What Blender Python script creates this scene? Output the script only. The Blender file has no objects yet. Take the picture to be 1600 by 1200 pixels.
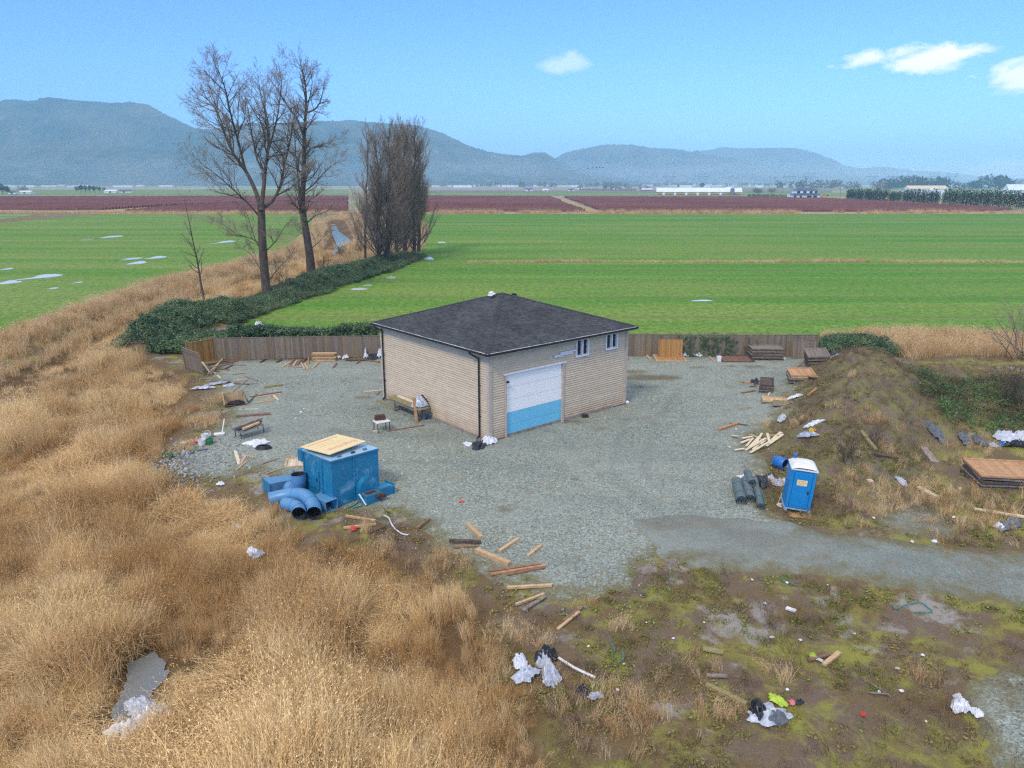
import bpy, math, random
import numpy as np
from mathutils import Vector, Matrix
R = math.radians
random.seed(7)
rng = np.random.default_rng(11)
sc = bpy.context.scene
COL = sc.collection

# ------------------------------------------------------------------ camera
FPX, PITCH, CAMH = 1150.0, math.atan(314 / 1150), 14.0
cam_d = bpy.data.cameras.new('camera')
cam_d.sensor_width = 36.0
cam_d.lens = FPX / 1600 * 36
cam_d.clip_start = 0.5
cam_d.clip_end = 40000
cam = bpy.data.objects.new('camera', cam_d)
COL.objects.link(cam)
cam.location = (0, 0, CAMH)
cam.rotation_euler = (math.pi / 2 - PITCH, 0, 0)
sc.camera = cam

# ------------------------------------------------------------------ sky, sun, exposure
SUN_EL, SUN_AZ = R(47), R(208)          # azimuth clockwise from +Y: behind the camera, to the left
world = bpy.data.worlds.new('World')
sc.world = world
world.use_nodes = True
wn, wl = world.node_tree.nodes, world.node_tree.links
wn.clear()
w_out = wn.new('ShaderNodeOutputWorld')
w_bg = wn.new('ShaderNodeBackground')
w_bg.inputs['Strength'].default_value = 0.15
sky = wn.new('ShaderNodeTexSky')
sky.sky_type = 'NISHITA'
sky.sun_disc = False
sky.sun_elevation = SUN_EL
sky.sun_rotation = SUN_AZ
sky.altitude = 0
sky.air_density = 1.0
sky.dust_density = 0.1
sky.ozone_density = 4.0


def wmath(op, a, b=None, c=None, clamp=False):
    n = wn.new('ShaderNodeMath')
    n.operation = op
    n.use_clamp = clamp
    for i, v in enumerate((a, b, c)):
        if v is None:
            continue
        if isinstance(v, (int, float)):
            n.inputs[i].default_value = v
        else:
            wl.new(v, n.inputs[i])
    return n.outputs[0]


w_tc = wn.new('ShaderNodeTexCoord')
w_sep = wn.new('ShaderNodeSeparateXYZ')
wl.new(w_tc.outputs['Generated'], w_sep.inputs[0])
w_az = wmath('ARCTAN2', w_sep.outputs[0], w_sep.outputs[1])
w_el = wmath('ARCSINE', w_sep.outputs[2])
w_map = wn.new('ShaderNodeMapping')
w_map.inputs['Scale'].default_value = (1, 1, 2.3)
wl.new(w_tc.outputs['Generated'], w_map.inputs[0])
w_ns = wn.new('ShaderNodeTexNoise')
w_ns.inputs['Scale'].default_value = 21
w_ns.inputs['Detail'].default_value = 4
w_ns.inputs['Roughness'].default_value = 0.58
w_ns.inputs['Distortion'].default_value = 0.4
wl.new(w_map.outputs[0], w_ns.inputs[0])
cover = None


def px_dir(px, py):
    u, v = (px - 800) / FPX, (600 - py) / FPX
    return u, math.cos(PITCH) + v * math.sin(PITCH), -math.sin(PITCH) + v * math.cos(PITCH)


# a few small fair-weather clouds: centre, half width, half height (all as angles) and density
for (cx, cy, hw, hh, dens) in ((1438, 88, 104, 22, 1.0), (1618, 118, 70, 26, 1.0), (1595, 266, 75, 14, 1.0), (885, 99, 50, 18, .4)):
    d = Vector(px_dir(cx, cy)).normalized()
    az0, el0 = math.atan2(d.x, d.y), math.asin(d.z)
    a = wmath('DIVIDE', wmath('SUBTRACT', w_az, az0), hw / FPX)
    b = wmath('DIVIDE', wmath('SUBTRACT', w_el, el0), hh / FPX)
    r2 = wmath('ADD', wmath('MULTIPLY', a, a), wmath('MULTIPLY', b, b))
    m = wmath('SUBTRACT', 1.0, r2)
    m = wmath('ADD', wmath('MULTIPLY', m, 0.95), wmath('MULTIPLY', wmath('SUBTRACT', w_ns.outputs[0], 0.58), 2.6))
    m = wmath('MULTIPLY', m, wmath('GREATER_THAN', 1.6, r2))
    m = wmath('MULTIPLY', wmath('SMOOTH_MIN', wmath('MAXIMUM', wmath('MULTIPLY', m, 1.5), 0.0), 1.0, 0.3), dens, clamp=True)
    cover = m if cover is None else wmath('MAXIMUM', cover, m)
# broken cloud higher up, the soft light of the day comes from it
w_pl = wn.new('ShaderNodeCombineXYZ')
zz = wmath('ADD', wmath('MAXIMUM', w_sep.outputs[2], 0.0), 0.15)
wl.new(wmath('DIVIDE', w_sep.outputs[0], zz), w_pl.inputs[0])
wl.new(wmath('DIVIDE', w_sep.outputs[1], zz), w_pl.inputs[1])
w_n2 = wn.new('ShaderNodeTexNoise')
w_n2.inputs['Scale'].default_value = 1.6
w_n2.inputs['Detail'].default_value = 1
wl.new(w_pl.outputs[0], w_n2.inputs[0])
hi = wmath('MULTIPLY', wmath('SUBTRACT', w_n2.outputs[0], 0.40), 7.0, clamp=True)
hi = wmath('MULTIPLY', hi, wmath('MULTIPLY', wmath('SUBTRACT', w_el, 0.26), 5.0, clamp=True))
cover = wmath('MAXIMUM', cover, wmath('MULTIPLY', hi, 0.85))
w_mix = wn.new('ShaderNodeMix')
w_mix.data_type = 'RGBA'
wl.new(cover, w_mix.inputs['Factor'])
w_tint = wn.new('ShaderNodeMix')
w_tint.data_type = 'RGBA'
w_tint.blend_type = 'MULTIPLY'
w_tint.inputs['Factor'].default_value = 1
w_tint.inputs['B'].default_value = (.42, .67, 1.16, 1)
wl.new(sky.outputs[0], w_tint.inputs['A'])
wl.new(w_tint.outputs['Result'], w_mix.inputs['A'])
w_mix.inputs['B'].default_value = (7.4, 7.1, 6.8, 1)
wl.new(w_mix.outputs['Result'], w_bg.inputs['Color'])
wl.new(w_bg.outputs[0], w_out.inputs['Surface'])

sun_d = bpy.data.lights.new('sun', 'SUN')
sun_d.energy = 1.5
sun_d.angle = R(11)
sun_d.color = (1.0, 0.89, 0.70)
sun = bpy.data.objects.new('sun', sun_d)
COL.objects.link(sun)
sdir = Vector((math.sin(SUN_AZ) * math.cos(SUN_EL), math.cos(SUN_AZ) * math.cos(SUN_EL), math.sin(SUN_EL)))
sun.rotation_euler = (-sdir).to_track_quat('-Z', 'Y').to_euler()
sun.location = sdir * 200

sc.view_settings.view_transform = 'Standard'
sc.view_settings.look = 'None'
sc.view_settings.gamma = 1
sc.view_settings.use_curve_mapping = False
sc.view_settings.exposure = 0.56
sc.render.engine = 'CYCLES'
sc.cycles.use_denoising = False          # the fine siding, gravel and twigs stay crisp; what is left reads as film grain
sc.cycles.use_adaptive_sampling = True
sc.cycles.adaptive_threshold = 0.02
sc.cycles.use_light_tree = False
sc.cycles.filter_width = 1.3
sc.cycles.max_bounces = 5
sc.cycles.diffuse_bounces = 2
sc.cycles.transparent_max_bounces = 5
sc.cycles.volume_bounces = 2


# ------------------------------------------------------------------ helpers
def G(px, py, z=0.0):
    """point of the level plane z that the photograph shows at (px, py)"""
    d = px_dir(px, py)
    t = (z - CAMH) / d[2]
    return d[0] * t, d[1] * t


def GY(px, py, Y):
    d = px_dir(px, py)
    t = Y / d[1]
    return Vector((d[0] * t, Y, CAMH + d[2] * t))


def GP(lst, z=0.0):
    return np.array([G(x, y, z) for x, y in lst])


def _hash(ix, iy, s):
    v = np.sin(ix * 127.1 + iy * 311.7 + s * 74.7) * 43758.5453
    return v - np.floor(v)


def vnoise(x, y, s=0):
    x = np.asarray(x, float)
    y = np.asarray(y, float)
    ix, iy = np.floor(x), np.floor(y)
    fx, fy = x - ix, y - iy
    fx = fx * fx * (3 - 2 * fx)
    fy = fy * fy * (3 - 2 * fy)
    a, b = _hash(ix, iy, s), _hash(ix + 1, iy, s)
    c, d = _hash(ix, iy + 1, s), _hash(ix + 1, iy + 1, s)
    return (a + (b - a) * fx) * (1 - fy) + (c + (d - c) * fx) * fy


def fbm(x, y, s=0, o=4, g=.5):
    t, a, n = 0, 1, 0
    for i in range(o):
        t = t + a * vnoise(np.asarray(x) * 2 ** i, np.asarray(y) * 2 ** i, s + i * 13)
        n += a
        a *= g
    return t / n


def seg_dist(x, y, P, closed=False):
    """distance to a polyline and the running parameter of the nearest point"""
    x = np.asarray(x, float)
    y = np.asarray(y, float)
    best = np.full(x.shape, 1e9)
    par = np.zeros(x.shape)
    n = len(P)
    for i in range(n if closed else n - 1):
        a, b = P[i], P[(i + 1) % n]
        d = b - a
        t = np.clip(((x - a[0]) * d[0] + (y - a[1]) * d[1]) / (d @ d + 1e-9), 0, 1)
        q = np.hypot(x - a[0] - t * d[0], y - a[1] - t * d[1])
        m = q < best
        best = np.where(m, q, best)
        par = np.where(m, i + t, par)
    return best, par


def sd(x, y, P):
    """signed distance to a polygon, positive inside"""
    x = np.asarray(x, float)
    y = np.asarray(y, float)
    d, _ = seg_dist(x, y, P, True)
    ins = np.zeros(x.shape, bool)
    n = len(P)
    for i in range(n):
        a, b = P[i], P[(i + 1) % n]
        if a[1] == b[1]:
            continue
        c = ((a[1] > y) != (b[1] > y)) & (x < (b[0] - a[0]) * (y - a[1]) / (b[1] - a[1]) + a[0])
        ins ^= c
    return np.where(ins, d, -d)


def sstep(a, b, x):
    t = np.clip((x - a) / (b - a), 0, 1)
    return t * t * (3 - 2 * t)


def tag(o, label=None, cat=None, group=None, kind=None):
    if label:
        o['label'] = label
    if cat:
        o['category'] = cat
    if group:
        o['group'] = group
    if kind:
        o['kind'] = kind
    return o


def empty(name, loc, rz=0.0, label=None, cat=None, group=None, rot=None):
    o = bpy.data.objects.new(name, None)
    COL.objects.link(o)
    o.location = loc
    o.rotation_euler = rot if rot else (0, 0, rz)
    o.empty_display_size = 0.2
    return tag(o, label, cat, group)


class MB:
    """collects pieces into one mesh; every piece can carry a tint"""

    def __init__(self):
        self.v, self.f, self.t, self.m = [], [], [], []

    def add(self, vs, fs, tint=1.0, M=None, mi=0):
        n = len(self.v)
        if M is not None:
            vs = [tuple(M @ Vector(v)) for v in vs]
        self.v.extend(vs)
        for f in fs:
            self.f.append(tuple(i + n for i in f))
            self.t.append(tint)
            self.m.append(mi)
        return self

    def box(self, c, s, tint=1.0, M=None, taper=1.0, mi=0):
        x, y, z = s[0] / 2, s[1] / 2, s[2] / 2
        vs = [(c[0] + sx * x * (taper if sz > 0 else 1), c[1] + sy * y * (taper if sz > 0 else 1), c[2] + sz * z)
              for sz in (-1, 1) for sx, sy in ((-1, -1), (1, -1), (1, 1), (-1, 1))]
        return self.add(vs, [(3, 2, 1, 0), (4, 5, 6, 7), (0, 1, 5, 4), (1, 2, 6, 5), (2, 3, 7, 6), (3, 0, 4, 7)], tint, M, mi)

    def bar(self, a, b, w, h, tint=1.0, up=(0, 0, 1), mi=0):
        a, b = Vector(a), Vector(b)
        d = b - a
        L = d.length
        d.normalize()
        s = d.cross(Vector(up))
        if s.length < 1e-4:
            s = Vector((1, 0, 0))
        s.normalize()
        u = s.cross(d)
        M = Matrix((s, d, u)).transposed().to_4x4()
        M.translation = (a + b) / 2
        return self.box((0, 0, 0), (w, L, h), tint, M, 1.0, mi)

    def tube(self, pts, rad, n=8, tint=1.0, cap=True, mi=0):
        pts = [Vector(p) for p in pts]
        if isinstance(rad, (int, float)):
            rad = [rad] * len(pts)
        vs, fs = [], []
        ref = None
        for i, p in enumerate(pts):
            d = (pts[min(i + 1, len(pts) - 1)] - pts[max(i - 1, 0)]).normalized()
            if ref is None:
                ref = Vector((0, 0, 1)) if abs(d.z) < .9 else Vector((1, 0, 0))
            s = d.cross(ref).normalized()
            u = s.cross(d).normalized()
            ref = u
            for k in range(n):
                a = 2 * math.pi * k / n
                vs.append(tuple(p + (s * math.cos(a) + u * math.sin(a)) * rad[i]))
        for i in range(len(pts) - 1):
            for k in range(n):
                fs.append((i * n + k, i * n + (k + 1) % n, (i + 1) * n + (k + 1) % n, (i + 1) * n + k))
        if cap:
            fs.append(tuple(range(n - 1, -1, -1)))
            fs.append(tuple((len(pts) - 1) * n + k for k in range(n)))
        return self.add(vs, fs, tint, None, mi)

    def lathe(self, prof, n=20, c=(0, 0, 0), tint=1.0, M=None, mi=0):
        vs = [(c[0] + r * math.cos(2 * math.pi * k / n), c[1] + r * math.sin(2 * math.pi * k / n), c[2] + z) for r, z in prof for k in range(n)]
        fs = [(i * n + k, i * n + (k + 1) % n, (i + 1) * n + (k + 1) % n, (i + 1) * n + k) for i in range(len(prof) - 1) for k in range(n)]
        return self.add(vs, fs, tint, M, mi)

    def build(self, name, mat, parent=None, smooth=False, bevel=0.0):
        me = bpy.data.meshes.new(name)
        me.from_pydata(self.v, [], self.f)
        mats = mat if isinstance(mat, (list, tuple)) else [mat]
        for m in mats:
            me.materials.append(m)
        if len(mats) > 1:
            me.polygons.foreach_set('material_index', self.m)
        at = me.attributes.new('tint', 'FLOAT', 'FACE')
        at.data.foreach_set('value', self.t)
        if smooth:
            me.polygons.foreach_set('use_smooth', [True] * len(me.polygons))
        me.update()
        o = bpy.data.objects.new(name, me)
        COL.objects.link(o)
        if parent is not None:
            o.parent = parent
        if bevel:
            b = o.modifiers.new('bevel', 'BEVEL')
            b.width = bevel
            b.segments = 2
            b.limit_method = 'ANGLE'
        return o


def np_mesh(name, V, Fq, mat, parent=None, smooth=True, attrs=None):
    me = bpy.data.meshes.new(name)
    V = np.asarray(V, np.float32)
    Fq = np.asarray(Fq, np.int32)
    k = Fq.shape[1]
    me.vertices.add(len(V))
    me.vertices.foreach_set('co', V.ravel())
    me.loops.add(Fq.size)
    me.loops.foreach_set('vertex_index', Fq.ravel())
    me.polygons.add(len(Fq))
    me.polygons.foreach_set('loop_start', np.arange(0, Fq.size, k, dtype=np.int32))
    me.polygons.foreach_set('use_smooth', np.full(len(Fq), smooth))
    me.update(calc_edges=True)
    for an, av in (attrs or {}).items():
        at = me.attributes.new(an, 'FLOAT', 'POINT')
        at.data.foreach_set('value', np.asarray(av, np.float32).ravel())
    if mat:
        me.materials.append(mat)
    me.validate()
    o = bpy.data.objects.new(name, me)
    COL.objects.link(o)
    if parent is not None:
        o.parent = parent
    return o


def grid_faces(nx, ny):
    i = np.arange(nx * ny).reshape(ny, nx)
    return np.stack([i[:-1, :-1], i[:-1, 1:], i[1:, 1:], i[1:, :-1]], -1).reshape(-1, 4)


# ------------------------------------------------------------------ materials
def srgb(r, g, b):
    f = lambda c: c / 12.92 if c <= .04045 else ((c + .055) / 1.055) ** 2.4
    return tuple(f(c / 255) for c in (r, g, b))


class NT:
    def __init__(self, name):
        self.mat = bpy.data.materials.new(name)
        self.mat.use_nodes = True
        self.n, self.l = self.mat.node_tree.nodes, self.mat.node_tree.links
        self.b = self.n['Principled BSDF']
        self.tc = self.n.new('ShaderNodeTexCoord')

    def put(self, sock, v):
        if isinstance(v, (int, float)):
            sock.default_value = v
        elif isinstance(v, (tuple, list)):
            sock.default_value = tuple(v) + (1,) if len(v) == 3 and sock.type == 'RGBA' else v
        else:
            self.l.new(v, sock)

    def math(self, op, a, b=None, clamp=False):
        n = self.n.new('ShaderNodeMath')
        n.operation = op
        n.use_clamp = clamp
        self.put(n.inputs[0], a)
        if b is not None:
            self.put(n.inputs[1], b)
        return n.outputs[0]

    def mix(self, f, a, b, mode='MIX'):
        n = self.n.new('ShaderNodeMix')
        n.data_type = 'RGBA'
        n.blend_type = mode
        self.put(n.inputs['Factor'], f)
        self.put(n.inputs['A'], a)
        self.put(n.inputs['B'], b)
        return n.outputs['Result']

    def mapping(self, scale=(1, 1, 1), rot=(0, 0, 0), src='Object', loc=(0, 0, 0)):
        n = self.n.new('ShaderNodeMapping')
        n.inputs['Scale'].default_value = scale
        n.inputs['Rotation'].default_value = rot
        n.inputs['Location'].default_value = loc
        self.l.new(self.tc.outputs[src] if isinstance(src, str) else src, n.inputs[0])
        return n.outputs[0]

    def noise(self, scale, detail=4, rough=.55, vec=None, dist=0, out=0):
        n = self.n.new('ShaderNodeTexNoise')
        n.inputs['Scale'].default_value = scale
        n.inputs['Detail'].default_value = detail
        n.inputs['Roughness'].default_value = rough
        n.inputs['Distortion'].default_value = dist
        self.l.new(vec if vec is not None else self.tc.outputs['Object'], n.inputs['Vector'])
        return n.outputs[out]

    def voro(self, scale, vec=None, out='Color', feature='F1'):
        n = self.n.new('ShaderNodeTexVoronoi')
        n.feature = feature
        n.inputs['Scale'].default_value = scale
        self.l.new(vec if vec is not None else self.tc.outputs['Object'], n.inputs['Vector'])
        return n.outputs[out]

    def ramp(self, f, stops):
        n = self.n.new('ShaderNodeValToRGB')
        e = n.color_ramp.elements
        while len(e) < len(stops):
            e.new(.5)
        for q, (p, c) in zip(e, stops):
            q.position = p
            q.color = (c, c, c, 1) if isinstance(c, (int, float)) else tuple(c) + (1,)
        self.put(n.inputs[0], f)
        return n.outputs[0]

    def attr(self, name, kind='GEOMETRY', out='Fac'):
        n = self.n.new('ShaderNodeAttribute')
        n.attribute_name = name
        n.attribute_type = kind
        return n.outputs[out]

    def objrand(self):
        return self.n.new('ShaderNodeObjectInfo').outputs['Random']

    def bump(self, h, strength=.3, dist=.02):
        n = self.n.new('ShaderNodeBump')
        n.inputs['Strength'].default_value = strength
        n.inputs['Distance'].default_value = dist
        self.put(n.inputs['Height'], h)
        self.l.new(n.outputs[0], self.b.inputs['Normal'])

    def done(self, col, rough=.8, metal=0, spec=None):
        self.put(self.b.inputs['Base Color'], col)
        self.put(self.b.inputs['Roughness'], rough)
        self.b.inputs['Metallic'].default_value = metal
        if spec is not None:
            self.b.inputs['Specular IOR Level'].default_value = spec
        return self.mat


def pmat(name, c1, c2=None, rough=.8, scale=4, stretch=(1, 1, 1), bump=0, bscale=30, metal=0, rnd=0.0, tint=True, spec=None, lo=.35, hi=.65):
    t = NT(name)
    c2 = c2 or tuple(x * .75 for x in c1)
    v = t.mapping(stretch)
    n = t.noise(scale, 5, .6, v)
    col = t.mix(t.ramp(n, [(lo, 0), (hi, 1)]), c1, c2)
    if tint:
        col = t.mix(1.0, col, t.attr('tint', out='Color'), 'MULTIPLY')
    if rnd:
        m = t.math('ADD', t.math('MULTIPLY', t.objrand(), 2 * rnd), 1 - rnd)
        col = t.mix(1.0, col, m, 'MULTIPLY')
    if bump:
        t.bump(t.noise(bscale, 3, .6, v), bump, .02)
    return t.done(col, rough, metal, spec)


S = srgb
MAT = {}
MAT['wood_new'] = pmat('wood_new', S(204, 174, 132), S(180, 146, 104), .75, 6, (1, 1, 1), .15, rnd=.1)
MAT['wood_cedar'] = pmat('wood_cedar', S(188, 144, 100), S(156, 110, 70), .75, 5, (1, 1, 1), .15, rnd=.1)
MAT['wood_red'] = pmat('wood_red', S(146, 112, 88), S(114, 84, 66), .8, 5, (1, 1, 1), .15, rnd=.12)
MAT['wood_grey'] = pmat('wood_grey', S(150, 138, 124), S(116, 104, 92), .85, 5, (1, 1, 1), .2, rnd=.12)
MAT['wood_dark'] = pmat('wood_dark', S(98, 84, 72), S(70, 58, 50), .85, 5, (1, 1, 1), .2, rnd=.12)
MAT['wood_pale'] = pmat('wood_pale', S(226, 214, 188), S(206, 186, 146), .75, 5, (1, 1, 1), .1, rnd=.08)
MAT['wood_mossy'] = pmat('wood_mossy', S(152, 138, 98), S(132, 126, 78), .9, 7, (1, 1, 1), .2)
MAT['plywood'] = pmat('plywood', S(190, 150, 108), S(166, 124, 84), .8, 3, (1, 4, 1), .05, rnd=.05)
MAT['white_plastic'] = pmat('white_plastic', S(232, 232, 228), S(216, 214, 206), .45, 3)
MAT['white_film'] = pmat('white_film', S(226, 228, 232), S(196, 200, 206), .4, 5, rnd=.05)
MAT['clear_film'] = pmat('clear_film', S(196, 204, 214), S(150, 156, 166), .3, 6, rnd=.05)
MAT['black_film'] = pmat('black_film', S(46, 50, 58), S(30, 32, 38), .35, 5)
MAT['grey_cloth'] = pmat('grey_cloth', S(112, 118, 122), S(86, 92, 98), .9, 6)
MAT['black_metal'] = pmat('black_metal', S(36, 34, 34), S(28, 27, 27), .45, 8)
MAT['grey_metal'] = pmat('grey_metal', S(134, 142, 146), S(112, 118, 122), .5, 8, metal=.4)
MAT['rust'] = pmat('rust', S(96, 62, 44), S(64, 44, 36), .9, 9, bump=.2)
MAT['green_plastic'] = pmat('green_plastic', S(44, 134, 82), S(30, 104, 66), .5, 5)
MAT['teal_rope'] = pmat('teal_rope', S(70, 142, 128), S(52, 118, 108), .8, 8)
MAT['red_plastic'] = pmat('red_plastic', S(224, 72, 48), S(196, 52, 36), .5, 5)
MAT['pink_plastic'] = pmat('pink_plastic', S(220, 132, 128), S(196, 106, 104), .5, 5)
MAT['lime_cloth'] = pmat('lime_cloth', S(188, 212, 74), S(158, 184, 58), .7, 6)
MAT['blue_plastic'] = pmat('blue_plastic', S(40, 118, 190), S(26, 96, 166), .4, 4)
MAT['yellow_paint'] = pmat('yellow_paint', S(232, 196, 52), S(214, 170, 36), .5, 4)

# ------------------------------------------------------------------ terrain: outlines on the ground
YARD = GP([(335, 563), (592, 559), (800, 556), (978, 555), (1272, 559), (1262, 585), (1240, 620), (1222, 655), (1180, 690), (1200, 735),
           (1178, 775), (1205, 800), (1240, 818), (1180, 850), (1040, 862), (1005, 885), (985, 918), (905, 938), (845, 925), (775, 900),
           (705, 862), (650, 830), (610, 800), (560, 800), (520, 796), (440, 752), (400, 735), (345, 752), (300, 742), (280, 715), (300, 690),
           (345, 668), (352, 640), (335, 615), (350, 600), (330, 590)])
DRIVE = GP([(1000, 815), (1080, 800), (1180, 806), (1260, 826), (1400, 846), (1600, 868), (2000, 905), (2000, 1010), (1600, 950), (1450, 922),
            (1320, 906), (1200, 895), (1100, 884), (1030, 868), (990, 850)])
GRAVEL_B = GP([(1490, 1080), (1530, 1050), (1600, 1038), (1760, 1050), (1800, 1300), (1560, 1250), (1520, 1150)])
REED = GP([(-700, 1500), (-700, 800), (-200, 655), (0, 585), (60, 560), (130, 525), (260, 475), (380, 432), (440, 418), (490, 398), (508, 370),
           (505, 350), (520, 343), (545, 345), (560, 372), (552, 396), (520, 412), (480, 434), (400, 472), (330, 492), (230, 526), (213, 548),
           (270, 580), (300, 592), (285, 640), (290, 660), (262, 700), (268, 738), (335, 772), (420, 806), (500, 836), (610, 862), (715, 925),
           (775, 1000), (830, 1090), (870, 1200), (900, 1500)])
DITCH = GP([(-300, 690), (-100, 606), (0, 572), (60, 548), (110, 522), (185, 488), (260, 462), (330, 440), (385, 426)])
DIKE = GP([(-300, 640), (0, 541), (130, 495), (250, 450), (330, 430), (400, 414), (450, 402)])
MOUND_L = GP([(228, 538), (285, 512), (345, 496), (400, 480), (460, 460), (520, 440), (580, 424), (640, 402)])
MOUND_H = (1.3, 1.7, 1.3, .4, .8, 1.2, 1.1, .8)
BERM = np.array([(27.6, 57.5), (25.4, 51.5), (23.2, 46.0), (20.8, 41.5), (18.0, 37.0), (15.9, 33.2), (14.9, 30.8)])
BERM_H = (0.9, 2.5, 2.9, 2.7, 2.3, 1.4, 0.25)
BRAMBLE_R = np.array([(26.8, 49.5), (25.4, 45.5), (23.2, 41.3), (23.6, 38.4), (28, 38.2), (34, 39), (44, 42), (44, 52), (36, 50), (30, 50.5)])
FIELD_R = GP([(376, 527), (382, 504), (428, 484), (498, 458), (578, 426), (640, 402), (664, 385), (672, 360), (650, 334), (2600, 334), (2600, 560),
              (1600, 532), (1285, 524), (980, 522), (800, 521), (590, 524)])
FIELD_L = GP([(-900, 830), (-300, 622), (0, 522), (120, 482), (250, 439), (330, 419), (400, 402), (445, 388), (478, 365), (488, 345), (470, 335),
              (330, 334), (200, 333), (120, 338), (0, 349), (-900, 372)])
CREEK = GP([(516, 348), (523, 348), (530, 360), (546, 371), (548, 377), (533, 382), (521, 399), (516, 398), (526, 380), (519, 364)])
POND = GP([(200, 1026), (240, 1022), (268, 1034), (258, 1062), (238, 1088), (212, 1104), (204, 1140), (184, 1150), (178, 1112), (194, 1062)], -.7)
_q = []
for _i in range(len(POND)):                      # a ragged shore
    for _s in np.arange(0, 1, .125):
        _p = POND[_i] * (1 - _s) + POND[(_i + 1) % len(POND)] * _s
        _c = _p - POND.mean(0)
        _q.append(POND.mean(0) + _c * (.62 + .7 * float(fbm(np.array([_p[0] * 2.6]), np.array([_p[1] * 2.6]), 15, 4)[0])))
POND = np.array(_q)


def ridge(x, y, P, Hs, w, wr=None):
    d, t = seg_dist(x, y, P)
    hh = np.interp(t, np.arange(len(P)), Hs)
    if wr is not None:
        w = np.interp(t, np.arange(len(P)), wr)
    return hh * np.exp(-(d / w) ** 2 * .9)


def height(x, y):
    x = np.asarray(x, float)
    y = np.asarray(y, float)
    z = np.zeros(x.shape)
    near = (y < 320) & (np.abs(x) < 160)
    if not near.any():
        return z
    xs, ys = x[near], y[near]
    r = sd(xs, ys, REED)
    q = -.7 * sstep(-.3, 1.8, r)
    d, _ = seg_dist(xs, ys, DITCH)
    q = q - .55 * np.exp(-(d / 1.5) ** 2)
    q += ridge(xs, ys, DIKE, [.45] * len(DIKE), 1.6)
    q += ridge(xs, ys, MOUND_L, MOUND_H, 3.0, (2.2, 3.2, 3.2, 3.0, 3.2, 3.5, 3.5, 3)) * (.75 + .5 * fbm(xs * .35, ys * .35, 5, 3)) * (1 - sstep(-2.0, .0, sd(xs, ys, FIELD_R)))
    bm = ridge(xs, ys, BERM, BERM_H, 2.7, (2.0, 2.9, 3.2, 3.0, 2.6, 2.0, 1.4))
    q += bm * (.62 + .76 * fbm(xs * .75, ys * .75, 9, 4))
    br = sstep(-1.0, 2.0, sd(xs, ys, BRAMBLE_R))
    q += br * (.35 + .5 * fbm(xs * .4, ys * .4, 17, 3))
    # yard and fields are level, the waste ground is not
    flat = np.maximum(sstep(-1.0, .6, sd(xs, ys, YARD)), np.maximum(sstep(-.8, .3, sd(xs, ys, FIELD_R)), sstep(-.8, .3, sd(xs, ys, FIELD_L))))
    flat = np.maximum(flat, sstep(-.6, .6, sd(xs, ys, DRIVE)))
    rough = .16 * (fbm(xs * .45, ys * .45, 2, 3) - .5) + .1 * (fbm(xs * 2.1, ys * 2.1, 3, 3) - .5)
    q += rough * (1 - flat)
    z[near] = q
    return z


def hz(x, y):
    return float(height(np.array([x]), np.array([y]))[0])


def GT(px, py):
    """point of the terrain seen at (px, py)"""
    z = 0.0
    for _ in range(8):
        c = G(px, py, z)
        z = .5 * z + .5 * max(hz(*c), 0)
    return G(px, py, z)


def axis(lo, hi, step, far_lo, far_hi, grow=1.25):
    a = list(np.arange(lo, hi + step / 2, step))
    s, v = step, hi
    while v < far_hi:
        s *= grow
        v += s
        a.append(min(v, far_hi))
    s, v = step, lo
    while v > far_lo:
        s *= grow
        v -= s
        a.insert(0, max(v, far_lo))
    return np.array(a)


gx = axis(-62, 48, .45, -13500, 13500)
gy = axis(9, 128, .45, -60, 14000)
GX, GYY = np.meshgrid(gx, gy)
GZ = height(GX.ravel(), GYY.ravel()).reshape(GX.shape)
fx, fy = GX.ravel(), GYY.ravel()
a_reed = sstep(-1.2, .8, sd(fx, fy, REED) + 1.5 * (fbm(fx * .5, fy * .5, 31, 3) - .5))
a_berm = np.clip(ridge(fx, fy, BERM, BERM_H, 3.2), 0, 1.2) / 1.2
a_far = sstep(330, 440, fy)
a_yard = sstep(-2.4, .4, sd(fx, fy, YARD))

t = NT('waste_ground')
nbig = t.noise(.33, 5, .6)
nmed = t.noise(1.3, 6, .65)
nfin = t.noise(9, 6, .7)
nvf = t.noise(45, 3, .7)
moss = t.mix(nmed, S(136, 142, 58), S(160, 152, 80))
dirt = t.mix(nfin, S(98, 84, 70), S(140, 122, 104))
weed = t.mix(nfin, S(108, 84, 64), S(130, 116, 72))
bare = t.mix(nvf, S(176, 172, 164), S(146, 140, 132))
col = t.mix(t.ramp(t.noise(.55, 6, .68, dist=.4), [(.42, 0), (.58, 1)]), dirt, weed)
col = t.mix(t.ramp(t.noise(.42, 6, .7, t.mapping((1, 1, 1), loc=(7, 3, 0)), .5), [(.49, 0), (.60, .9)]), col, moss)
col = t.mix(t.ramp(t.noise(.3, 6, .7, t.mapping((1, 1, 1), loc=(31, 13, 0)), .3), [(.57, 0), (.64, .9)]), col, bare)
col = t.mix(t.attr('berm'), col, t.mix(t.ramp(nmed, [(.4, 0), (.65, 1)]), t.mix(nfin, S(136, 122, 106), S(100, 88, 76)), S(132, 128, 72)))
col = t.mix(t.attr('reed'), col, t.mix(nmed, S(82, 64, 42), S(124, 98, 64)))
far = t.mix(t.ramp(t.noise(1, 3, .5, t.mapping((.0012, .011, 1))), [(.4, 0), (.6, 1)]), S(142, 150, 106), S(164, 152, 128))
col = t.mix(t.attr('far'), col, far)
col = t.mix(.5, col, t.ramp(nvf, [(.3, .55), (.7, 1.0)]), 'MULTIPLY')
t.bump(t.math('ADD', nfin, t.math('MULTIPLY', nvf, .6)), .6, .06)
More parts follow.
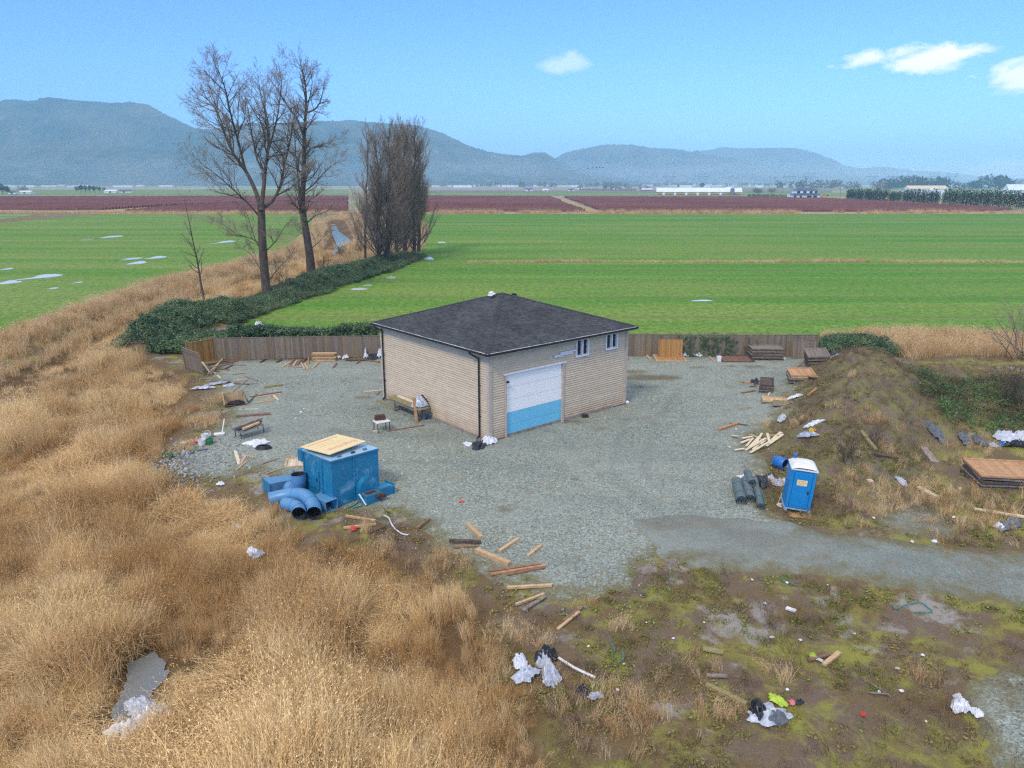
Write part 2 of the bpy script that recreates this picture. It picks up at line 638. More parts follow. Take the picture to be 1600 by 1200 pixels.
MAT['waste'] = t.done(col, .95, spec=.2)
ground = np_mesh('ground', np.c_[fx, fy, GZ.ravel()], grid_faces(len(gx), len(gy)), MAT['waste'], attrs={'reed': a_reed, 'berm': a_berm, 'far': a_far})
tag(ground, kind='structure')


def sheet(name, P, mat, lift=.05, step=.4, wob=.9, edge=.5, attrs=None, nseed=41, join=None):
    """a layer that lies on the ground and runs out under it along a ragged edge"""
    x0, y0 = P.min(0) - 1.5
    x1, y1 = P.max(0) + 1.5
    xs, ys = np.arange(x0, x1, step), np.arange(y0, y1, step)
    X, Y = np.meshgrid(xs, ys)
    X, Y = X.ravel(), Y.ravel()
    s = sd(X, Y, P) + wob * (fbm(X * .6, Y * .6, nseed, 4) - .5)
    Z = height(X, Y) + np.clip(s / edge, -1, 1) * lift + np.where(s < -edge, -.2, 0)
    Fq = grid_faces(len(xs), len(ys))
    keep = (s[Fq] > -edge * 2.2).any(1)
    Fq = Fq[keep]
    use, inv = np.unique(Fq, return_inverse=True)
    at = {'edge': s[use] if join is None else np.maximum(s, sd(X, Y, join) * 2 + 1)[use]}
    for k, fn in (attrs or {}).items():
        at[k] = fn(X[use], Y[use])
    return np_mesh(name, np.c_[X, Y, Z][use], inv.reshape(-1, 4), mat, attrs=at)


def gravel(name, tone, dirty=True, vs=18, con=1.0):
    t = NT(name)
    cell = t.voro(vs)
    cd = t.voro(vs, out='Distance')
    cell2 = t.voro(9)
    sp = t.n.new('ShaderNodeSeparateColor')
    t.l.new(cell, sp.inputs[0])
    stone = t.ramp(sp.outputs[0], [(0, tuple((1 - .68 * con) * c for c in tone)), (.28, tuple((1 - .28 * con) * c for c in tone)), (.6, tone), (.9, tuple((1 + .35 * con) * c for c in tone)), (1, tuple((1 + .8 * con) * c for c in tone))])
    sp2 = t.n.new('ShaderNodeSeparateColor')
    t.l.new(cell2, sp2.inputs[0])
    stone = t.mix(.4, stone, t.ramp(sp2.outputs[1], [(0, .55), (.5, .95), (1, 1.0)]), 'MULTIPLY')
    stone = t.mix(t.ramp(sp2.outputs[2], [(.8, 0), (.9, .45)]), stone, S(150, 128, 104))
    big = t.noise(.16, 5, .6)
    col = t.mix(t.ramp(big, [(.35, 0), (.65, .45)]), stone, t.mix(.75, stone, S(166, 170, 158)))
    lane = t.noise(.22, 4, .6, t.mapping((.45, 1.5, 1), (0, 0, R(-24)), loc=(3, 8, 0)), .6)
    col = t.mix(t.ramp(lane, [(.5, 0), (.62, .5)]), col, t.mix(.55, col, S(112, 120, 116)))
    if dirty:
        d = t.ramp(t.noise(.5, 6, .7, t.mapping((1, 1, 1), loc=(5, 9, 0)), .4), [(.56, 0), (.68, .55)])
        col = t.mix(d, col, t.mix(t.noise(3, 4), S(120, 116, 84), S(132, 112, 92)))
        g_ = t.ramp(t.noise(.8, 6, .75, t.mapping((1, 1, 1), loc=(15, 2, 0)), .3), [(.64, 0), (.72, .6)])
        col = t.mix(g_, col, S(112, 116, 58))
        damp = t.ramp(t.noise(.28, 4, .6, t.mapping((1, 2.2, 1), loc=(2, 19, 0))), [(.6, 0), (.72, .5)])
        col = t.mix(damp, col, t.mix(.6, col, S(84, 90, 92)))
        col = t.mix(t.attr('track'), col, t.mix(.6, col, S(104, 110, 104)))
        col = t.mix(t.attr('stain'), col, t.mix(t.noise(5, 4), S(92, 74, 68), S(112, 106, 66)))
        # the rim is trodden into the soil
        rim = t.ramp(t.math('ADD', t.math('MULTIPLY', t.attr('edge'), .35), t.math('MULTIPLY', t.math('SUBTRACT', t.noise(1.1, 6, .75), .5), 1.6)), [(.0, .85), (.42, 0)])
        col = t.mix(rim, col, t.mix(t.noise(4, 5), S(98, 84, 68), S(120, 118, 60)))
    t.bump(cd, .7, .03)
    return t.done(col, .92, spec=.25)


def blob(cx, cy, rx, ry):
    c = G(cx, cy)
    return lambda x, y: np.exp(-(((x - c[0]) / rx) ** 2 + ((y - c[1]) / ry) ** 2)) 


STAINS = [(1020, 591, 2.2, .9, 1.3), (985, 582, 2.0, .8, .8), (792, 797, .4, .25, 1.0), (895, 660, 1.3, .4, .7), (938, 672, .7, .35, .6), (1000, 606, 1.5, .5, .6), (1180, 574, 1.2, .6, .7),
          (1140, 573, .8, .5, .7), (1090, 575, 1.0, .5, .6), (570, 622, .8, .5, .8), (585, 640, .7, .3, .5), (640, 680, 1.0, .6, .4), (1160, 640, 1.0, .6, .5), (1110, 700, 1.3, .7, .4), (560, 745, 2.2, .9, .6), (480, 650, 1.4, .5, .35), (650, 820, 1.2, .8, .8)]


def stain(x, y):
    v = np.zeros(x.shape)
    for cx, cy, rx, ry, k in STAINS:
        v = np.maximum(v, k * blob(cx, cy, rx, ry)(x, y))
    return np.clip((v - .25 + .7 * (fbm(x * 2.2, y * 2.2, 77, 4) - .5)) * 1.5, 0, .85) * (v > .12)


TRACK = GP([(1420, 890), (1250, 860), (1120, 835), (1010, 800), (920, 750), (870, 705), (845, 680)])
TRACK2 = GP([(1100, 835), (980, 740), (1000, 660), (1040, 610), (1080, 590)])


def tracks(x, y):
    v = np.zeros(x.shape)
    for P in (TRACK, TRACK2):
        d, _ = seg_dist(x, y, P)
        v = np.maximum(v, np.exp(-((d - .85) / .24) ** 2))
    return v * (.25 + .6 * fbm(x * .8, y * .8, 83, 3)) * .8


MAT['gravel'] = gravel('crushed_gravel', S(140, 150, 137))
MAT['gravel_fine'] = gravel('fine_gravel', S(128, 138, 130), vs=26, con=.5)
yard = tag(sheet('gravel_yard', YARD, MAT['gravel'], .05, .3, 1.3, .6, {'stain': stain, 'track': tracks}), kind='structure')
drive = tag(sheet('gravel_driveway', DRIVE, MAT['gravel_fine'], .085, .4, 2.0, .8, {'stain': lambda x, y: .3 * sstep(.5, .7, fbm(x * .5, y * 1.2, 8, 3)), 'track': tracks}, 43, YARD), kind='structure')
patch = tag(sheet('gravel_patch', GRAVEL_B, MAT['gravel'], .05, .3, 1.2, .5, {'stain': lambda x, y: .5 * sstep(.52, .7, fbm(x * 1.2, y * 1.2, 18, 4))}, 45), kind='structure')
heap_px = GP([(1372, 800), (1420, 790), (1470, 800), (1500, 822), (1510, 838), (1470, 842), (1400, 836), (1370, 818)])
heap = tag(sheet('gravel_spill', heap_px, MAT['gravel'], .1, .25, .8, .7, {'stain': lambda x, y: .35 + 0 * x}, 47), kind='structure')


# ------------------------------------------------------------------ fields
def poly_obj(name, P, z, mat, kind='structure'):
    me = bpy.data.meshes.new(name)
    me.from_pydata([(p[0], p[1], z) for p in P], [], [tuple(range(len(P)))])
    import bmesh
    bm = bmesh.new()
    bm.from_mesh(me)
    bmesh.ops.triangulate(bm, faces=bm.faces[:], ngon_method='EAR_CLIP')
    for f in bm.faces:
        if f.normal.z < 0:
            f.normal_flip()
    bm.to_mesh(me)
    bm.free()
    me.materials.append(mat)
    o = bpy.data.objects.new(name, me)
    COL.objects.link(o)
    return tag(o, kind=kind)


def crop_mat(name, base, pale, rot, seed):
    t = NT(name)
    rows = t.mapping((.05, 1.0, 1), (0, 0, rot), loc=(seed, seed * 2, 0))
    band = t.noise(.09, 4, .6, rows)
    fine = t.noise(1.6, 3, .6, rows)
    pat = t.noise(.03, 5, .6)
    spk = t.noise(7, 3, .75)
    col = t.mix(t.ramp(band, [(.42, 0), (.58, 1.0)]), base, pale)
    col = t.mix(t.ramp(pat, [(.45, 0), (.65, .45)]), col, tuple(c * f for c, f in zip(base, (.75, 1.0, .6))))
    col = t.mix(t.ramp(fine, [(.45, 0), (.68, .38)]), col, t.mix(spk, pale, S(150, 140, 96)))
    col = t.mix(.5, col, t.ramp(spk, [(.3, .38), (.7, 1.0)]), 'MULTIPLY')
    col = t.mix(t.ramp(t.noise(.35, 5, .7, rows), [(.67, 0), (.74, .4)]), col, S(150, 140, 104))
    fleck = t.noise(2.6, 2, .8, t.mapping((.35, 1.0, 1), (0, 0, rot)))
    col = t.mix(t.ramp(fleck, [(.62, 0), (.72, .5)]), col, S(176, 178, 128))
    grain = t.noise(1.5, 9, .82, t.mapping((1.0, .7, 1), (0, 0, rot), loc=(seed, 0, 0)))
    col = t.mix(1.0, col, t.ramp(grain, [(.38, (.5, .54, .42)), (.52, (.98, .98, .95)), (.64, (1.3, 1.24, 1.35))]), 'MULTIPLY')
    wv = t.n.new('ShaderNodeTexWave')
    wv.bands_direction = 'Y'
    wv.inputs['Scale'].default_value = .022
    wv.inputs['Distortion'].default_value = .25
    wv.inputs['Detail'].default_value = 2
    t.l.new(t.mapping((.12, 1, 1), (0, 0, rot)), wv.inputs['Vector'])
    col = t.mix(t.ramp(wv.outputs['Fac'], [(.962, 0), (.985, .45)]), col, S(112, 112, 70))
    t.bump(spk, .5, .08)
    return t.done(col, .9, spec=.15)


a0, a1 = G(0, 405), G(210, 370)
row_l = -math.atan2(a1[1] - a0[1], a1[0] - a0[0])
MAT['crop_r'] = crop_mat('winter_wheat_right', S(86, 146, 38), S(128, 158, 66), 0.0, 3)
MAT['crop_l'] = crop_mat('winter_wheat_left', S(100, 148, 48), S(136, 160, 80), row_l, 9)
poly_obj('green_field_right', FIELD_R, .03, MAT['crop_r'])
poly_obj('green_field_left', FIELD_L, .03, MAT['crop_l'])
MAT['far_green'] = crop_mat('far_pasture', S(112, 150, 74), S(150, 164, 108), 0.0, 5)
MAT['far_tan'] = pmat('far_stubble', S(168, 154, 128), S(150, 140, 110), .9, .02, (.2, 1, 1), tint=False)
MAT['far_plough'] = pmat('far_plough', S(128, 112, 104), S(110, 98, 92), .9, .02, (.2, 1, 1), tint=False)
poly_obj('green_strip_far_left', GP([(-900, 344), (0, 335), (62, 334.5), (0, 344), (-900, 366)]), .05, MAT['far_green'])
poly_obj('pasture_strip_left', GP([(-1200, 306.5), (545, 304), (545, 296.2), (-1200, 297)]), .10, MAT['far_green'])
poly_obj('pasture_strip_right', GP([(655, 305.8), (2400, 308), (2400, 301), (1030, 301), (655, 300.8)]), .10, MAT['far_green'])
poly_obj('stubble_strip_far', GP([(-1200, 296.6), (545, 295.8), (545, 294), (-1200, 294.2)]), .16, MAT['far_tan'])
poly_obj('ploughed_strip_far', GP([(655, 300.6), (1020, 300.8), (1300, 301), (1300, 297.5), (655, 297.5)]), .16, MAT['far_plough'])
poly_obj('pasture_beyond_barn', GP([(1160, 296.8), (1700, 297.5), (1700, 294), (1160, 294)]), .22, MAT['far_green'])
MAT['bank_tan'] = pmat('dry_grass_bank', S(184, 156, 108), S(140, 120, 78), .95, .3, (1, 1, 1), .3, 3, tint=False)
poly_obj('dry_verge_right', GP([(655, 334.5), (2600, 334.5), (2600, 331), (1560, 331), (655, 331.8)]), .06, MAT['bank_tan'])
poly_obj('dry_verge_left', GP([(120, 334.8), (545, 334.5), (545, 332.6), (200, 332.4), (165, 332.0)]), .06, MAT['bank_tan'])

# open water
t = NT('still_water')
t.bump(t.noise(2.5, 3, .5), .12, .03)
MAT['water'] = t.done(S(120, 124, 120), .05, spec=.8)  # lighter grey base adds the pale sky reflection as colour
poly_obj('creek_water', CREEK, -.40, MAT['water'])
poly_obj('reed_pool', POND, -.66, MAT['water'])


def strip_poly(P, w):
    P = np.asarray(P)
    d = np.gradient(P, axis=0)
    d /= np.linalg.norm(d, axis=1)[:, None]
    n = np.c_[-d[:, 1], d[:, 0]]
    return np.r_[P + n * w / 2, (P - n * w / 2)[::-1]]


poly_obj('ditch_water', strip_poly(DITCH[:6], 1.3), -.98, MAT['water'])
t = NT('sky_white_puddle')
MAT['puddle'] = t.done(t.mix(t.noise(1.5, 4), S(216, 216, 208), S(196, 196, 184)), .2, spec=.4)  # whitish base colour paints in the reflection of the bright sky
PUD = [(62, 433, 38, 2.6), (8, 442, 24, 2.4), (214, 411, 17, 2.0), (240, 403, 22, 1.5), (82, 451, 9, 1.0), (345, 379, 24, 1.0), (160, 372, 34, .8), (195, 406, 30, .9), (120, 442, 10, .8), (8, 421, 14, .9), (670, 404, 8, 2.4), (1097, 470, 16, 1.3), (690, 379, 6, 1.2), (612, 434, 8, 2.2), (560, 452, 14, 1.8), (575, 446, 7, 1.2)]
for i, (cx, cy, hw, hh) in enumerate(PUD):
    n = 26
    pts = []
    for k in range(n):
        a = 2 * math.pi * k / n
        r = .55 + .75 * float(fbm(np.array([math.cos(a) * 1.6 + i * 9.1]), np.array([math.sin(a) * 1.6]), 3, 3)[0])
        pts.append(G(cx + hw * r * math.cos(a) + (hw * .25 * math.sin(2 * a)), cy + hh * r * math.sin(a) - (.12 if cx < 500 else 0) * hw * r * math.cos(a)))
    poly_obj('field_puddle', pts[::-1], .045 + .0006 * i, MAT['puddle'])

# ------------------------------------------------------------------ mountains
RIDGES = [
    ('mountain_near', 5200, 1900, [(-500, 190), (-300, 165), (-150, 150), (0, 156), (19, 152), (55, 154), (86, 147), (117, 154), (150, 156), (175, 159), (190, 157), (220, 161), (250, 174), (275, 186), (300, 199), (325, 202),
     (351, 196), (384, 192), (404, 189), (459, 189), (489, 186), (549, 186), (577, 189), (610, 191), (659, 195), (692, 206), (729, 225), (763, 236), (791, 240), (816, 242), (835, 237), (851, 237), (871, 250), (900, 262), (950, 276), (1000, 286)]),
    ('mountain_middle', 6900, 2400, [(700, 286), (780, 270), (840, 255), (865, 246), (885, 236), (910, 230), (947, 224), (985, 224), (1007, 230), (1035, 230), (1063, 232), (1088, 239), (1130, 245), (1180, 254), (1240, 264), (1300, 275), (1360, 286)]),
    ('mountain_far', 8600, 2600, [(960, 286), (1020, 262), (1088, 236), (1110, 231), (1132, 228), (1160, 230), (1209, 230), (1237, 230), (1262, 242), (1287, 250), (1316, 258), (1344, 263), (1378, 260), (1400, 264), (1422, 269), (1444, 267), (1469, 273), (1506, 281), (1525, 287)]),
]
t = NT('mountain_forest')
nb = t.noise(.0022, 6, .65)
nf = t.noise(.02, 5, .7)
col = t.mix(t.ramp(nb, [(.42, 0), (.6, 1)]), S(22, 38, 28), S(112, 104, 88))
col = t.mix(t.ramp(nf, [(.35, .0), (.7, .7)]), col, S(70, 84, 62))
col = t.mix(t.ramp(t.noise(.0045, 5, .7, t.mapping((1, 1, 1), loc=(900, 0, 0))), [(.6, 0), (.68, .7)]), col, S(150, 142, 128))
t.bump(nf, 1.0, 45)
MAT['forest'] = t.done(col, 1.0, spec=.05)
for name, D, dep, prof in RIDGES:
    pr = np.array(prof, float)
    px = np.arange(pr[0, 0], pr[-1, 0] + 1, 1.0)
    py = np.interp(px, pr[:, 0], pr[:, 1])
    tp = np.array([GY(a, b, D) for a, b in zip(px, py)])
    X0, Z0 = tp[:, 0], np.maximum(tp[:, 2], 2)
    rows = 46
    vs = []
    for r in range(rows):
        s = r / (rows - 1) * 2 - 1           # -1 front foot, 0 crest, 1 back foot
        f = (1 - abs(s)) ** (1.05 if s < 0 else 1.3)
        Y = D + s * dep * .8
        sc_ = Y / D
        ero = fbm(X0 / 520 + 3, np.full_like(X0, s * 5.0 + D), 4, 5)
        ero2 = fbm(X0 / 130, np.full_like(X0, s * 16.0 + D), 6, 4)
        k = 1 - abs(2 * abs(s) - 1) ** 2
        z = Z0 * f * (1 + k * 1.2 * (ero - .5)) + k * Z0 * .34 * (ero2 - .5)
        z += (f > .02) * 9 * (vnoise(X0 / 9, np.full_like(X0, s * 90), 8) - .5) * D / 5200
        if s < 0:
            z = np.minimum(z, (Z0) * sc_ * .985)
        vs.append(np.c_[X0, np.full_like(X0, Y) + 260 * (ero - .5), np.where(f > 0, np.maximum(z, -2), -2)])
    V = np.concatenate(vs)
    tag(np_mesh(name, V, grid_faces(len(px), rows), MAT['forest'], smooth=False), kind='structure')

# ------------------------------------------------------------------ the air between: one even haze
hzb = MB().box((0, 6950, 300), (27400, 14300, 610))
haze = hzb.build('haze', None)
hm = bpy.data.materials.new('haze')
hm.use_nodes = True
hm.node_tree.nodes.clear()
ho = hm.node_tree.nodes.new('ShaderNodeOutputMaterial')
hv = hm.node_tree.nodes.new('ShaderNodeVolumePrincipled')
hv.inputs['Color'].default_value = (.52, .84, 1.0, 1)
hv.inputs['Density'].default_value = 1.65e-4
hv.inputs['Anisotropy'].default_value = -0.55
hm.node_tree.links.new(hv.outputs[0], ho.inputs['Volume'])
haze.data.materials.clear()
haze.data.materials.append(hm)
tag(haze, kind='stuff')
mist = MB().box((0, 8200, 52), (26800, 11000, 108)).build('valley_mist', None)
mm_ = hm.copy()
mm_.name = 'valley_mist'
mv = [n for n in mm_.node_tree.nodes if n.type == 'PRINCIPLED_VOLUME'][0]
mv.inputs['Color'].default_value = (.84, .94, 1.0, 1)
mv.inputs['Density'].default_value = 1.0e-4
mist.data.materials.clear()
mist.data.materials.append(mm_)
tag(mist, kind='stuff')

# ------------------------------------------------------------------ the workshop building
BA = R(40.35)
BS, BW = 11.23, 5.12                     # side and wall height
bc = G(765, 692)
shop = empty('workshop_building', (bc[0], bc[1], 0), BA, 'square beige sided workshop with dark shingled hip roof in the gravel yard', 'building')
MAT['siding'] = pmat('vinyl_siding', S(212, 194, 168), S(202, 182, 154), .6, 1.2, (1, 1, 3), .03, 20)
MAT['trim_beige'] = pmat('beige_trim', S(192, 178, 160), S(178, 162, 144), .6, 3)
MAT['trim_white'] = pmat('white_trim', S(232, 232, 230), S(218, 218, 214), .5, 3)
MAT['concrete'] = pmat('footing_concrete', S(150, 140, 128), S(118, 108, 98), .95, 4, bump=.3)
MAT['gutter'] = pmat('gutter_black', S(38, 36, 36), S(30, 28, 28), .4, 4)
t = NT('roof_shingle')
sh = t.noise(60, 3, .7)
col = t.mix(t.ramp(t.noise(.5, 4, .6), [(.35, 0), (.65, 1)]), S(64, 66, 67), S(76, 78, 78))
col = t.mix(1.0, col, t.attr('tint', out='Color'), 'MULTIPLY')
col = t.mix(t.ramp(sh, [(.5, 0), (.75, .35)]), col, S(98, 98, 98))
t.bump(sh, .35, .01)
MAT['shingle'] = t.done(col, .92, spec=.25)
t = NT('door_panel_white')
MAT['door_white'] = t.done(t.mix(t.noise(1.3, 4), S(246, 244, 238), S(236, 234, 228)), .45)
t = NT('door_panel_blue')
MAT['door_blue'] = t.done(t.mix(t.noise(1.5, 5, .7), S(122, 200, 224), S(104, 182, 212)), .5)
t = NT('window_glass')
MAT['glass'] = t.done(t.mix(t.noise(2, 3), S(30, 32, 36), S(46, 44, 42)), .06, spec=.7)

sn = MAT['siding'].node_tree
MAT['siding'] = None
t = NT('dirty_vinyl_siding')
col = t.mix(t.ramp(t.noise(1.1, 4, .6, t.mapping((1, 1, 3))), [(.35, 0), (.65, 1)]), S(206, 188, 158), S(196, 176, 146))
col = t.mix(1.0, col, t.attr('tint', out='Color'), 'MULTIPLY')
sz = t.n.new('ShaderNodeSeparateXYZ')
t.l.new(t.tc.outputs['Object'], sz.inputs[0])
mud = t.math('MULTIPLY', t.ramp(sz.outputs[2], [(.1, .9), (.9, 0)]), t.ramp(t.noise(1.6, 5, .7), [(.35, .2), (.6, 1)]))
col = t.mix(mud, col, S(170, 140, 108))
col = t.mix(t.ramp(t.noise(2.2, 5, .75, t.mapping((2, 2, .25))), [(.58, 0), (.75, .35)]), col, S(168, 152, 130))
MAT['siding'] = t.done(col, .6)
MB().box((BS / 2, BS / 2, .02), (BS - .04, BS - .04, .4)).build('footing', MAT['concrete'], shop)
HOLES = [(1.10, 5.62, 0.0, 3.72), (6.64, 7.68, 3.92, 5.02), (9.24, 10.28, 3.98, 5.06)]     # door and two windows in the right-hand wall


def wall_part(side):
    """lap siding on one wall: courses 0.112 m high, each leaning out at its foot"""
    ch, z0 = .139, .14
    n = int((BW - z0) / ch)
    m = MB()
    core = MB()
    if side == 'front':
        P = lambda s, d, z: (s, -d, z)
    elif side == 'left':
        P = lambda s, d, z: (-d, BS - s, z)
    elif side == 'back':
        P = lambda s, d, z: (BS - s, BS + d, z)
    else:
        P = lambda s, d, z: (BS + d, s, z)
    for i in range(n):
        a, b = z0 + i * ch, z0 + (i + 1) * ch
        spans = [(0.05, BS - .05)]
        if side == 'front':
            for (h0, h1, hz0, hz1) in HOLES:
                if b > hz0 + .01 and a < hz1 - .01:
                    new = []
                    for s0, s1 in spans:
                        if h0 > s0 and h1 < s1:
                            new += [(s0, h0), (h1, s1)]
                        else:
                            new.append((s0, s1))
                    spans = new
        for s0, s1 in spans:
            # panels 3.7 m long that meet at staggered joints
            cuts = [s0] + [c for c in np.arange(.9 + (i % 3) * 1.25, BS, 3.7) if s0 + .3 < c < s1 - .3] + [s1]
            for q in range(len(cuts) - 1):
                u0, u1 = cuts[q], cuts[q + 1] - (.004 if q < len(cuts) - 2 else 0)
                tn = random.uniform(.93, 1.03)
                vs = [P(u0, .048, a), P(u1, .048, a), P(u1, .004, b), P(u0, .004, b), P(u0, 0.0, a), P(u1, 0.0, a)]
                m.add(vs, [(0, 1, 2, 3), (4, 5, 1, 0)], tn)
    # the wall behind the siding
    if side == 'front':
        xs = sorted({0, BS} | {h[0] for h in HOLES} | {h[1] for h in HOLES})
        zs = sorted({.12, BW} | {max(.12, h[2]) for h in HOLES} | {h[3] for h in HOLES})
        for i in range(len(xs) - 1):
            for j in range(len(zs) - 1):
                cx, cz = (xs[i] + xs[i + 1]) / 2, (zs[j] + zs[j + 1]) / 2
                if not any(h[0] < cx < h[1] and h[2] < cz < h[3] for h in HOLES):
                    core.add([P(xs[i], 0, zs[j]), P(xs[i + 1], 0, zs[j]), P(xs[i + 1], 0, zs[j + 1]), P(xs[i], 0, zs[j + 1])], [(0, 1, 2, 3)])
    else:
        core.add([P(0, 0, .12), P(BS, 0, .12), P(BS, 0, BW), P(0, 0, BW)], [(0, 1, 2, 3)])
    w = core.build('wall', MAT['trim_beige'], shop)
    sdg = m.build('siding', MAT['siding'], w)
    sdg['kind'] = 'stuff'


for s_ in ('front', 'left', 'back', 'right'):
    wall_part(s_)
for (cx, cy) in ((0, 0), (BS, 0), (0, BS), (BS, BS)):
    sx, sy = (1 if cx == 0 else -1), (1 if cy == 0 else -1)
    m = MB()
    m.box((cx + sx * .02, cy - sy * .045, BW / 2 + .08), (.22, .09, BW - .14))
    m.box((cx - sx * .045, cy + sy * .058, BW / 2 + .08), (.09, .115, BW - .14))
    m.build('corner_trim', MAT['trim_beige'], shop)

# roof: hip roof of four slopes, shingled in courses
EAVE, OVH, APEX = 5.22, .47, 7.26
e0, e1 = -OVH, BS + OVH
mid = BS / 2
roof = MB().add([(e0, e0, EAVE), (e1, e0, EAVE), (e1, e1, EAVE), (e0, e1, EAVE), (mid, mid, APEX), (e0 + .02, e0 + .02, EAVE - .13), (e1 - .02, e0 + .02, EAVE - .13), (e1 - .02, e1 - .02, EAVE - .13), (e0 + .02, e1 - .02, EAVE - .13)],
                [(0, 1, 4), (1, 2, 4), (2, 3, 4), (3, 0, 4), (8, 7, 6, 5)]).build('roof', MAT['shingle'], shop)
half = mid - e0
rise = APEX - EAVE
slope = math.hypot(half, rise)
m = MB()
nc = int(slope / .142)
for side in range(4):
    ca, sa = [(1, 0), (0, 1), (-1, 0), (0, -1)][side]
    for i in range(nc + 1):
        s0 = i * .142 - .015
        s1 = min((i + 1) * .142 + .02, slope - .01)
        if s1 <= s0 + .03:
            continue
        h0, h1 = max(s0, 0) / slope, s1 / slope
        w0, w1 = half * (1 - h0), half * (1 - h1)
        x = -w0 + random.uniform(0, .25)
        edges = [-w0]
        while x < w0:
            edges.append(x)
            x += random.choice((.17, .22, .3, .36))
        edges.append(w0)
        for q in range(len(edges) - 1):
            u0, u1 = edges[q], edges[q + 1]
            if u1 - u0 < .03:
                continue
            thick = random.choice((.012, .012, .022))
            d0 = s0 - random.choice((0, 0, .012))
            pts = []
            for u, dd, lift in ((u0, d0, thick), (u1, d0, thick), (max(-w1, min(w1, u1)), s1, .004), (max(-w1, min(w1, u0)), s1, .004), (u0, d0, 0), (u1, d0, 0)):
                yy = -half + dd / slope * half
                zz_ = EAVE + dd / slope * rise + lift
                X, Y = u * ca - yy * sa, u * sa + yy * ca
                pts.append((mid + X, mid + Y, zz_))
            m.add(pts, [(0, 1, 2, 3), (4, 5, 1, 0)], random.uniform(.72, 1.22) * random.choice((1, 1, 1, .85)))
so = m.build('shingles', MAT['shingle'], roof)
so['kind'] = 'stuff'
for (cx, cy) in ((e0, e0), (e1, e0), (e1, e1), (e0, e1)):
    A, B = Vector((cx, cy, EAVE + .012)), Vector((mid, mid, APEX + .012))
    L = (B - A).length
    d = (B - A) / L
    sd_ = d.cross(Vector((0, 0, 1))).normalized()
    m = MB()
    k = 0
    while k * .2 < L - .1:
        p = A + d * k * .2
        q = A + d * min(k * .2 + .24, L)
        lo, l1 = .034, .016
        m.add([tuple(p - sd_ * .14 + Vector((0, 0, -.022 + lo - .016))), tuple(p + Vector((0, 0, lo))), tuple(p + sd_ * .14 + Vector((0, 0, -.022 + lo - .016))),
               tuple(q - sd_ * .14 + Vector((0, 0, -.022))), tuple(q + Vector((0, 0, l1))), tuple(q + sd_ * .14 + Vector((0, 0, -.022)))], [(0, 1, 4, 3), (1, 2, 5, 4)], random.uniform(.8, 1.1))
        k += 1
    m.build('hip_cap', MAT['shingle'], roof)
m = MB()
M_ = Matrix.Translation((mid - .85, mid + .05, APEX - .02)) @ Matrix.Rotation(R(-20), 4, 'Y')
m.box((0, 0, 0), (.42, .4, .03), 1, M_)
m.box((0, 0, .09), (.3, .3, .16), 1, M_, .75)
m.build('roof_vent', MAT['trim_white'], roof, bevel=.01)
m = MB()
m.box((mid + .9, mid - .1, APEX - .2), (.26, .26, .2), 1, None, .8)
m.build('roof_vent', MAT['black_metal'], roof, bevel=.01)
# fascia, soffit edge and gutters
for k, (a, b, out) in enumerate((((e0, e0), (e1, e0), (0, -1)), ((e1, e0), (e1, e1), (1, 0)), ((e1, e1), (e0, e1), (0, 1)), ((e0, e1), (e0, e0), (-1, 0)))):
    m = MB()
    A, B = Vector((a[0], a[1], 0)), Vector((b[0], b[1], 0))
    d = (B - A).normalized()
    o_ = Vector((out[0], out[1], 0))
    prof = [(.0, -.14), (.0, -.02), (-.005, -.012), (-.005, -.145)]
    g = [(0, -.035), (.0, -.13), (.05, -.14), (.085, -.12), (.1, -.06), (.105, -.02), (.09, -.02), (.085, -.06), (.07, -.11), (.012, -.115), (.012, -.035)]
    vs = [tuple(A + d * 0.0 + o_ * q[0] + Vector((0, 0, EAVE + q[1]))) for q in g] + [tuple(B + o_ * q[0] + Vector((0, 0, EAVE + q[1]))) for q in g]
    n = len(g)
    m.add(vs, [(i, (i + 1) % n, n + (i + 1) % n, n + i) for i in range(n)] + [tuple(range(n)), tuple(range(2 * n - 1, n - 1, -1))])
    m.build('gutter', MAT['gutter'], shop)
    m = MB()
    m.bar(A - o_ * .03 + Vector((0, 0, EAVE - .11)), B - o_ * .03 + Vector((0, 0, EAVE - .11)), .05, .17)
    m.build('fascia', MAT['trim_beige'], shop)
    m = MB()
    m.bar(A - o_ * .0 + Vector((0, 0, EAVE + .003)), B - o_ * .0 + Vector((0, 0, EAVE + .003)), .06, .018)
    m.build('drip_edge', MAT['trim_white'], shop)
# downspouts on the left wall
for yy in (.75, BS - .25):
    m = MB()
    m.bar((-OVH - .05, yy + .35, EAVE - .12), (-OVH - .04, yy + .28, EAVE - .25), .085, .085)
    m.bar((-OVH - .04, yy + .28, EAVE - .22), (-.13, yy, EAVE - .5), .085, .085)
    m.bar((-.13, yy, EAVE - .46), (-.13, yy, .22), .07, .085, 1, (0, 1, 0))
    m.bar((-.13, yy, .26), (-.32, yy, .12), .085, .085)
    for zz_ in (1.4, 3.2):
        m.box((-.1, yy, zz_), (.15, .14, .035))
    m.build('downspout', MAT['gutter'], shop, bevel=.008)

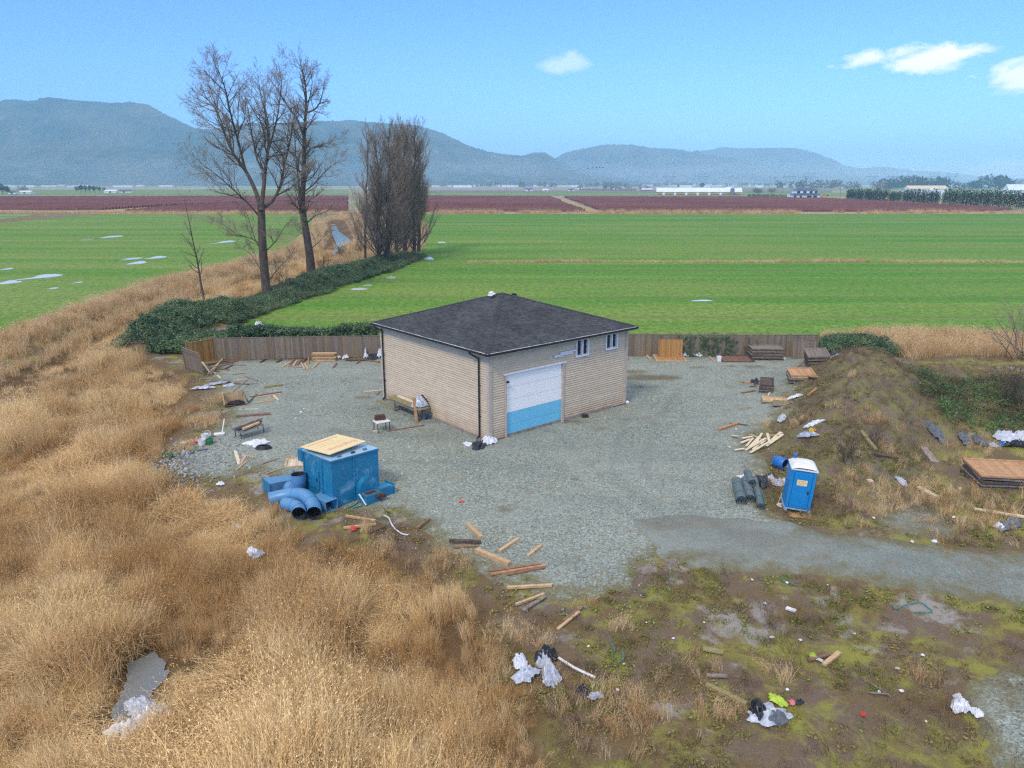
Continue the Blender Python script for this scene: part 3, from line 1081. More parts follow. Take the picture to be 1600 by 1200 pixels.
# overhead door: five sections, the two lowest painted blue
DX0, DX1, DZ1 = 1.16, 5.56, 3.66
door = MB().box(((DX0 + DX1) / 2, .09, DZ1 / 2 + .02), (DX1 - DX0, .02, DZ1)).build('overhead_door', MAT['door_white'], shop)
hgt = DZ1 / 5
for k in range(5):
    z0, z1 = .02 + k * hgt, .02 + (k + 1) * hgt - .012
    m = MB()
    m.box(((DX0 + DX1) / 2, .052, (z0 + z1) / 2), (DX1 - DX0 - .01, .05, z1 - z0))
    for j in range(1, 4):                                # pressed ribs
        m.box(((DX0 + DX1) / 2, .026, z0 + (z1 - z0) * j / 4), (DX1 - DX0 - .06, .006, .02))
    p_ = m.build('door_section', MAT['door_blue'] if k < 2 else MAT['door_white'], door, bevel=.004)
    p_['label'] = ('pale blue' if k < 2 else 'white') + ' section of the overhead door'
m = MB()
m.box((DX0 - .03, -.04, DZ1 / 2 + .03), (.09, .15, DZ1 + .06))
m.build('door_jamb', MAT['trim_beige'], shop)
m = MB()
m.box((DX1 + .05, -.03, DZ1 / 2 + .03), (.16, .13, DZ1 + .06))
m.box((DX1 + .15, -.045, DZ1 / 2 + .02), (.03, .05, DZ1))
m.build('door_jamb', MAT['trim_beige'], shop)
MB().box(((DX0 + DX1) / 2 + .02, -.045, DZ1 + .11), (DX1 - DX0 + .38, .15, .09)).build('door_head', MAT['trim_white'], shop)
m = MB()
m.box((DX0 + .06, -.09, 3.33), (.18, .2, .09))
m.box((DX0 + .02, -.05, 3.05), (.05, .06, .5))
m.build('wall_lamp', MAT['black_metal'], shop, bevel=.01)
# windows: two sashes each
for (h0, h1, z0, z1) in HOLES[1:]:
    m = MB()
    f = .085
    cx, cz = (h0 + h1) / 2, (z0 + z1) / 2
    for (bx_, bz_, bw, bh) in ((h0 + f / 2 - .03, cz, f, z1 - z0 + .06), (h1 - f / 2 + .03, cz, f, z1 - z0 + .06), (cx, z1 - f / 2 + .03, h1 - h0 + .06 - 2 * f, f), (cx, z0 + f / 2 - .03, h1 - h0 + .06 - 2 * f, f), (cx, cz, .09, z1 - z0 + .06 - 2 * f)):
        m.box((bx_, -.035, bz_), (bw, .15, bh))
    w = m.build('window', MAT['trim_white'], shop, bevel=.006)
    for q in (0, 1):
        xa, xb = (h0 + f - .03, cx - .045) if q == 0 else (cx + .045, h1 - f + .03)
        za, zb = z0 + f - .03, z1 - f + .03
        s_ = MB()
        fr = .03
        s_.box((xa + fr / 2, .012, cz), (fr, .05, zb - za))
        s_.box((xb - fr / 2, .012, cz), (fr, .05, zb - za))
        s_.box(((xa + xb) / 2, .012, za + fr / 2), (xb - xa - 2 * fr, .05, fr))
        s_.box(((xa + xb) / 2, .012, zb - fr / 2), (xb - xa - 2 * fr, .05, fr))
        s_.build('sash', MAT['trim_white'], w)
        MB().box(((xa + xb) / 2, .03, cz), (xb - xa - 2 * fr, .012, zb - za - 2 * fr)).build('pane', MAT['glass'], w)
# where two courses of siding have come off, house wrap shows
m = MB()
m.box((5.95, -.086, 4.36), (1.3, .012, .1))
m.box((5.55, -.086, 4.25), (1.55, .012, .1))
m.box((5.2, -.086, 4.17), (.75, .012, .05))
m.build('missing_siding_patch', MAT['white_film'], shop)
MB().box((8.0, -.03, .13), (4.3, .03, .16)).build('footing_board', MAT['concrete'], shop)
MB().box((-.03, 4.7, .12), (.03, 8.6, .14)).build('footing_board', MAT['concrete'], shop)


# ------------------------------------------------------------------ fences
def wood_board_mat(name, c1, c2, c3):
    t = NT(name)
    g_ = t.noise(3, 5, .7, t.mapping((9, 9, .5)))
    col = t.mix(t.ramp(g_, [(.35, 0), (.65, 1)]), c1, c2)
    col = t.mix(t.ramp(t.noise(.8, 4, .7), [(.5, 0), (.7, .7)]), col, c3)
    col = t.mix(1.0, col, t.attr('tint', out='Color'), 'MULTIPLY')
    t.bump(g_, .3, .01)
    return t.done(col, .9, spec=.2)


MAT['fence_grey'] = wood_board_mat('weathered_fence', S(138, 126, 110), S(112, 100, 86), S(142, 114, 88))
MAT['fence_orange'] = wood_board_mat('stained_fence', S(176, 136, 82), S(152, 112, 62), S(166, 122, 78))
MAT['fence_post'] = wood_board_mat('fence_post', S(150, 128, 92), S(120, 104, 74), S(130, 124, 70))


def fence(name, A, B, n, label, h=1.8, mat='fence_grey', group=None, posts=True, lean=0.0):
    A, B = Vector((A[0], A[1], 0)), Vector((B[0], B[1], 0))
    d = B - A
    L = d.length
    root = empty(name, A, math.atan2(d.y, d.x), label, 'fence', group)
    root.rotation_euler[0] = lean
    step = L / n
    for i in range(n):
        x0, x1 = i * step + .05, (i + 1) * step - .05
        m = MB()
        x = x0
        while x < x1 - .05:
            w = min(.137, x1 - x - .003)
            hh = h - .06 + random.uniform(-.02, .02)
            m.box((x + w / 2, -.02 + random.uniform(-.004, .004), .06 + hh / 2), (w, .018, hh), random.choice((.78, .88, .95, 1, 1.05, 1.15)))
            x += .143
        pk = m.build('picket_panel', MAT[mat], root)
        pk['kind'] = 'stuff'
        for z_ in (.25, h - .2):
            MB().box(((x0 + x1) / 2, .02, z_), (x1 - x0, .045, .09), .9).build('rail', MAT[mat], root)
        MB().box(((x0 + x1) / 2, -.01, h + .03), (x1 - x0, .09, .035), 1.05).build('cap_rail', MAT[mat], root)
    if posts:
        for i in range(n + 1):
            m = MB()
            m.box((i * step, .0, (h + .12) / 2), (.1, .1, h + .12), random.uniform(.85, 1.1))
            m.box((i * step, .0, h + .14), (.125, .125, .04), 1)
            m.build('post', MAT['fence_post'], root)
    return root


fA, fB = G(338, 563), G(597, 558.5)
fence('wooden_fence', fA, fB, 6, 'long weathered grey board fence behind the yard, left of the workshop', 1.82)
fC, fD = G(295, 572), fA
fence('wooden_fence', fC, (fD[0] - .12, fD[1] + .05), 1, 'short orange stained fence section at the left end of the grey fence', 1.8, 'fence_orange')
fence('wooden_fence', G(318, 588), G(291, 577), 1, 'leaning grey fence panel beside the orange section, nearest the dry reeds', 1.75, 'fence_grey', lean=R(-5))
fE, fF = G(966, 557), G(1275, 557.5)
fence('wooden_fence', fE, fF, 7, 'long weathered grey board fence behind the yard, right of the workshop', 1.85)
# single panels leaning on the right-hand fence
p = G(1026, 560)
q = G(1066, 560)
fence('fence_panel', (p[0], p[1] - .25), (q[0], q[1] - .25), 1, 'light orange fence panel standing against the right fence near the workshop', 1.6, 'fence_orange', posts=False, lean=R(-7))['category'] = 'fence panel'
p = G(1234, 560)
q = G(1272, 561)
fence('fence_panel', (p[0], p[1] - .35), (q[0], q[1] - .3), 1, 'grey fence panel leaning at the far right end of the right fence', 1.6, 'fence_grey', posts=False, lean=R(-8))['category'] = 'fence panel'


# ------------------------------------------------------------------ framed fence panels lying about, stacks of them
def flat_panel(parent, w, l, M, mat, frame, tn=1.0):
    """a framed board panel lying flat: frame and boards, as two parts"""
    m = MB()
    for sx in (-1, 1):
        m.box((sx * (w / 2 - .045), 0, .05), (.09, l, .1), tn, M)
    for sy in (-1, 1):
        m.box((0, sy * (l / 2 - .045), .05), (w - .18, .09, .1), tn, M)
    m.build('frame', MAT[frame], parent)
    m = MB()
    x = -w / 2 + .1
    while x < w / 2 - .12:
        m.box((x + .068, 0, .04), (.132, l - .185, .03), tn * random.uniform(.85, 1.12), M)
        x += .14
    b = m.build('boards', MAT[mat], parent)
    b['kind'] = 'stuff'


def panel_stack(name, px, py, w, l, n, rz, label, mats, frame=None, tilt=(0, 0), dz=.12, jit=.06, cat='fence panels', lift=0):
    c = G(px, py)
    root = empty(name, (c[0], c[1], hz(*c) + lift), rz, label, cat, rot=(tilt[0], tilt[1], rz))
    for i in range(n):
        M = Matrix.Translation((random.uniform(-jit, jit), random.uniform(-jit, jit), i * dz)) @ Matrix.Rotation(random.uniform(-.04, .04) * (n > 1), 4, 'Z')
        pr = empty('panel', (0, 0, 0))
        pr.parent = root
        flat_panel(pr, w, l, M, mats[i % len(mats)], frame or mats[i % len(mats)], random.uniform(.85, 1.1))
    return root


panel_stack('fence_panel', 1047, 562, 2.5, 1.6, 1, R(1), 'orange framed panel lying flat in front of the standing orange panel', ['wood_cedar'], 'wood_new', tilt=(R(6), 0), cat='fence panel', lift=.1)
panel_stack('fence_panel', 1149, 563, 2.6, 1.7, 1, R(-1), 'brown framed panel lying flat left of the tall grey stack', ['wood_red'], 'wood_dark', tilt=(R(5), 0), cat='fence panel', lift=.1)
panel_stack('panel_stack', 1194, 561, 2.5, 1.5, 9, R(-2), 'tall stack of grey weathered panels against the right fence', ['wood_grey', 'wood_dark'], cat='panel stack')
panel_stack('panel_stack', 1276, 577, 1.6, 2.3, 9, R(-14), 'dark grey stack of panels at the right end of the right fence', ['wood_grey', 'wood_dark'], tilt=(R(4), R(-5)), cat='panel stack')
panel_stack('panel_stack', 1250, 603, 1.7, 1.9, 5, R(-12), 'pale tan stack of panels at the berm foot in front of the dark stack', ['wood_grey', 'wood_dark', 'wood_grey', 'wood_new', 'plywood'], tilt=(R(3), R(-2)), cat='panel stack')
panel_stack('panel_stack', 1197, 612, .9, 1.7, 6, R(-20), 'small bundle of grey boards beside a dark rag, right of the workshop', ['wood_grey', 'wood_dark'], tilt=(R(4), 0), cat='board bundle')
panel_stack('panel_stack', 1572, 752, 3.4, 1.9, 5, R(-6), 'long pinkish framed panel on a stack at the right edge among dry grass', ['wood_dark', 'wood_grey', 'wood_dark', 'wood_grey', 'plywood'], None, tilt=(R(5), R(1)), dz=.16, cat='panel stack')
panel_stack('pallet', 463, 724, 1.1, 1.3, 1, R(12), 'flat slatted wooden panel behind the blue machine, left side', ['wood_pale'], 'wood_new', cat='pallet')
panel_stack('fence_panel', 1208, 632, 1.5, 1.0, 2, R(-18), 'low grey broken panel lying below the small board bundle', ['wood_grey', 'wood_new'], cat='fence panel')
panel_stack('fence_panel', 1228, 640, 1.6, 1.1, 1, R(-20), 'mossy panel lying at the berm foot beside the low broken panel', ['wood_mossy'], 'wood_grey', cat='fence panel')

# ------------------------------------------------------------------ scattered vegetation (geometry-node instances, one object per kind)
def src_coll(name, meshes, mat):
    c = bpy.data.collections.new(name)
    for i, (V, Fq, cols) in enumerate(meshes):
        me = bpy.data.meshes.new(name)
        me.from_pydata(V, [], Fq)
        at = me.attributes.new('tint', 'FLOAT', 'FACE')
        at.data.foreach_set('value', cols)
        me.materials.append(mat)
        o = bpy.data.objects.new('%s_%02d' % (name, i), me)
        c.objects.link(o)
    return c


def scatter(name, pts, rot, scl, tint, coll, n_src, mat):
    me = bpy.data.meshes.new(name)
    n = len(pts)
    me.vertices.add(n)
    me.vertices.foreach_set('co', np.asarray(pts, np.float32).ravel())
    for an, ty, arr in (('rot', 'FLOAT_VECTOR', rot), ('scl', 'FLOAT_VECTOR', scl)):
        at = me.attributes.new(an, ty, 'POINT')
        at.data.foreach_set('vector', np.asarray(arr, np.float32).ravel())
    at = me.attributes.new('vary', 'FLOAT', 'POINT')
    at.data.foreach_set('value', np.asarray(tint, np.float32))
    at = me.attributes.new('pick', 'INT', 'POINT')
    at.data.foreach_set('value', rng.integers(0, n_src, n).astype(np.int32))
    me.materials.append(mat)
    o = bpy.data.objects.new(name, me)
    COL.objects.link(o)
    ng = bpy.data.node_groups.new(name, 'GeometryNodeTree')
    ng.interface.new_socket('Geometry', in_out='INPUT', socket_type='NodeSocketGeometry')
    ng.interface.new_socket('Geometry', in_out='OUTPUT', socket_type='NodeSocketGeometry')
    N, L = ng.nodes, ng.links
    gi, go = N.new('NodeGroupInput'), N.new('NodeGroupOutput')
    iop = N.new('GeometryNodeInstanceOnPoints')
    ci = N.new('GeometryNodeCollectionInfo')
    ci.inputs['Collection'].default_value = coll
    ci.inputs['Separate Children'].default_value = True
    ci.inputs['Reset Children'].default_value = True
    iop.inputs['Pick Instance'].default_value = True

    def na(nm, ty):
        a = N.new('GeometryNodeInputNamedAttribute')
        a.data_type = ty
        a.inputs['Name'].default_value = nm
        return a.outputs['Attribute']
    e2r = N.new('FunctionNodeEulerToRotation')
    L.new(na('rot', 'FLOAT_VECTOR'), e2r.inputs[0])
    L.new(gi.outputs[0], iop.inputs['Points'])
    L.new(ci.outputs[0], iop.inputs['Instance'])
    L.new(na('pick', 'INT'), iop.inputs['Instance Index'])
    L.new(e2r.outputs[0], iop.inputs['Rotation'])
    L.new(na('scl', 'FLOAT_VECTOR'), iop.inputs['Scale'])
    L.new(iop.outputs[0], go.inputs[0])
    md = o.modifiers.new('scatter', 'NODES')
    md.node_group = ng
    return tag(o, kind='stuff')


def leaf_mat(name, c1, c2, c3=None, rough=.85, trans=.25):
    """colour runs from c1 to c2 with the instance, c3 in some blades"""
    t = NT(name)
    col = t.mix(t.attr('vary', 'INSTANCER'), c1, c2)
    if c3:
        col = t.mix(t.ramp(t.objrand(), [(.6, 0), (1, .8)]), col, c3)
    col = t.mix(1.0, col, t.attr('tint', out='Color'), 'MULTIPLY')
    t.done(col, rough, spec=.15)
    tr = t.n.new('ShaderNodeBsdfTranslucent')
    t.l.new(col, tr.inputs[0])
    mx = t.n.new('ShaderNodeMixShader')
    mx.inputs[0].default_value = trans
    t.l.new(t.b.outputs[0], mx.inputs[1])
    t.l.new(tr.outputs[0], mx.inputs[2])
    t.l.new(mx.outputs[0], t.n['Material Output'].inputs['Surface'])
    return t.mat


def blade_tuft(n, rad, h, lean, width, spread=.5, head=0.0, seg=3, bend=.6, hvar=.35):
    V, Fq, C = [], [], []
    for i in range(n):
        a, r = random.uniform(0, 6.283), rad * math.sqrt(random.random())
        bx_, by_ = r * math.cos(a), r * math.sin(a)
        L = h * random.uniform(1 - hvar, 1 + hvar * .6)
        da = random.gauss(0, spread)
        ph = random.uniform(0, 6.283)
        lx, ly = lean + da * math.cos(ph), da * math.sin(ph)
        w = width * random.uniform(.7, 1.3)
        wa = random.uniform(0, 3.14)
        wx, wy = math.cos(wa), math.sin(wa)
        c = random.uniform(.48, 1.28)
        x, y, z = bx_, by_, -.04
        tilt = .15
        b0 = len(V)
        for s in range(seg + 1):
            f = s / seg
            ww = w * (1 - .75 * f) / 2
            V += [(x - wx * ww, y - wy * ww, z), (x + wx * ww, y + wy * ww, z)]
            k = tilt + bend * f * 1.6
            dx, dy = lx * k, ly * k
            m = math.sqrt(dx * dx + dy * dy + 1)
            # strongly bent blades droop
            dz = 1.0 - max(0, (math.hypot(dx, dy) - .8)) * .9
            m = math.sqrt(dx * dx + dy * dy + dz * dz)
            x += dx / m * L / seg
            y += dy / m * L / seg
            z = max(.02, z + dz / m * L / seg)
        for s in range(seg):
            q = b0 + 2 * s
            Fq.append((q, q + 1, q + 3, q + 2))
            C.append(c)
        if head > 0:
            q = len(V)
            hx, hy = dx / m, dy / m
            hl = head * random.uniform(2.5, 4.5)
            V += [(x - wx * head * .5, y - wy * head * .5, z), (x + wx * head * .5, y + wy * head * .5, z), (x + hx * hl + wx * head * .2, y + hy * hl + wy * head * .2, z + .5 * hl), (x + hx * hl - wx * head * .2, y + hy * hl - wy * head * .2, z + .5 * hl)]
            Fq.append((q, q + 1, q + 2, q + 3))
            C.append(c * 1.08)
    return V, Fq, C


def leaf_clump(n, r, size, flat=.6, twigs=3):
    V, Fq, C = [], [], []
    for i in range(n):
        d = Vector((random.gauss(0, 1), random.gauss(0, 1), abs(random.gauss(0, 1)) * flat)).normalized() * r * random.uniform(.45, 1.0)
        nn = (d.normalized() + Vector((random.gauss(0, .5), random.gauss(0, .5), random.gauss(.3, .5)))).normalized()
        a = nn.orthogonal().normalized()
        a.rotate(Matrix.Rotation(random.uniform(0, 6.28), 3, nn))
        b = nn.cross(a)
        s = size * random.uniform(.6, 1.3)
        q = len(V)
        V += [tuple(d - a * s), tuple(d + b * s * .55 - nn * s * .15), tuple(d + a * s), tuple(d - b * s * .55 - nn * s * .15)]
        Fq += [(q, q + 1, q + 2, q + 3)]
        C.append(random.uniform(.6, 1.25))
    for i in range(twigs):
        a = Vector((random.gauss(0, r * .6), random.gauss(0, r * .6), 0))
        b = a + Vector((random.gauss(0, r), random.gauss(0, r), r * random.uniform(.5, 1.3)))
        q = len(V)
        w = Vector((.008, .008, 0))
        V += [tuple(a - w), tuple(a + w), tuple(b + w * .4), tuple(b - w * .4)]
        Fq.append((q, q + 1, q + 2, q + 3))
        C.append(.7)
    return V, Fq, C


def cand(n, x0, x1, y0, y1):
    return rng.uniform(x0, x1, n), rng.uniform(y0, y1, n)


def in_view(x, y, m=1.0):
    dpt = y * math.cos(PITCH) + CAMH * math.sin(PITCH)
    return np.abs(x) < dpt * (800 / FPX) + 2.5 * m


def lay(x, y, z=None, tilt=.12):
    n = len(x)
    z = height(x, y) if z is None else z
    rot = np.c_[rng.normal(0, tilt, n), rng.normal(0, tilt, n), rng.uniform(0, 6.283, n)]
    return np.c_[x, y, z], rot


# --- tall dry reed canary grass in the wet ground to the left
MAT['reed'] = leaf_mat('dry_reed_grass', S(250, 218, 160), S(208, 168, 110), S(252, 232, 186))
reeds = src_coll('reed_tuft', [blade_tuft(64, .38, .95, ln, .013, sp, .012, 3, bd, .5) for ln, sp, bd in ((.15, .6, .6), (.3, .8, .8), (.5, .9, .9), (.8, .9, 1.1), (.2, 1.1, .9), (1.2, .9, 1.3))], MAT['reed'])
water_polys = [(CREEK, .3), (POND, 1.8)]


def reed_points(n, x0, x1, y0, y1):
    x, y = cand(n, x0, x1, y0, y1)
    k = in_view(x, y)
    x, y = x[k], y[k]
    s = sd(x, y, REED) + 1.6 * (fbm(x * .5, y * .5, 31, 3) - .5)
    k = s > .35
    for P, mg in water_polys:
        k &= sd(x, y, P) < -mg * .2 * (2 * fbm(x * 1.4, y * 1.4, 58, 3))
    d, _ = seg_dist(x, y, DITCH)
    wet = (d < .45 + .5 * fbm(x * .35, y * .35, 55, 2)) & (fbm(x * .12, y * .12, 57, 2) > .42)
    k &= ~wet
    x, y, s = x[k], y[k], s[k]
    # trodden and lodged patches are thin
    lod = fbm(x * .22 + 40, y * .22, 71, 4)
    gap = fbm(x * 1.1, y * 1.1 + 9, 73, 3)
    k = rng.random(len(x)) < np.clip(1.25 - 1.6 * np.abs(lod - .40) * 0 - (lod < .36) * .35, 0, 1) * np.where(gap < .36, .12, 1.0)
    return x[k], y[k], s[k], lod[k]


xa, ya, s_, lod = [np.concatenate(q) for q in zip(reed_points(30000, -34, 8, 10, 44), reed_points(26000, -62, -8, 42, 150), reed_points(5000, -42, -22, 120, 300))]
flow = fbm(xa * .09, ya * .09, 61, 2) * 6.0 + fbm(xa * .4, ya * .4, 62, 2) * 1.6
hgt_n = fbm(xa * .3, ya * .3, 63, 4)
hum = fbm(xa * .85, ya * .85, 66, 2)
tall = np.interp(hgt_n, [.3, .5, .7], [.5, .9, 1.35]) * np.interp(hum, [.25, .5, .75], [.6, 1.0, 1.3]) * np.clip(.55 + s_ * .3, .5, 1)
dd, _ = seg_dist(xa, ya, DITCH)
tall = tall * np.where(ya > 45, np.interp(dd, [.8, 5.0], [.3, 1.0]), 1)
front = np.exp(-(((xa + 3.0) / 4.5) ** 2 + ((ya - 19) / 5.5) ** 2))          # the tall stand nearest the yard
tall = tall * (1 + .1 * front)
pts, rot = lay(xa, ya, tilt=.1)
rot[:, 2] = flow + rng.normal(0, 1.1, len(xa))
lodged = (lod < .47)
scl = np.c_[np.ones(len(xa)) * (1 + .25 * lodged), np.ones(len(xa)) * (1 + .25 * lodged), np.where(lodged, .45, 1.0)] * tall[:, None] * rng.uniform(.8, 1.2, (len(xa), 1))
scl[ya > 60] *= (1.25, 1.25, 1.0)
vary = np.clip(.5 + 4.5 * (fbm(xa * .35, ya * .35, 64, 4) - .5), 0, 1)
scatter('reed_grass', pts, rot, scl, vary, reeds, 6, MAT['reed'])

# --- dry grass on the dyke beyond the ditch, behind the berm, in the field strip and in clumps on the waste ground
MAT['drygrass'] = leaf_mat('dry_bank_grass', S(232, 202, 152), S(204, 168, 118), S(240, 218, 174))
grass = src_coll('dry_grass_tuft', [blade_tuft(34, .3, .75, ln, .02, sp, .02, 3, bd) for ln, sp, bd in ((.3, .6, .7), (.7, .6, .9), (.2, .9, 1.0), (1.0, .7, 1.1))], MAT['drygrass'])
X, Y, SC = [], [], []


def add_patch(x, y, sc_):
    X.append(x)
    Y.append(y)
    SC.append(np.broadcast_to(sc_, x.shape) * rng.uniform(.7, 1.25, len(x)))


x, y = cand(60000, -95, -20, 40, 150)
d, _ = seg_dist(x, y, DIKE)
dd, _ = seg_dist(x, y, DITCH)
k = ((d < 1.9) | ((dd < 1.9) & (dd > .7) & (rng.random(len(x)) < .25)) | ((sd(x, y, FIELD_L) < 0) & (sd(x, y, REED) < .8) & (dd < 4) & (dd > 1.0) & (rng.random(len(x)) < .35))) & in_view(x, y) & (sd(x, y, FIELD_L) < .3) & (rng.random(len(x)) < .8)
add_patch(x[k], y[k], 1.0 + .5 * fbm(x[k] * .2, y[k] * .2, 3, 2))
BACK = GP([(1272, 527), (1380, 523), (1470, 522), (1570, 526), (1700, 535), (1720, 575), (1560, 557), (1420, 560), (1380, 553), (1330, 540)])
x, y = cand(9000, 24, 62, 54, 76)
k = (sd(x, y, BACK) + 1.5 * (fbm(x * .4, y * .4, 5, 3) - .5) > 0)
add_patch(x[k], y[k], .9 + .4 * fbm(x[k] * .3, y[k] * .3, 3, 2))
# strip across the right field
x, y = cand(5200, -8, 105, 133.5, 138)
k = (np.abs(y - 135.7 - .6 * np.sin(x * .13)) < .9) & (fbm(x * .06, x * 0, 91, 3) > .3) & in_view(x, y)
add_patch(x[k], y[k], .2 + .8 * fbm(x[k] * .25, y[k] * .25, 4, 3))
# tan verge along the berry fields
x, y = cand(4000, -60, 260, 357, 364)
add_patch(x, y, 1.6 * (fbm(x * .07, y * .2, 6, 3) > .42) + .4)
x, y = cand(9000, -75, -16, 135, 330)
k = (sd(x, y, FIELD_L) < -.5) & (sd(x, y, FIELD_R) < -.5) & (sd(x, y, CREEK) < -.3) & (sd(x, y, REED) < 1)
add_patch(x[k], y[k], 1.3 + .6 * fbm(x[k] * .2, y[k] * .2, 3, 2))
x, y = cand(2500, -270, -45, 356, 366)
add_patch(x, y, 1.6)
# clumps on the right-hand waste ground
CL = [(1440, 790, 2.4, 20), (1500, 780, 2.0, 16), (1480, 830, 1.6, 10), (1530, 800, 2.4, 18), (1345, 800, 1.4, 8), (1450, 770, 1.4, 10), (1400, 715, 1.8, 10), (1460, 700, 2.2, 12), (1520, 700, 1.4, 8), (1365, 655, 1.0, 16), (1340, 770, 1.4, 12), (1385, 780, 1.4, 12),
      (1580, 800, 2.5, 18), (1560, 680, 2.0, 12), (1555, 822, 1.4, 10), (970, 980, .5, 5), (1075, 1045, .7, 6), (905, 940, .5, 3), (1000, 1100, 1.0, 16), (960, 1130, 1.4, 24), (1120, 1110, .8, 8), (880, 1080, .8, 8), (700, 880, .9, 14), (800, 990, .8, 10), (840, 1000, .5, 6), (1440, 1060, .6, 4), (1210, 1060, .5, 4),
      (680, 890, .6, 8), (1240, 665, .8, 6), (1195, 665, .6, 4), (1215, 760, .5, 5), (600, 860, .8, 12), (430, 800, .8, 10), (570, 830, .6, 6), (320, 660, 1.2, 30), (345, 625, 1.0, 24), (300, 640, 1.0, 24), (290, 700, .9, 16), (1580, 760, 1.6, 12), (1330, 725, 1.2, 10), (1300, 640, 1.0, 6), (1350, 590, 1.0, 6)]
for cx, cy, r, n in CL:
    c = GT(cx, cy) if cx > 1190 else G(cx, cy)
    n = int(n * 1.6)
    add_patch(rng.normal(c[0], r * .5, n), rng.normal(c[1], r * .5, n), .55)
xa, ya, sc_ = np.concatenate(X), np.concatenate(Y), np.concatenate(SC)
pts, rot = lay(xa, ya, tilt=.15)
scatter('dry_grass', pts, rot, np.c_[sc_, sc_, sc_], np.clip(.5 + 2 * (fbm(xa * .4, ya * .4, 65, 3) - .5), 0, 1), grass, 4, MAT['drygrass'])

# --- bramble and ivy: dark leathery leaves over mounds
MAT['bramble'] = leaf_mat('bramble_leaf', S(112, 138, 92), S(62, 94, 66), S(138, 150, 112), .5, .2)
leaves = src_coll('bramble_clump', [leaf_clump(46, .42, .085, .7, 2) for _ in range(4)], MAT['bramble'])
X, Y, Z, SC = [], [], [], []


def add_leaf(x, y, zoff, sc_):
    X.append(x)
    Y.append(y)
    Z.append(height(x, y) + zoff)
    SC.append(np.broadcast_to(sc_, x.shape) * rng.uniform(.7, 1.3, len(x)))


x, y = cand(38000, -50, -14, 60, 150)
d, tt = seg_dist(x, y, MOUND_L)
wid = np.interp(tt, range(len(MOUND_L)), (2.8, 4.2, 4.2, 3.6, 3.8, 4.0, 4.0, 3.0))
k = (d < wid * (.75 + .5 * fbm(x * .3, y * .3, 25, 3))) & (rng.random(len(x)) < .85)
add_leaf(x[k], y[k], .0 + np.interp(tt[k], range(len(MOUND_L)), (1, 1.2, 1, .5, .7, 1, 1, .8)) * 1.1 * fbm(x[k] * .55, y[k] * .55, 26, 4) ** 1.5, 1.0)
# low ivy behind the left fence
x, y = cand(2600, -24, -12, 60.9, 64.5)
k = fbm(x * .5, y * .5, 27, 3) > .27
add_leaf(x[k], y[k], rng.uniform(.5, 2.0, k.sum()) * (.8 + .5 * fbm(x[k] * .5, x[k] * 0, 28, 2)) * (1 - np.clip((y[k] - 61.5) / 4, 0, 1) * .5), 1.0)
x, y = cand(900, -31, -24, 60.5, 66)
add_leaf(x, y, rng.uniform(.1, .9, len(x)), 1.1)
# bramble right of the berm
x, y = cand(9000, 17, 46, 37, 56)
s_ = sd(x, y, BRAMBLE_R) + 2.4 * (fbm(x * .35, y * .35, 28, 4) - .5)
k = (s_ > .1) & (rng.random(len(x)) < .3 + .8 * sstep(.38, .58, fbm(x * .6 + 9, y * .6, 29, 4)))
k &= rng.random(len(x)) < sstep(-.4, 2.4, s_)
RB = (x[k], y[k], height(x[k], y[k]) + .8 * fbm(x[k] * .7, y[k] * .7, 30, 3) ** 1.6)
# bush at the end of the right fence
for cx, cy, rr, hh, n in ((1318, 543, 2.4, .9, 300), (1350, 547, 2.6, 1.1, 320), (1292, 550, 1.6, .6, 150), (1375, 552, 1.8, .7, 160)):
    c = G(cx, cy)
    u = rng.normal(0, 1, (n, 3))
    u /= np.linalg.norm(u, axis=1)[:, None]
    u[:, 2] = np.abs(u[:, 2])
    r_ = rr * (.75 + .3 * rng.random(n))
    add_leaf(c[0] + u[:, 0] * r_, c[1] + u[:, 1] * r_ * .8, u[:, 2] * hh * rng.uniform(.8, 1.1, n), .9)
xa, ya, za, sc_ = map(np.concatenate, (X, Y, Z, SC))
_, rot = lay(xa, ya, za, .35)
scatter('bramble_leaves', np.c_[xa, ya, za], rot, np.c_[sc_, sc_, sc_], np.clip(.5 + 2.5 * (fbm(xa * .7, ya * .7, 40, 3) - .5), 0, 1), leaves, 4, MAT['bramble'])
MAT['bramble_dull'] = leaf_mat('winter_bramble_leaf', S(108, 142, 84), S(84, 100, 64), S(128, 116, 86), .6, .2)
dull = src_coll('winter_bramble', [leaf_clump(34, .42, .075, .7, 8) for _ in range(4)], MAT['bramble_dull'])
_, rot = lay(RB[0], RB[1], RB[2], .35)
sc_ = rng.uniform(.4, 1.1, len(RB[0]))
scatter('winter_brambles', np.c_[RB], rot, np.c_[sc_, sc_, sc_], np.clip(.5 + 2.5 * (fbm(RB[0] * .8, RB[1] * .8, 44, 3) - .5), 0, 1), dull, 4, MAT['bramble_dull'])
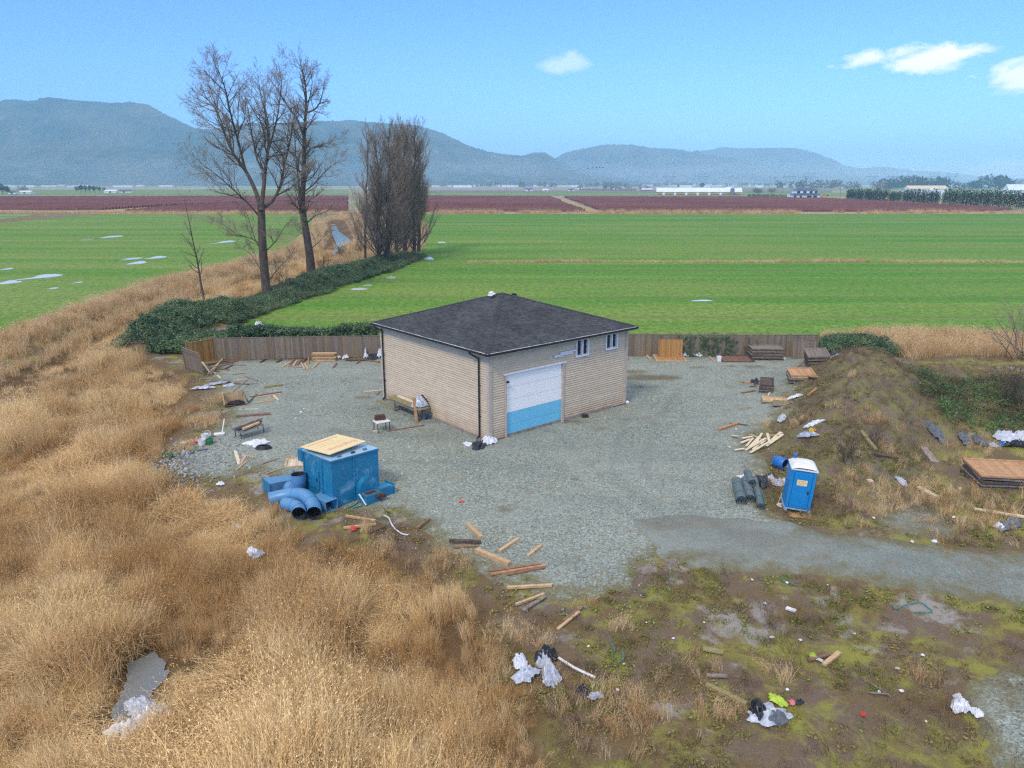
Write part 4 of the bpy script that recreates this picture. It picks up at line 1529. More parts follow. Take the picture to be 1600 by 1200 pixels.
# ivy that climbs the right fence
fe, ff = np.array(fE), np.array(fF)
X, Y, Z, SC = [], [], [], []
for f0, f1, n in ((.27, .50, 240), (.44, .60, 170), (.62, .72, 40)):
    u = rng.beta(2, 2, n) * (f1 - f0) + f0
    z_ = 1.95 * rng.random(n) ** .8
    k = fbm(u * 40, z_ * 1.5, 33, 3) > .42
    u, z_ = u[k], z_[k]
    X.append(fe[0] + (ff[0] - fe[0]) * u)
    Y.append(fe[1] + (ff[1] - fe[1]) * u - .12 + .3 * (z_ > 1.75))
    Z.append(z_)
xa, ya, za = map(np.concatenate, (X, Y, Z))
rot = np.c_[rng.normal(1.2, .3, len(xa)), rng.normal(0, .3, len(xa)), rng.normal(0, .4, len(xa))]
sc_ = rng.uniform(.2, .42, len(xa))
scatter('climbing_ivy', np.c_[xa, ya, za], rot, np.c_[sc_, sc_, sc_ * .6], rng.random(len(xa)), leaves, 4, MAT['bramble'])

# arching bare canes over both bramble banks
MAT['cane'] = leaf_mat('bramble_cane', S(138, 104, 84), S(112, 84, 70), S(160, 130, 104), .8, .05)
canes = src_coll('bramble_canes', [blade_tuft(9, .3, 1.3, .9, .016, 1.0, 0, 5, 1.4) for _ in range(3)], MAT['cane'])
x, y = cand(9000, -50, -14, 60, 150)
d, _ = seg_dist(x, y, MOUND_L)
k = (d < 4.2) & (rng.random(len(x)) < .28)
j = rng.random(len(RB[0])) < .25
xa, ya = np.r_[x[k], RB[0][j]], np.r_[y[k], RB[1][j]]
pts, rot = lay(xa, ya, height(xa, ya) + .3, .3)
sc_ = rng.uniform(.6, 1.2, len(xa))
scatter('bramble_stems', pts, rot, np.c_[sc_, sc_, sc_], rng.random(len(xa)), canes, 3, MAT['cane'])

# --- low weeds and moss cushions on the waste ground, dead brown stalks on the berm
MAT['weed'] = leaf_mat('low_weed', S(130, 142, 66), S(150, 138, 88), S(130, 100, 74), .9, .2)
weeds = src_coll('weed_tuft', [blade_tuft(22, .2, .16, .5, .02, 1.2, 0, 2, 1.0) for _ in range(2)] + [leaf_clump(22, .16, .045, .4, 2) for _ in range(2)], MAT['weed'])
x, y = cand(30000, -8, 32, 12, 36)
k = in_view(x, y) & (sd(x, y, YARD) < -.1) & (sd(x, y, DRIVE) < -.2) & (sd(x, y, REED) < .6) & (sd(x, y, GRAVEL_B) < 0) & (rng.random(len(x)) < .03 + .6 * sstep(.44, .66, fbm(x * .7, y * .7, 34, 4)))
x2, y2 = cand(12000, 12, 46, 28, 62)
k2 = in_view(x2, y2) & (sd(x2, y2, YARD) < -.1) & (sd(x2, y2, DRIVE) < -.2) & (rng.random(len(x2)) < .05 + .7 * sstep(.4, .62, fbm(x2 * .6, y2 * .6, 35, 4)))
x3, y3 = cand(9000, -28, 26, 20, 62)
e3 = sd(x3, y3, YARD)
st3 = stain(x3, y3)
k3 = (e3 > -1.2) & (rng.random(len(x3)) < np.where(e3 < .8, .45, 0) + np.where(st3 > .3, .35, 0) + .012) & (sd(x3, y3, DRIVE) < 0)
xa, ya = np.r_[x[k], x2[k2], x3[k3]], np.r_[y[k], y2[k2], y3[k3]]
pts, rot = lay(xa, ya, tilt=.3)
sc_ = rng.uniform(.5, 1.4, len(xa))
scatter('low_weeds', pts, rot, np.c_[sc_, sc_, sc_ * .8], np.clip(.5 + 2.5 * (fbm(xa * .5, ya * .5, 36, 3) - .5), 0, 1), weeds, 4, MAT['weed'])
MAT['stalk'] = leaf_mat('dead_stalk', S(140, 116, 92), S(92, 72, 58), S(172, 146, 114), .9, .1)
stalks = src_coll('stalk_tuft', [blade_tuft(16, .25, .7, ln, .011, 1.0, 0, 4, .9) for ln in (.3, .8, 1.3)], MAT['stalk'])
x, y = cand(9000, 12, 34, 29, 60)
d, _ = seg_dist(x, y, BERM)
k = (d < 3.8) & (sd(x, y, YARD) < -.3) & (rng.random(len(x)) < .3 + .7 * sstep(.4, .6, fbm(x * .5, y * .5, 37, 3)))
x2, y2 = cand(14000, -9, 26, 12, 34)
k2 = in_view(x2, y2) & (sd(x2, y2, YARD) < -.2) & (sd(x2, y2, DRIVE) < -.3) & (sd(x2, y2, REED) < .3) & (rng.random(len(x2)) < .5 * sstep(.48, .66, fbm(x2 * .6, y2 * .6, 38, 3)))
x3, y3 = cand(2500, 26, 60, 44, 62)
k3 = (rng.random(len(x3)) < .8 * sstep(.35, .6, fbm(x3 * .4, y3 * .4, 39, 3))) & (sd(x3, y3, FIELD_R) < -1)
xa, ya = np.r_[x[k], x2[k2], x3[k3]], np.r_[y[k], y2[k2], y3[k3]]
pts, rot = lay(xa, ya, tilt=.35)
sc_ = rng.uniform(.35, 1.0, len(xa))
scatter('dead_stalks', pts, rot, np.c_[sc_, sc_, sc_ * .8], rng.random(len(xa)), stalks, 3, MAT['stalk'])
# --- loose stones at the yard's ragged rim
MAT['stone'] = leaf_mat('loose_stone', S(150, 156, 154), S(112, 116, 116), S(190, 190, 184), .9, 0.0)


def stone():
    V, Fq, C = [], [], []
    ph = (1 + 5 ** .5) / 2
    ico = [(-1, ph, 0), (1, ph, 0), (-1, -ph, 0), (1, -ph, 0), (0, -1, ph), (0, 1, ph), (0, -1, -ph), (0, 1, -ph), (ph, 0, -1), (ph, 0, 1), (-ph, 0, -1), (-ph, 0, 1)]
    V = [tuple(Vector(v).normalized() * random.uniform(.7, 1.15)) for v in ico]
    Fq = [(0, 11, 5), (0, 5, 1), (0, 1, 7), (0, 7, 10), (0, 10, 11), (1, 5, 9), (5, 11, 4), (11, 10, 2), (10, 7, 6), (7, 1, 8), (3, 9, 4), (3, 4, 2), (3, 2, 6), (3, 6, 8), (3, 8, 9), (4, 9, 5), (2, 4, 11), (6, 2, 10), (8, 6, 7), (9, 8, 1)]
    return V, Fq, [1.0] * 20


stones = src_coll('stone', [stone() for _ in range(4)], MAT['stone'])
x, y = cand(60000, -30, 30, 18, 62)
e = sd(x, y, YARD)
k = in_view(x, y) & (((e > -1.4) & (e < .6) & (rng.random(len(x)) < .35)) | ((e > 0) & (rng.random(len(x)) < .12)) | ((sd(x, y, heap_px) > 0) & (rng.random(len(x)) < .8)))
c = np.array(G(300, 722))
x2, y2 = rng.normal(c[0], 1.3, 900), rng.normal(c[1], 1.6, 900)
xa, ya = np.r_[x[k], x2], np.r_[y[k], y2]
sc_ = np.r_[rng.uniform(.015, .05, k.sum()), rng.uniform(.03, .11, 900)]
pts, rot = lay(xa, ya, height(xa, ya) + .04, 1.0)
scatter('loose_stones', pts, rot, np.c_[sc_, sc_, sc_ * .7], rng.random(len(xa)), stones, 4, MAT['stone'])


# ------------------------------------------------------------------ bare trees
MAT['bark'] = pmat('cottonwood_bark', S(98, 86, 72), S(64, 55, 47), .95, 3, (1, 1, .4), .4, 12, tint=False)
MAT['bark_dark'] = pmat('poplar_bark', S(88, 76, 66), S(60, 52, 46), .95, 3, (1, 1, .4), .4, 12, tint=False)
MAT['twig'] = pmat('twig', S(160, 142, 124), S(126, 110, 96), .95, 1, tint=False)


class Tree:
    def __init__(self, seed):
        self.r = random.Random(seed)
        self.big, self.fine = MB(), MB()

    def limb(self, pts, r0, r1, n=7):
        k = len(pts)
        rad = [r0 + (r1 - r0) * (i / (k - 1)) ** .8 for i in range(k)]
        (self.big if r0 > .035 else self.fine).tube(pts, rad, n if r0 > .035 else 3, cap=False)
        return pts, rad

    def wander(self, p, d, L, segs, up, wob):
        pts = [p.copy()]
        d = d.normalized()
        for i in range(segs):
            d = (d + Vector((self.r.gauss(0, wob), self.r.gauss(0, wob), self.r.gauss(0, wob) + up))).normalized()
            pts.append(pts[-1] + d * L / segs)
        return pts

    def sprout(self, pts, rad, n, level, lmax, up=.12, ang=.75, t0=.2, lf=.5, wob=.16):
        r = self.r
        tot = sum((pts[i + 1] - pts[i]).length for i in range(len(pts) - 1))
        for i in range(n):
            t = t0 + (1 - t0) * ((i + r.random()) / n)
            f = t * (len(pts) - 1)
            k = min(int(f), len(pts) - 2)
            p = pts[k].lerp(pts[k + 1], f - k)
            ax = (pts[k + 1] - pts[k]).normalized()
            rr = rad[k] + (rad[k + 1] - rad[k]) * (f - k)
            side = ax.orthogonal().normalized()
            side.rotate(Matrix.Rotation(r.uniform(0, 6.283), 3, ax))
            a = ang * r.uniform(.6, 1.3)
            d = ax * math.cos(a) + side * math.sin(a)
            L = max(.35, lf * tot * (1 - .55 * t) * r.uniform(.55, 1.2))
            L = min(L, lmax)
            cr = min(rr * .6, .02 + .018 * L)
            segs = 4 if L > 1.6 else 2
            q = self.wander(p, d, L, segs, up, wob)
            q, qr = self.limb(q, cr, max(.011, cr * .35), 5)
            if level > 0:
                self.sprout(q, qr, max(4, int(3.2 * L ** .8 + 2.5)), level - 1, lmax * .55, up, ang, .25, .5, wob)

    def build(self, name, base, label, mat, group=None):
        root = empty(name, base, 0, label, 'tree', group)
        for mb in (self.big, self.fine):
            mb.v = [(v[0] - base[0], v[1] - base[1], v[2] - base[2]) for v in mb.v]
        self.big.build('trunk', mat, root, smooth=True)
        self.fine.build('crown', MAT['twig'], root, smooth=True)['label'] = 'fine bare twigs'
        return root


def px_limb(lst, Y, seed, dy=1.5, base=None):
    """limb drawn through picture points at the tree's distance, given a depth wander of its own"""
    rr = random.Random(seed)
    k = rr.uniform(-1, 1)
    pts = [GY(x, y, Y + (k * dy * i + rr.uniform(-.3, .3) * (i > 0))) for i, (x, y) in enumerate(lst)]
    if base is not None:
        pts[0] = base.copy()
    # refine
    out = []
    for i in range(len(pts) - 1):
        for s in (0, .5):
            p0, p1, p2, p3 = pts[max(i - 1, 0)], pts[i], pts[i + 1], pts[min(i + 2, len(pts) - 1)]
            t_ = s
            out.append(.5 * ((2 * p1) + (p2 - p0) * t_ + (2 * p0 - 5 * p1 + 4 * p2 - p3) * t_ ** 2 + (3 * p1 - p0 - 3 * p2 + p3) * t_ ** 3))
    out.append(pts[-1])
    return out


b1 = G(418, 466)
Y1 = b1[1]
T = Tree(3)
tr = px_limb([(418, 470), (414, 430), (411, 395), (409, 355), (408, 318)], Y1, 1, 0)
tr[0].z = hz(*b1) - .2
T.limb(tr, .58, .44, 10)
limbs1 = [([(408, 330), (400, 300), (383, 265), (366, 242), (352, 212), (345, 188), (334, 166), (322, 152), (316, 138)], .30, .03, 12),
          ([(383, 265), (374, 228), (364, 192), (356, 158), (350, 132), (340, 110), (333, 92)], .17, .02, 10),
          ([(350, 208), (334, 198), (318, 186), (308, 178)], .08, .012, 5),
          ([(345, 188), (336, 160), (325, 128), (318, 96)], .07, .012, 6),
          ([(408, 330), (412, 294), (415, 262), (419, 232), (420, 206), (416, 178), (408, 152), (404, 126)], .30, .03, 12),
          ([(418, 240), (428, 205), (434, 180), (438, 150), (440, 125), (434, 96)], .13, .015, 9),
          ([(414, 270), (402, 250), (396, 222), (391, 196), (388, 172), (382, 150)], .15, .02, 9),
          ([(408, 326), (424, 316), (438, 291), (445, 256), (452, 226), (458, 196), (462, 168)], .24, .03, 12),
          ([(410, 345), (390, 320), (364, 296), (342, 276), (318, 258), (300, 240)], .13, .012, 10),
          ([(411, 385), (392, 372), (370, 366), (350, 352), (338, 346)], .09, .01, 8),
          ([(412, 400), (398, 372), (388, 340), (378, 316)], .08, .01, 7),
          ([(412, 395), (432, 376), (446, 352), (462, 340)], .09, .01, 7),
          ([(372, 228), (372, 200), (372, 172), (374, 152), (374, 140)], .08, .012, 6),
          ([(416, 440), (402, 412), (390, 396), (372, 384)], .07, .01, 6),
          ([(416, 445), (434, 420), (450, 404), (458, 396)], .08, .01, 6),
          ([(438, 291), (456, 282), (474, 270), (482, 262)], .08, .01, 6)]
for i, (l, r0, r1, nb) in enumerate(limbs1):
    q, qr = T.limb(px_limb(l, Y1 + (i % 3 - 1) * .4, 20 + i), r0, r1)
    T.sprout(q, qr, int(nb * 2.2), 2, 4.6 if i not in (9, 10, 11, 13, 14) else 2.8, .10, .8, .22, .42)
T.build('cottonwood_tree', (b1[0], b1[1], hz(*b1)), 'large bare tree with many spreading limbs, leftmost of the two big trees', MAT['bark'])

b2 = G(487, 430)
Y2 = b2[1]
T = Tree(5)
tr = px_limb([(487, 433), (484, 400), (478, 360), (472, 322), (474, 285), (475, 250), (475, 214), (478, 170), (477, 130), (470, 102)], Y2, 2, 0)
tr[0].z = hz(*b2) - .2
q, qr = T.limb(tr, .74, .05, 10)
T.sprout(q, qr, 46, 2, 4.8, .10, .85, .25, .22)
limbs2 = [([(476, 216), (466, 190), (454, 172), (440, 150), (428, 132), (418, 118)], .2, .02, 10), ([(478, 176), (490, 172), (500, 160), (505, 140), (508, 122)], .16, .02, 9),
          ([(476, 244), (486, 232), (500, 228), (516, 222), (533, 216)], .13, .012, 9), ([(474, 300), (488, 290), (506, 270), (520, 258), (534, 248)], .13, .012, 9),
          ([(474, 262), (464, 246), (452, 236), (440, 232)], .1, .012, 7), ([(476, 200), (482, 160), (488, 130), (484, 108)], .12, .015, 8), ([(472, 330), (458, 318), (448, 300), (440, 292)], .1, .01, 7),
          ([(478, 350), (494, 336), (512, 330), (520, 318)], .1, .01, 7), ([(482, 392), (498, 378), (508, 366), (512, 356)], .08, .01, 6), ([(480, 372), (466, 360), (456, 344)], .08, .01, 6), ([(476, 140), (486, 120), (492, 104)], .08, .012, 5), ([(470, 318), (466, 280), (462, 240), (460, 205), (458, 180)], .2, .02, 10)]
for i, (l, r0, r1, nb) in enumerate(limbs2):
    q, qr = T.limb(px_limb(l, Y2 + (i % 3 - 1) * .4, 60 + i), r0, r1)
    T.sprout(q, qr, int(nb * 2.2), 2, 4.6, .08, .85, .2, .42)
T.build('cottonwood_tree', (b2[0], b2[1], hz(*b2)), 'tall bare single-trunk tree, right of the two big trees', MAT['bark_dark'])

POP = [(571, 409, 195, .26, 'slender sparse poplar at the left of the poplar row', .9, 24), (593, 414, 200, .4, 'bare poplar second from the left in the poplar row', 1.1, 44), (606, 413, 190, .5, 'dense bare poplar third from the left in the poplar row', 1.15, 54),
       (620, 404, 196, .4, 'dense bare poplar in the middle of the poplar row', 1.2, 50), (633, 400, 189, .5, 'tall dense poplar right of the row’s middle', 1.2, 56), (646, 397, 192, .44, 'bushy bare poplar second from the right in the poplar row', 1.2, 54), (655, 393, 205, .4, 'bushy bare poplar at the right end of the poplar row', 1.2, 50)]
for i, (px, py, pt, r0, lab, wdt, nb) in enumerate(POP):
    b = G(px, py)
    top = GY(px + (4, -4, 3, 2, -2, 3, 0)[i], pt + 12, b[1])
    T = Tree(90 + i)
    z0 = hz(*b)
    n = 12
    tr = [Vector((b[0] + (top.x - b[0]) * k / n + T.r.gauss(0, .12), b[1] + T.r.gauss(0, .12), z0 - .2 + (top.z - z0 + .2) * k / n)) for k in range(n + 1)]
    q, qr = T.limb(tr, r0, .03, 8)
    H_ = top.z - z0
    for k in range(int(nb * 1.6)):
        t_ = T.r.uniform(.02, .97)
        f = t_ * n
        j = min(int(f), n - 1)
        p = tr[j].lerp(tr[j + 1], f - j)
        az = T.r.uniform(0, 6.283)
        a = T.r.uniform(.45, 1.05)
        d = Vector((math.cos(az) * math.sin(a), math.sin(az) * math.sin(a), math.cos(a)))
        L = 8.0 * (1 - .66 * t_) * wdt * T.r.uniform(.6, 1.15)
        pts_ = T.wander(p, d, L, 6, .2, .07)
        br = .02 + .007 * L
        pts_, pr = T.limb(pts_, br, .008, 5)
        T.sprout(pts_, pr, int(6 + 2.6 * L), 1, 2.2, .2, .6, .06, .42, .1)
    T.build('poplar_tree', (b[0], b[1], z0), lab, MAT['bark_dark'], 'row of bare poplars')
# sapling by the ditch
b = G(321, 474)
T = Tree(140)
top = GY(288, 310, b[1])
z0 = hz(*b)
tr = [Vector((b[0], b[1], z0 - .1)).lerp(top, k / 8) + Vector((T.r.gauss(0, .05), 0, 0)) for k in range(9)]
q, qr = T.limb(tr, .16, .02, 6)
T.sprout(q, qr, 22, 1, 2.2, .1, .8, .3, .25)
T.build('sapling_tree', (b[0], b[1], z0), 'thin leaning bare sapling beside the ditch, left of the big trees', MAT['bark'])
# bare shrubs
for i, (px, py, hh, n, lab) in enumerate(((1590, 560, 5.5, 16, 'bare grey willow shrub at the right edge behind the brambles'), (505, 425, 3.0, 14, 'bare brown shrub at the foot of the right big tree'), (440, 455, 3.0, 14, 'bare shrub at the foot of the left big tree'),
                                          (535, 405, 3.2, 22, 'reddish bare thicket beside the creek between the trees'), (562, 398, 3.0, 20, 'reddish bare thicket beside the creek, next to the slender poplar'), (1320, 720, 1.6, 14, 'pale dead bush on the berm behind the portable toilet'), (1585, 640, 3.0, 12, 'bare twiggy shrub among the brambles at the right edge'), (1365, 700, 1.3, 10, 'low dead bush on the right slope of the berm'))):
    b = GT(px, py) if px > 1190 else G(px, py)
    z0 = hz(*b)
    T = Tree(150 + i)
    for k in range(n):
        az = T.r.uniform(0, 6.283)
        a = T.r.uniform(.1, .7)
        pts_ = T.wander(Vector((b[0] + T.r.gauss(0, hh * .1), b[1] + T.r.gauss(0, hh * .1), z0 - .1)), Vector((math.cos(az) * math.sin(a), math.sin(az) * math.sin(a), math.cos(a))), hh * T.r.uniform(.5, 1.1), 5, .02, .12)
        q, qr = T.limb(pts_, .006 * hh + .01, .006, 4)
        T.sprout(q, qr, 6, 1 if hh > 2 else 0, hh * .4, .05, .6, .25, .4)
    if not T.big.v:
        T.big, T.fine = T.fine, MB()
    root = empty('bare_shrub', (b[0], b[1], z0), 0, lab, 'shrub')
    for mb, nm, mm in ((T.big, 'stem', MAT['bark']), (T.fine, 'twigs', MAT['twig'])):
        if mb.v:
            mb.v = [(v[0] - b[0], v[1] - b[1], v[2] - z0) for v in mb.v]
            mb.build(nm, mm, root)

# ------------------------------------------------------------------ the blue furnace-like machine
t = NT('worn_blue_paint')
wn_ = t.noise(1.3, 6, .72, t.mapping((1, 1, 1), loc=(3, 1, 7)), .6)
col = t.mix(t.noise(.9, 4), S(26, 130, 166), S(16, 106, 146))
col = t.mix(t.ramp(wn_, [(.54, 0), (.68, .7)]), col, S(134, 178, 202))
col = t.mix(t.ramp(t.noise(2.0, 6, .75, t.mapping((1, 1, 1), loc=(9, 4, 2))), [(.60, 0), (.70, .85)]), col, S(124, 92, 76))
col = t.mix(.25, col, t.ramp(t.noise(14, 4, .7, t.mapping((1, 1, .2))), [(.3, .6), (.7, 1.0)]), 'MULTIPLY')
MAT['machine_blue'] = t.done(col, .42)
t = NT('duct_blue')
col = t.mix(t.noise(1.1, 5, .7), S(98, 150, 188), S(74, 126, 168))
col = t.mix(t.ramp(t.noise(3.0, 5, .8), [(.66, 0), (.74, .5)]), col, S(120, 108, 104))
MAT['duct_blue'] = t.done(col, .38)
t = NT('machine_blue_lit')
MAT['machine_blue_lit'] = t.done(t.mix(t.ramp(t.noise(1.8, 5, .7), [(.4, 0), (.65, 1)]), S(140, 186, 214), S(176, 196, 206)), .4)  # paler copy of the blue; light on the top face put into colour
MAT['dark_inside'] = pmat('hollow_shade', S(56, 46, 42), S(34, 30, 30), .9, 6)  # near-black colour stands in for the shade inside hollows and openings

MA = R(47)
mc = (-7.95, 30.12)
mach = empty('blue_machine', (mc[0], mc[1], 0), MA, 'big blue steel dryer box with ducts and a yellow sign board on top', 'machine')
mach.rotation_euler = (R(-1.5), R(2.0), MA)
LX, LY, LZ = 2.55, 2.3, 2.24
MB().box((LX / 2, LY / 2, LZ / 2 + .04), (LX, LY, LZ - .1)).build('housing', MAT['machine_blue'], mach, bevel=.015)
MB().box((LX / 2, LY / 2, LZ + .005), (LX + .03, LY + .03, .03)).build('top_sheet', MAT['machine_blue_lit'], mach)
m = MB()                                             # welded ribs and edge angles
for y_ in (.72, 2.2):
    m.box((-.025, y_, LZ / 2), (.05, .06, LZ - .05))
m.box((-.02, LY / 2, LZ - .05), (.04, LY, .06))
m.build('rib', MAT['machine_blue'], mach)
MB().box((1.15, -.022, LZ / 2 + .2), (.05, .044, LZ - .5)).build('rib', MAT['machine_blue'], mach)
MB().box((LX / 2, -.025, LZ - .03), (LX, .05, .07)).build('rib', MAT['machine_blue'], mach)
MB().box((LX / 2, -.025, .12), (LX, .05, .09)).build('rib', MAT['machine_blue'], mach)
MB().box((-.03, 1.35, 1.1), (.05, .72, .85)).build('access_hatch', MAT['machine_blue'], mach, bevel=.01)
hl_ = MB()
hl_.box((-.075, 1.1, 1.1), (.04, .05, .16))
hl_.build('hatch_latch', MAT['black_metal'], mach)
# fan housing on the right-hand side
m = MB()
seg = 20
for s0, s1 in ((-.36, -.02),):
    pr = []
    for k in range(seg + 1):
        a = math.pi * k / seg
        pr.append((1.75 + .52 * math.cos(a), .62 + .52 * math.sin(a)))
    pr = [(1.75 + .52, .1)] + pr + [(1.75 - .52, .1)]
    n = len(pr)
    vs = [(x_, s0, z_) for x_, z_ in pr] + [(x_, s1, z_) for x_, z_ in pr]
    m.add(vs, [tuple(range(n - 1, -1, -1)), tuple(range(n, 2 * n))] + [(i, (i + 1) % n, n + (i + 1) % n, n + i) for i in range(n)])
m.build('fan_scroll', MAT['machine_blue'], mach)
m = MB()
m.box((1.62, -.62, .45), (.9, .5, .06))
for sx in (-1, 1):
    m.box((1.62 + sx * .43, -.62, .27), (.04, .5, .4))
m.box((1.62, -.87, .27), (.9, .03, .42))
fb = m.build('motor_cabinet', MAT['machine_blue'], mach, bevel=.008)
m = MB()
for x_, y_, sx, sy in ((1.62, -.8, .74, .05), (1.62, -.44, .74, .05), (1.27, -.62, .05, .31), (1.97, -.62, .05, .31)):
    m.box((x_, y_, .5), (sx, sy, .05))
m.build('cabinet_flange', MAT['grey_metal'], mach)
MB().box((1.6, -.62, .482), (.62, .28, .012)).build('cabinet_shade_sheet', MAT['dark_inside'], mach)  # flat dark slab in place of a shaded opening
m = MB()
m.tube([(1.82, -.9, .36), (1.82, -1.06, .36)], .13, 12)
m.tube([(2.02, -.9, .36), (2.02, -1.1, .36)], .1, 12)
m.build('motor', MAT['rust'], mach)
MB().bar((1.05, -.5, .55), (1.12, -.9, .12), .06, .03).build('lever', MAT['white_plastic'], mach)
m = MB()
m.box((2.45, -.38, .3), (.8, .62, .52))
m.build('outlet_duct', MAT['machine_blue'], mach, bevel=.01)
MB().box((2.86, -.38, .32), (.03, .72, .62)).build('duct_flange', MAT['machine_blue'], mach)
# stack stub at the back corner, box at the left corner
m = MB()
m.lathe([(.14, 0), (.14, .34), (.11, .34), (.11, .02)], 16, (2.2, 2.45, LZ - .2))
m.build('stack_stub', MAT['duct_blue'], mach, smooth=True)
MB().tube([(2.2, 2.45, LZ + .06), (2.2, 2.45, LZ + .08)], .11, 14).build('stack_shade_disc', MAT['dark_inside'], mach)  # dark disc paints the shade down the stub
m = MB()
m.box((.12, LY + .16, LZ - .28), (.36, .34, .56))
m.build('junction_box', MAT['machine_blue'], mach, bevel=.01)
# bits of hardware along the top edge
for i, (x_, y_) in enumerate(((.55, .16), (1.3, .2), (1.95, .2))):
    MB().box((x_, y_, LZ + .06), (.18, .1, .09), random.uniform(.8, 1.1)).build('bracket', MAT['grey_metal'] if i != 1 else MAT['rust'], mach)

# loose ducts beside it
ROOTD = empty('duct_elbow', (-9.4, 29.9, 0), 0, 'long curved blue duct elbow in front of the blue machine', 'duct')


def elbow(root, ptsw, r, name='pipe'):
    base = Vector(root.location)
    pts = [Vector(p) - base for p in ptsw]
    # smooth the path
    out = []
    for i in range(len(pts) - 1):
        p0, p1, p2, p3 = pts[max(i - 1, 0)], pts[i], pts[i + 1], pts[min(i + 2, len(pts) - 1)]
        for s in (0, .34, .67):
            out.append(.5 * ((2 * p1) + (p2 - p0) * s + (2 * p0 - 5 * p1 + 4 * p2 - p3) * s * s + (3 * p1 - p0 - 3 * p2 + p3) * s ** 3))
    out.append(pts[-1])
    MB().tube(out, r, 20, cap=False).build(name, MAT['duct_blue'], root, smooth=True)
    MB().tube(out, r - .02, 18, cap=False).build('inner_wall', MAT['dark_inside'], root, smooth=True)  # dark lining paints the shade inside the pipe
    for k in (0, len(out) - 1, len(out) // 3, 2 * len(out) // 3):
        d = (out[min(k + 1, len(out) - 1)] - out[max(k - 1, 0)]).normalized()
        MB().tube([out[k] - d * .018, out[k] + d * .018], r + .014, 20, cap=False).build('seam_ring', MAT['duct_blue'], root, smooth=True)


elbow(ROOTD, [(-10.85, 30.5, .32), (-10.35, 30.62, .40), (-9.8, 30.6, .5), (-9.25, 30.35, .55), (-8.85, 29.9, .45), (-8.6, 29.45, .33), (-8.5, 29.0, .32)], .31)
r2 = empty('duct_elbow', (-9.3, 30, 0), 0, 'short curved blue duct elbow under the long one, nearest the reeds', 'duct')
elbow(r2, [(-10.1, 30.05, .31), (-9.7, 29.9, .30), (-9.4, 29.65, .30), (-9.22, 29.35, .30), (-9.16, 29.05, .30)], .29)
r3 = empty('duct_elbow', (-10.0, 32.0, 0), 0, 'upturned blue duct elbow with open top beside the machine’s left side', 'duct')
elbow(r3, [(-10.35, 31.7, .36), (-10.05, 31.5, .38), (-9.82, 31.38, .62), (-9.76, 31.35, .95), (-9.76, 31.35, 1.18)], .33)
r4 = empty('duct_box', (-10.85, 32.3, 0), R(38), 'rectangular blue duct lying left of the machine', 'duct')
m = MB()
m.add([(-.75, -.4, .02), (.75, -.35, .02), (.75, .4, .02), (-.75, .45, .02), (-.75, -.4, .62), (.75, -.35, .5), (.75, .4, .5), (-.75, .45, .62)], [(3, 2, 1, 0), (4, 5, 6, 7), (0, 1, 5, 4), (1, 2, 6, 5), (2, 3, 7, 6), (3, 0, 4, 7)])
m.build('duct_shell', MAT['duct_blue'], r4, bevel=.01)
for x_ in (-.75, .75):
    m = MB()
    m.box((x_, .03, .29), (.04, .98, .68))
    m.build('duct_flange', MAT['machine_blue'], r4)
r5 = empty('duct_box', (-8.35, 30.25, 0), R(-42), 'open-ended rectangular blue duct against the machine’s front corner', 'duct')
m = MB()
w_, h_, l_ = .6, .5, 1.1
for (c, s) in (((0, -w_ / 2, h_ / 2 + .02), (l_, .025, h_)), ((0, w_ / 2, h_ / 2 + .02), (l_, .025, h_)), ((0, 0, h_ + .02), (l_, w_ + .025, .025)), ((0, 0, .02), (l_, w_, .025))):
    m.box(c, s)
m.build('duct_shell', MAT['duct_blue'], r5)
MB().box((-.2, 0, .27), (.02, w_ - .03, h_ - .03)).build('duct_shade_sheet', MAT['dark_inside'], r5)  # dark sheet paints the shade deep in the duct

# sign board lying on the machine, its lettering upside down to the camera
sg = [Vector((*G(x, y, 2.36), 2.36)) for x, y in ((475, 697.5), (509, 715.6), (567, 692), (532, 677.5))]
ctr = (sg[0] + sg[1] + sg[2] + sg[3]) / 4
sx_ = ((sg[2] - sg[1]) + (sg[3] - sg[0])) / 2
sy_ = ((sg[0] - sg[1]) + (sg[3] - sg[2])) / 2
SW, SH = sx_.length, sy_.length
sgn = empty('sign_board', (ctr.x, ctr.y, LZ + .16), math.atan2(sx_.y, sx_.x), 'pale yellow sign board with faded red lettering lying on the blue machine', 'sign')
sgn.rotation_euler = (R(-1), R(1), math.atan2(sx_.y, sx_.x))
t = NT('sign_yellow')
MAT['sign_yellow'] = t.done(t.mix(t.noise(2.2, 5, .7), S(238, 220, 164), S(226, 196, 140)), .5)
MB().box((0, 0, 0), (SW, SH, .035)).build('board', MAT['sign_yellow'], sgn, bevel=.004)
MAT['sign_red'] = pmat('faded_red_print', S(216, 128, 108), S(226, 156, 128), .6, 6, tint=False)
MAT['sign_ochre'] = pmat('faded_ochre_print', S(206, 182, 96), S(222, 198, 128), .6, 6, tint=False)


def lettering(txt, size, x, y, mat, name, parent, z=.02, rz=math.pi):
    cu = bpy.data.curves.new(name, 'FONT')
    cu.body = txt
    cu.size = size
    cu.align_x = 'CENTER'
    cu.align_y = 'CENTER'
    o = bpy.data.objects.new(name, cu)
    COL.objects.link(o)
    dg = bpy.context.evaluated_depsgraph_get()
    me = bpy.data.meshes.new_from_object(o.evaluated_get(dg))
    bpy.data.objects.remove(o)
    me.materials.clear()
    me.materials.append(mat)
    o = bpy.data.objects.new(name, me)
    COL.objects.link(o)
    o.parent = parent
    o.location = (x, y, z)
    o.rotation_euler = (0, 0, rz)
    return o


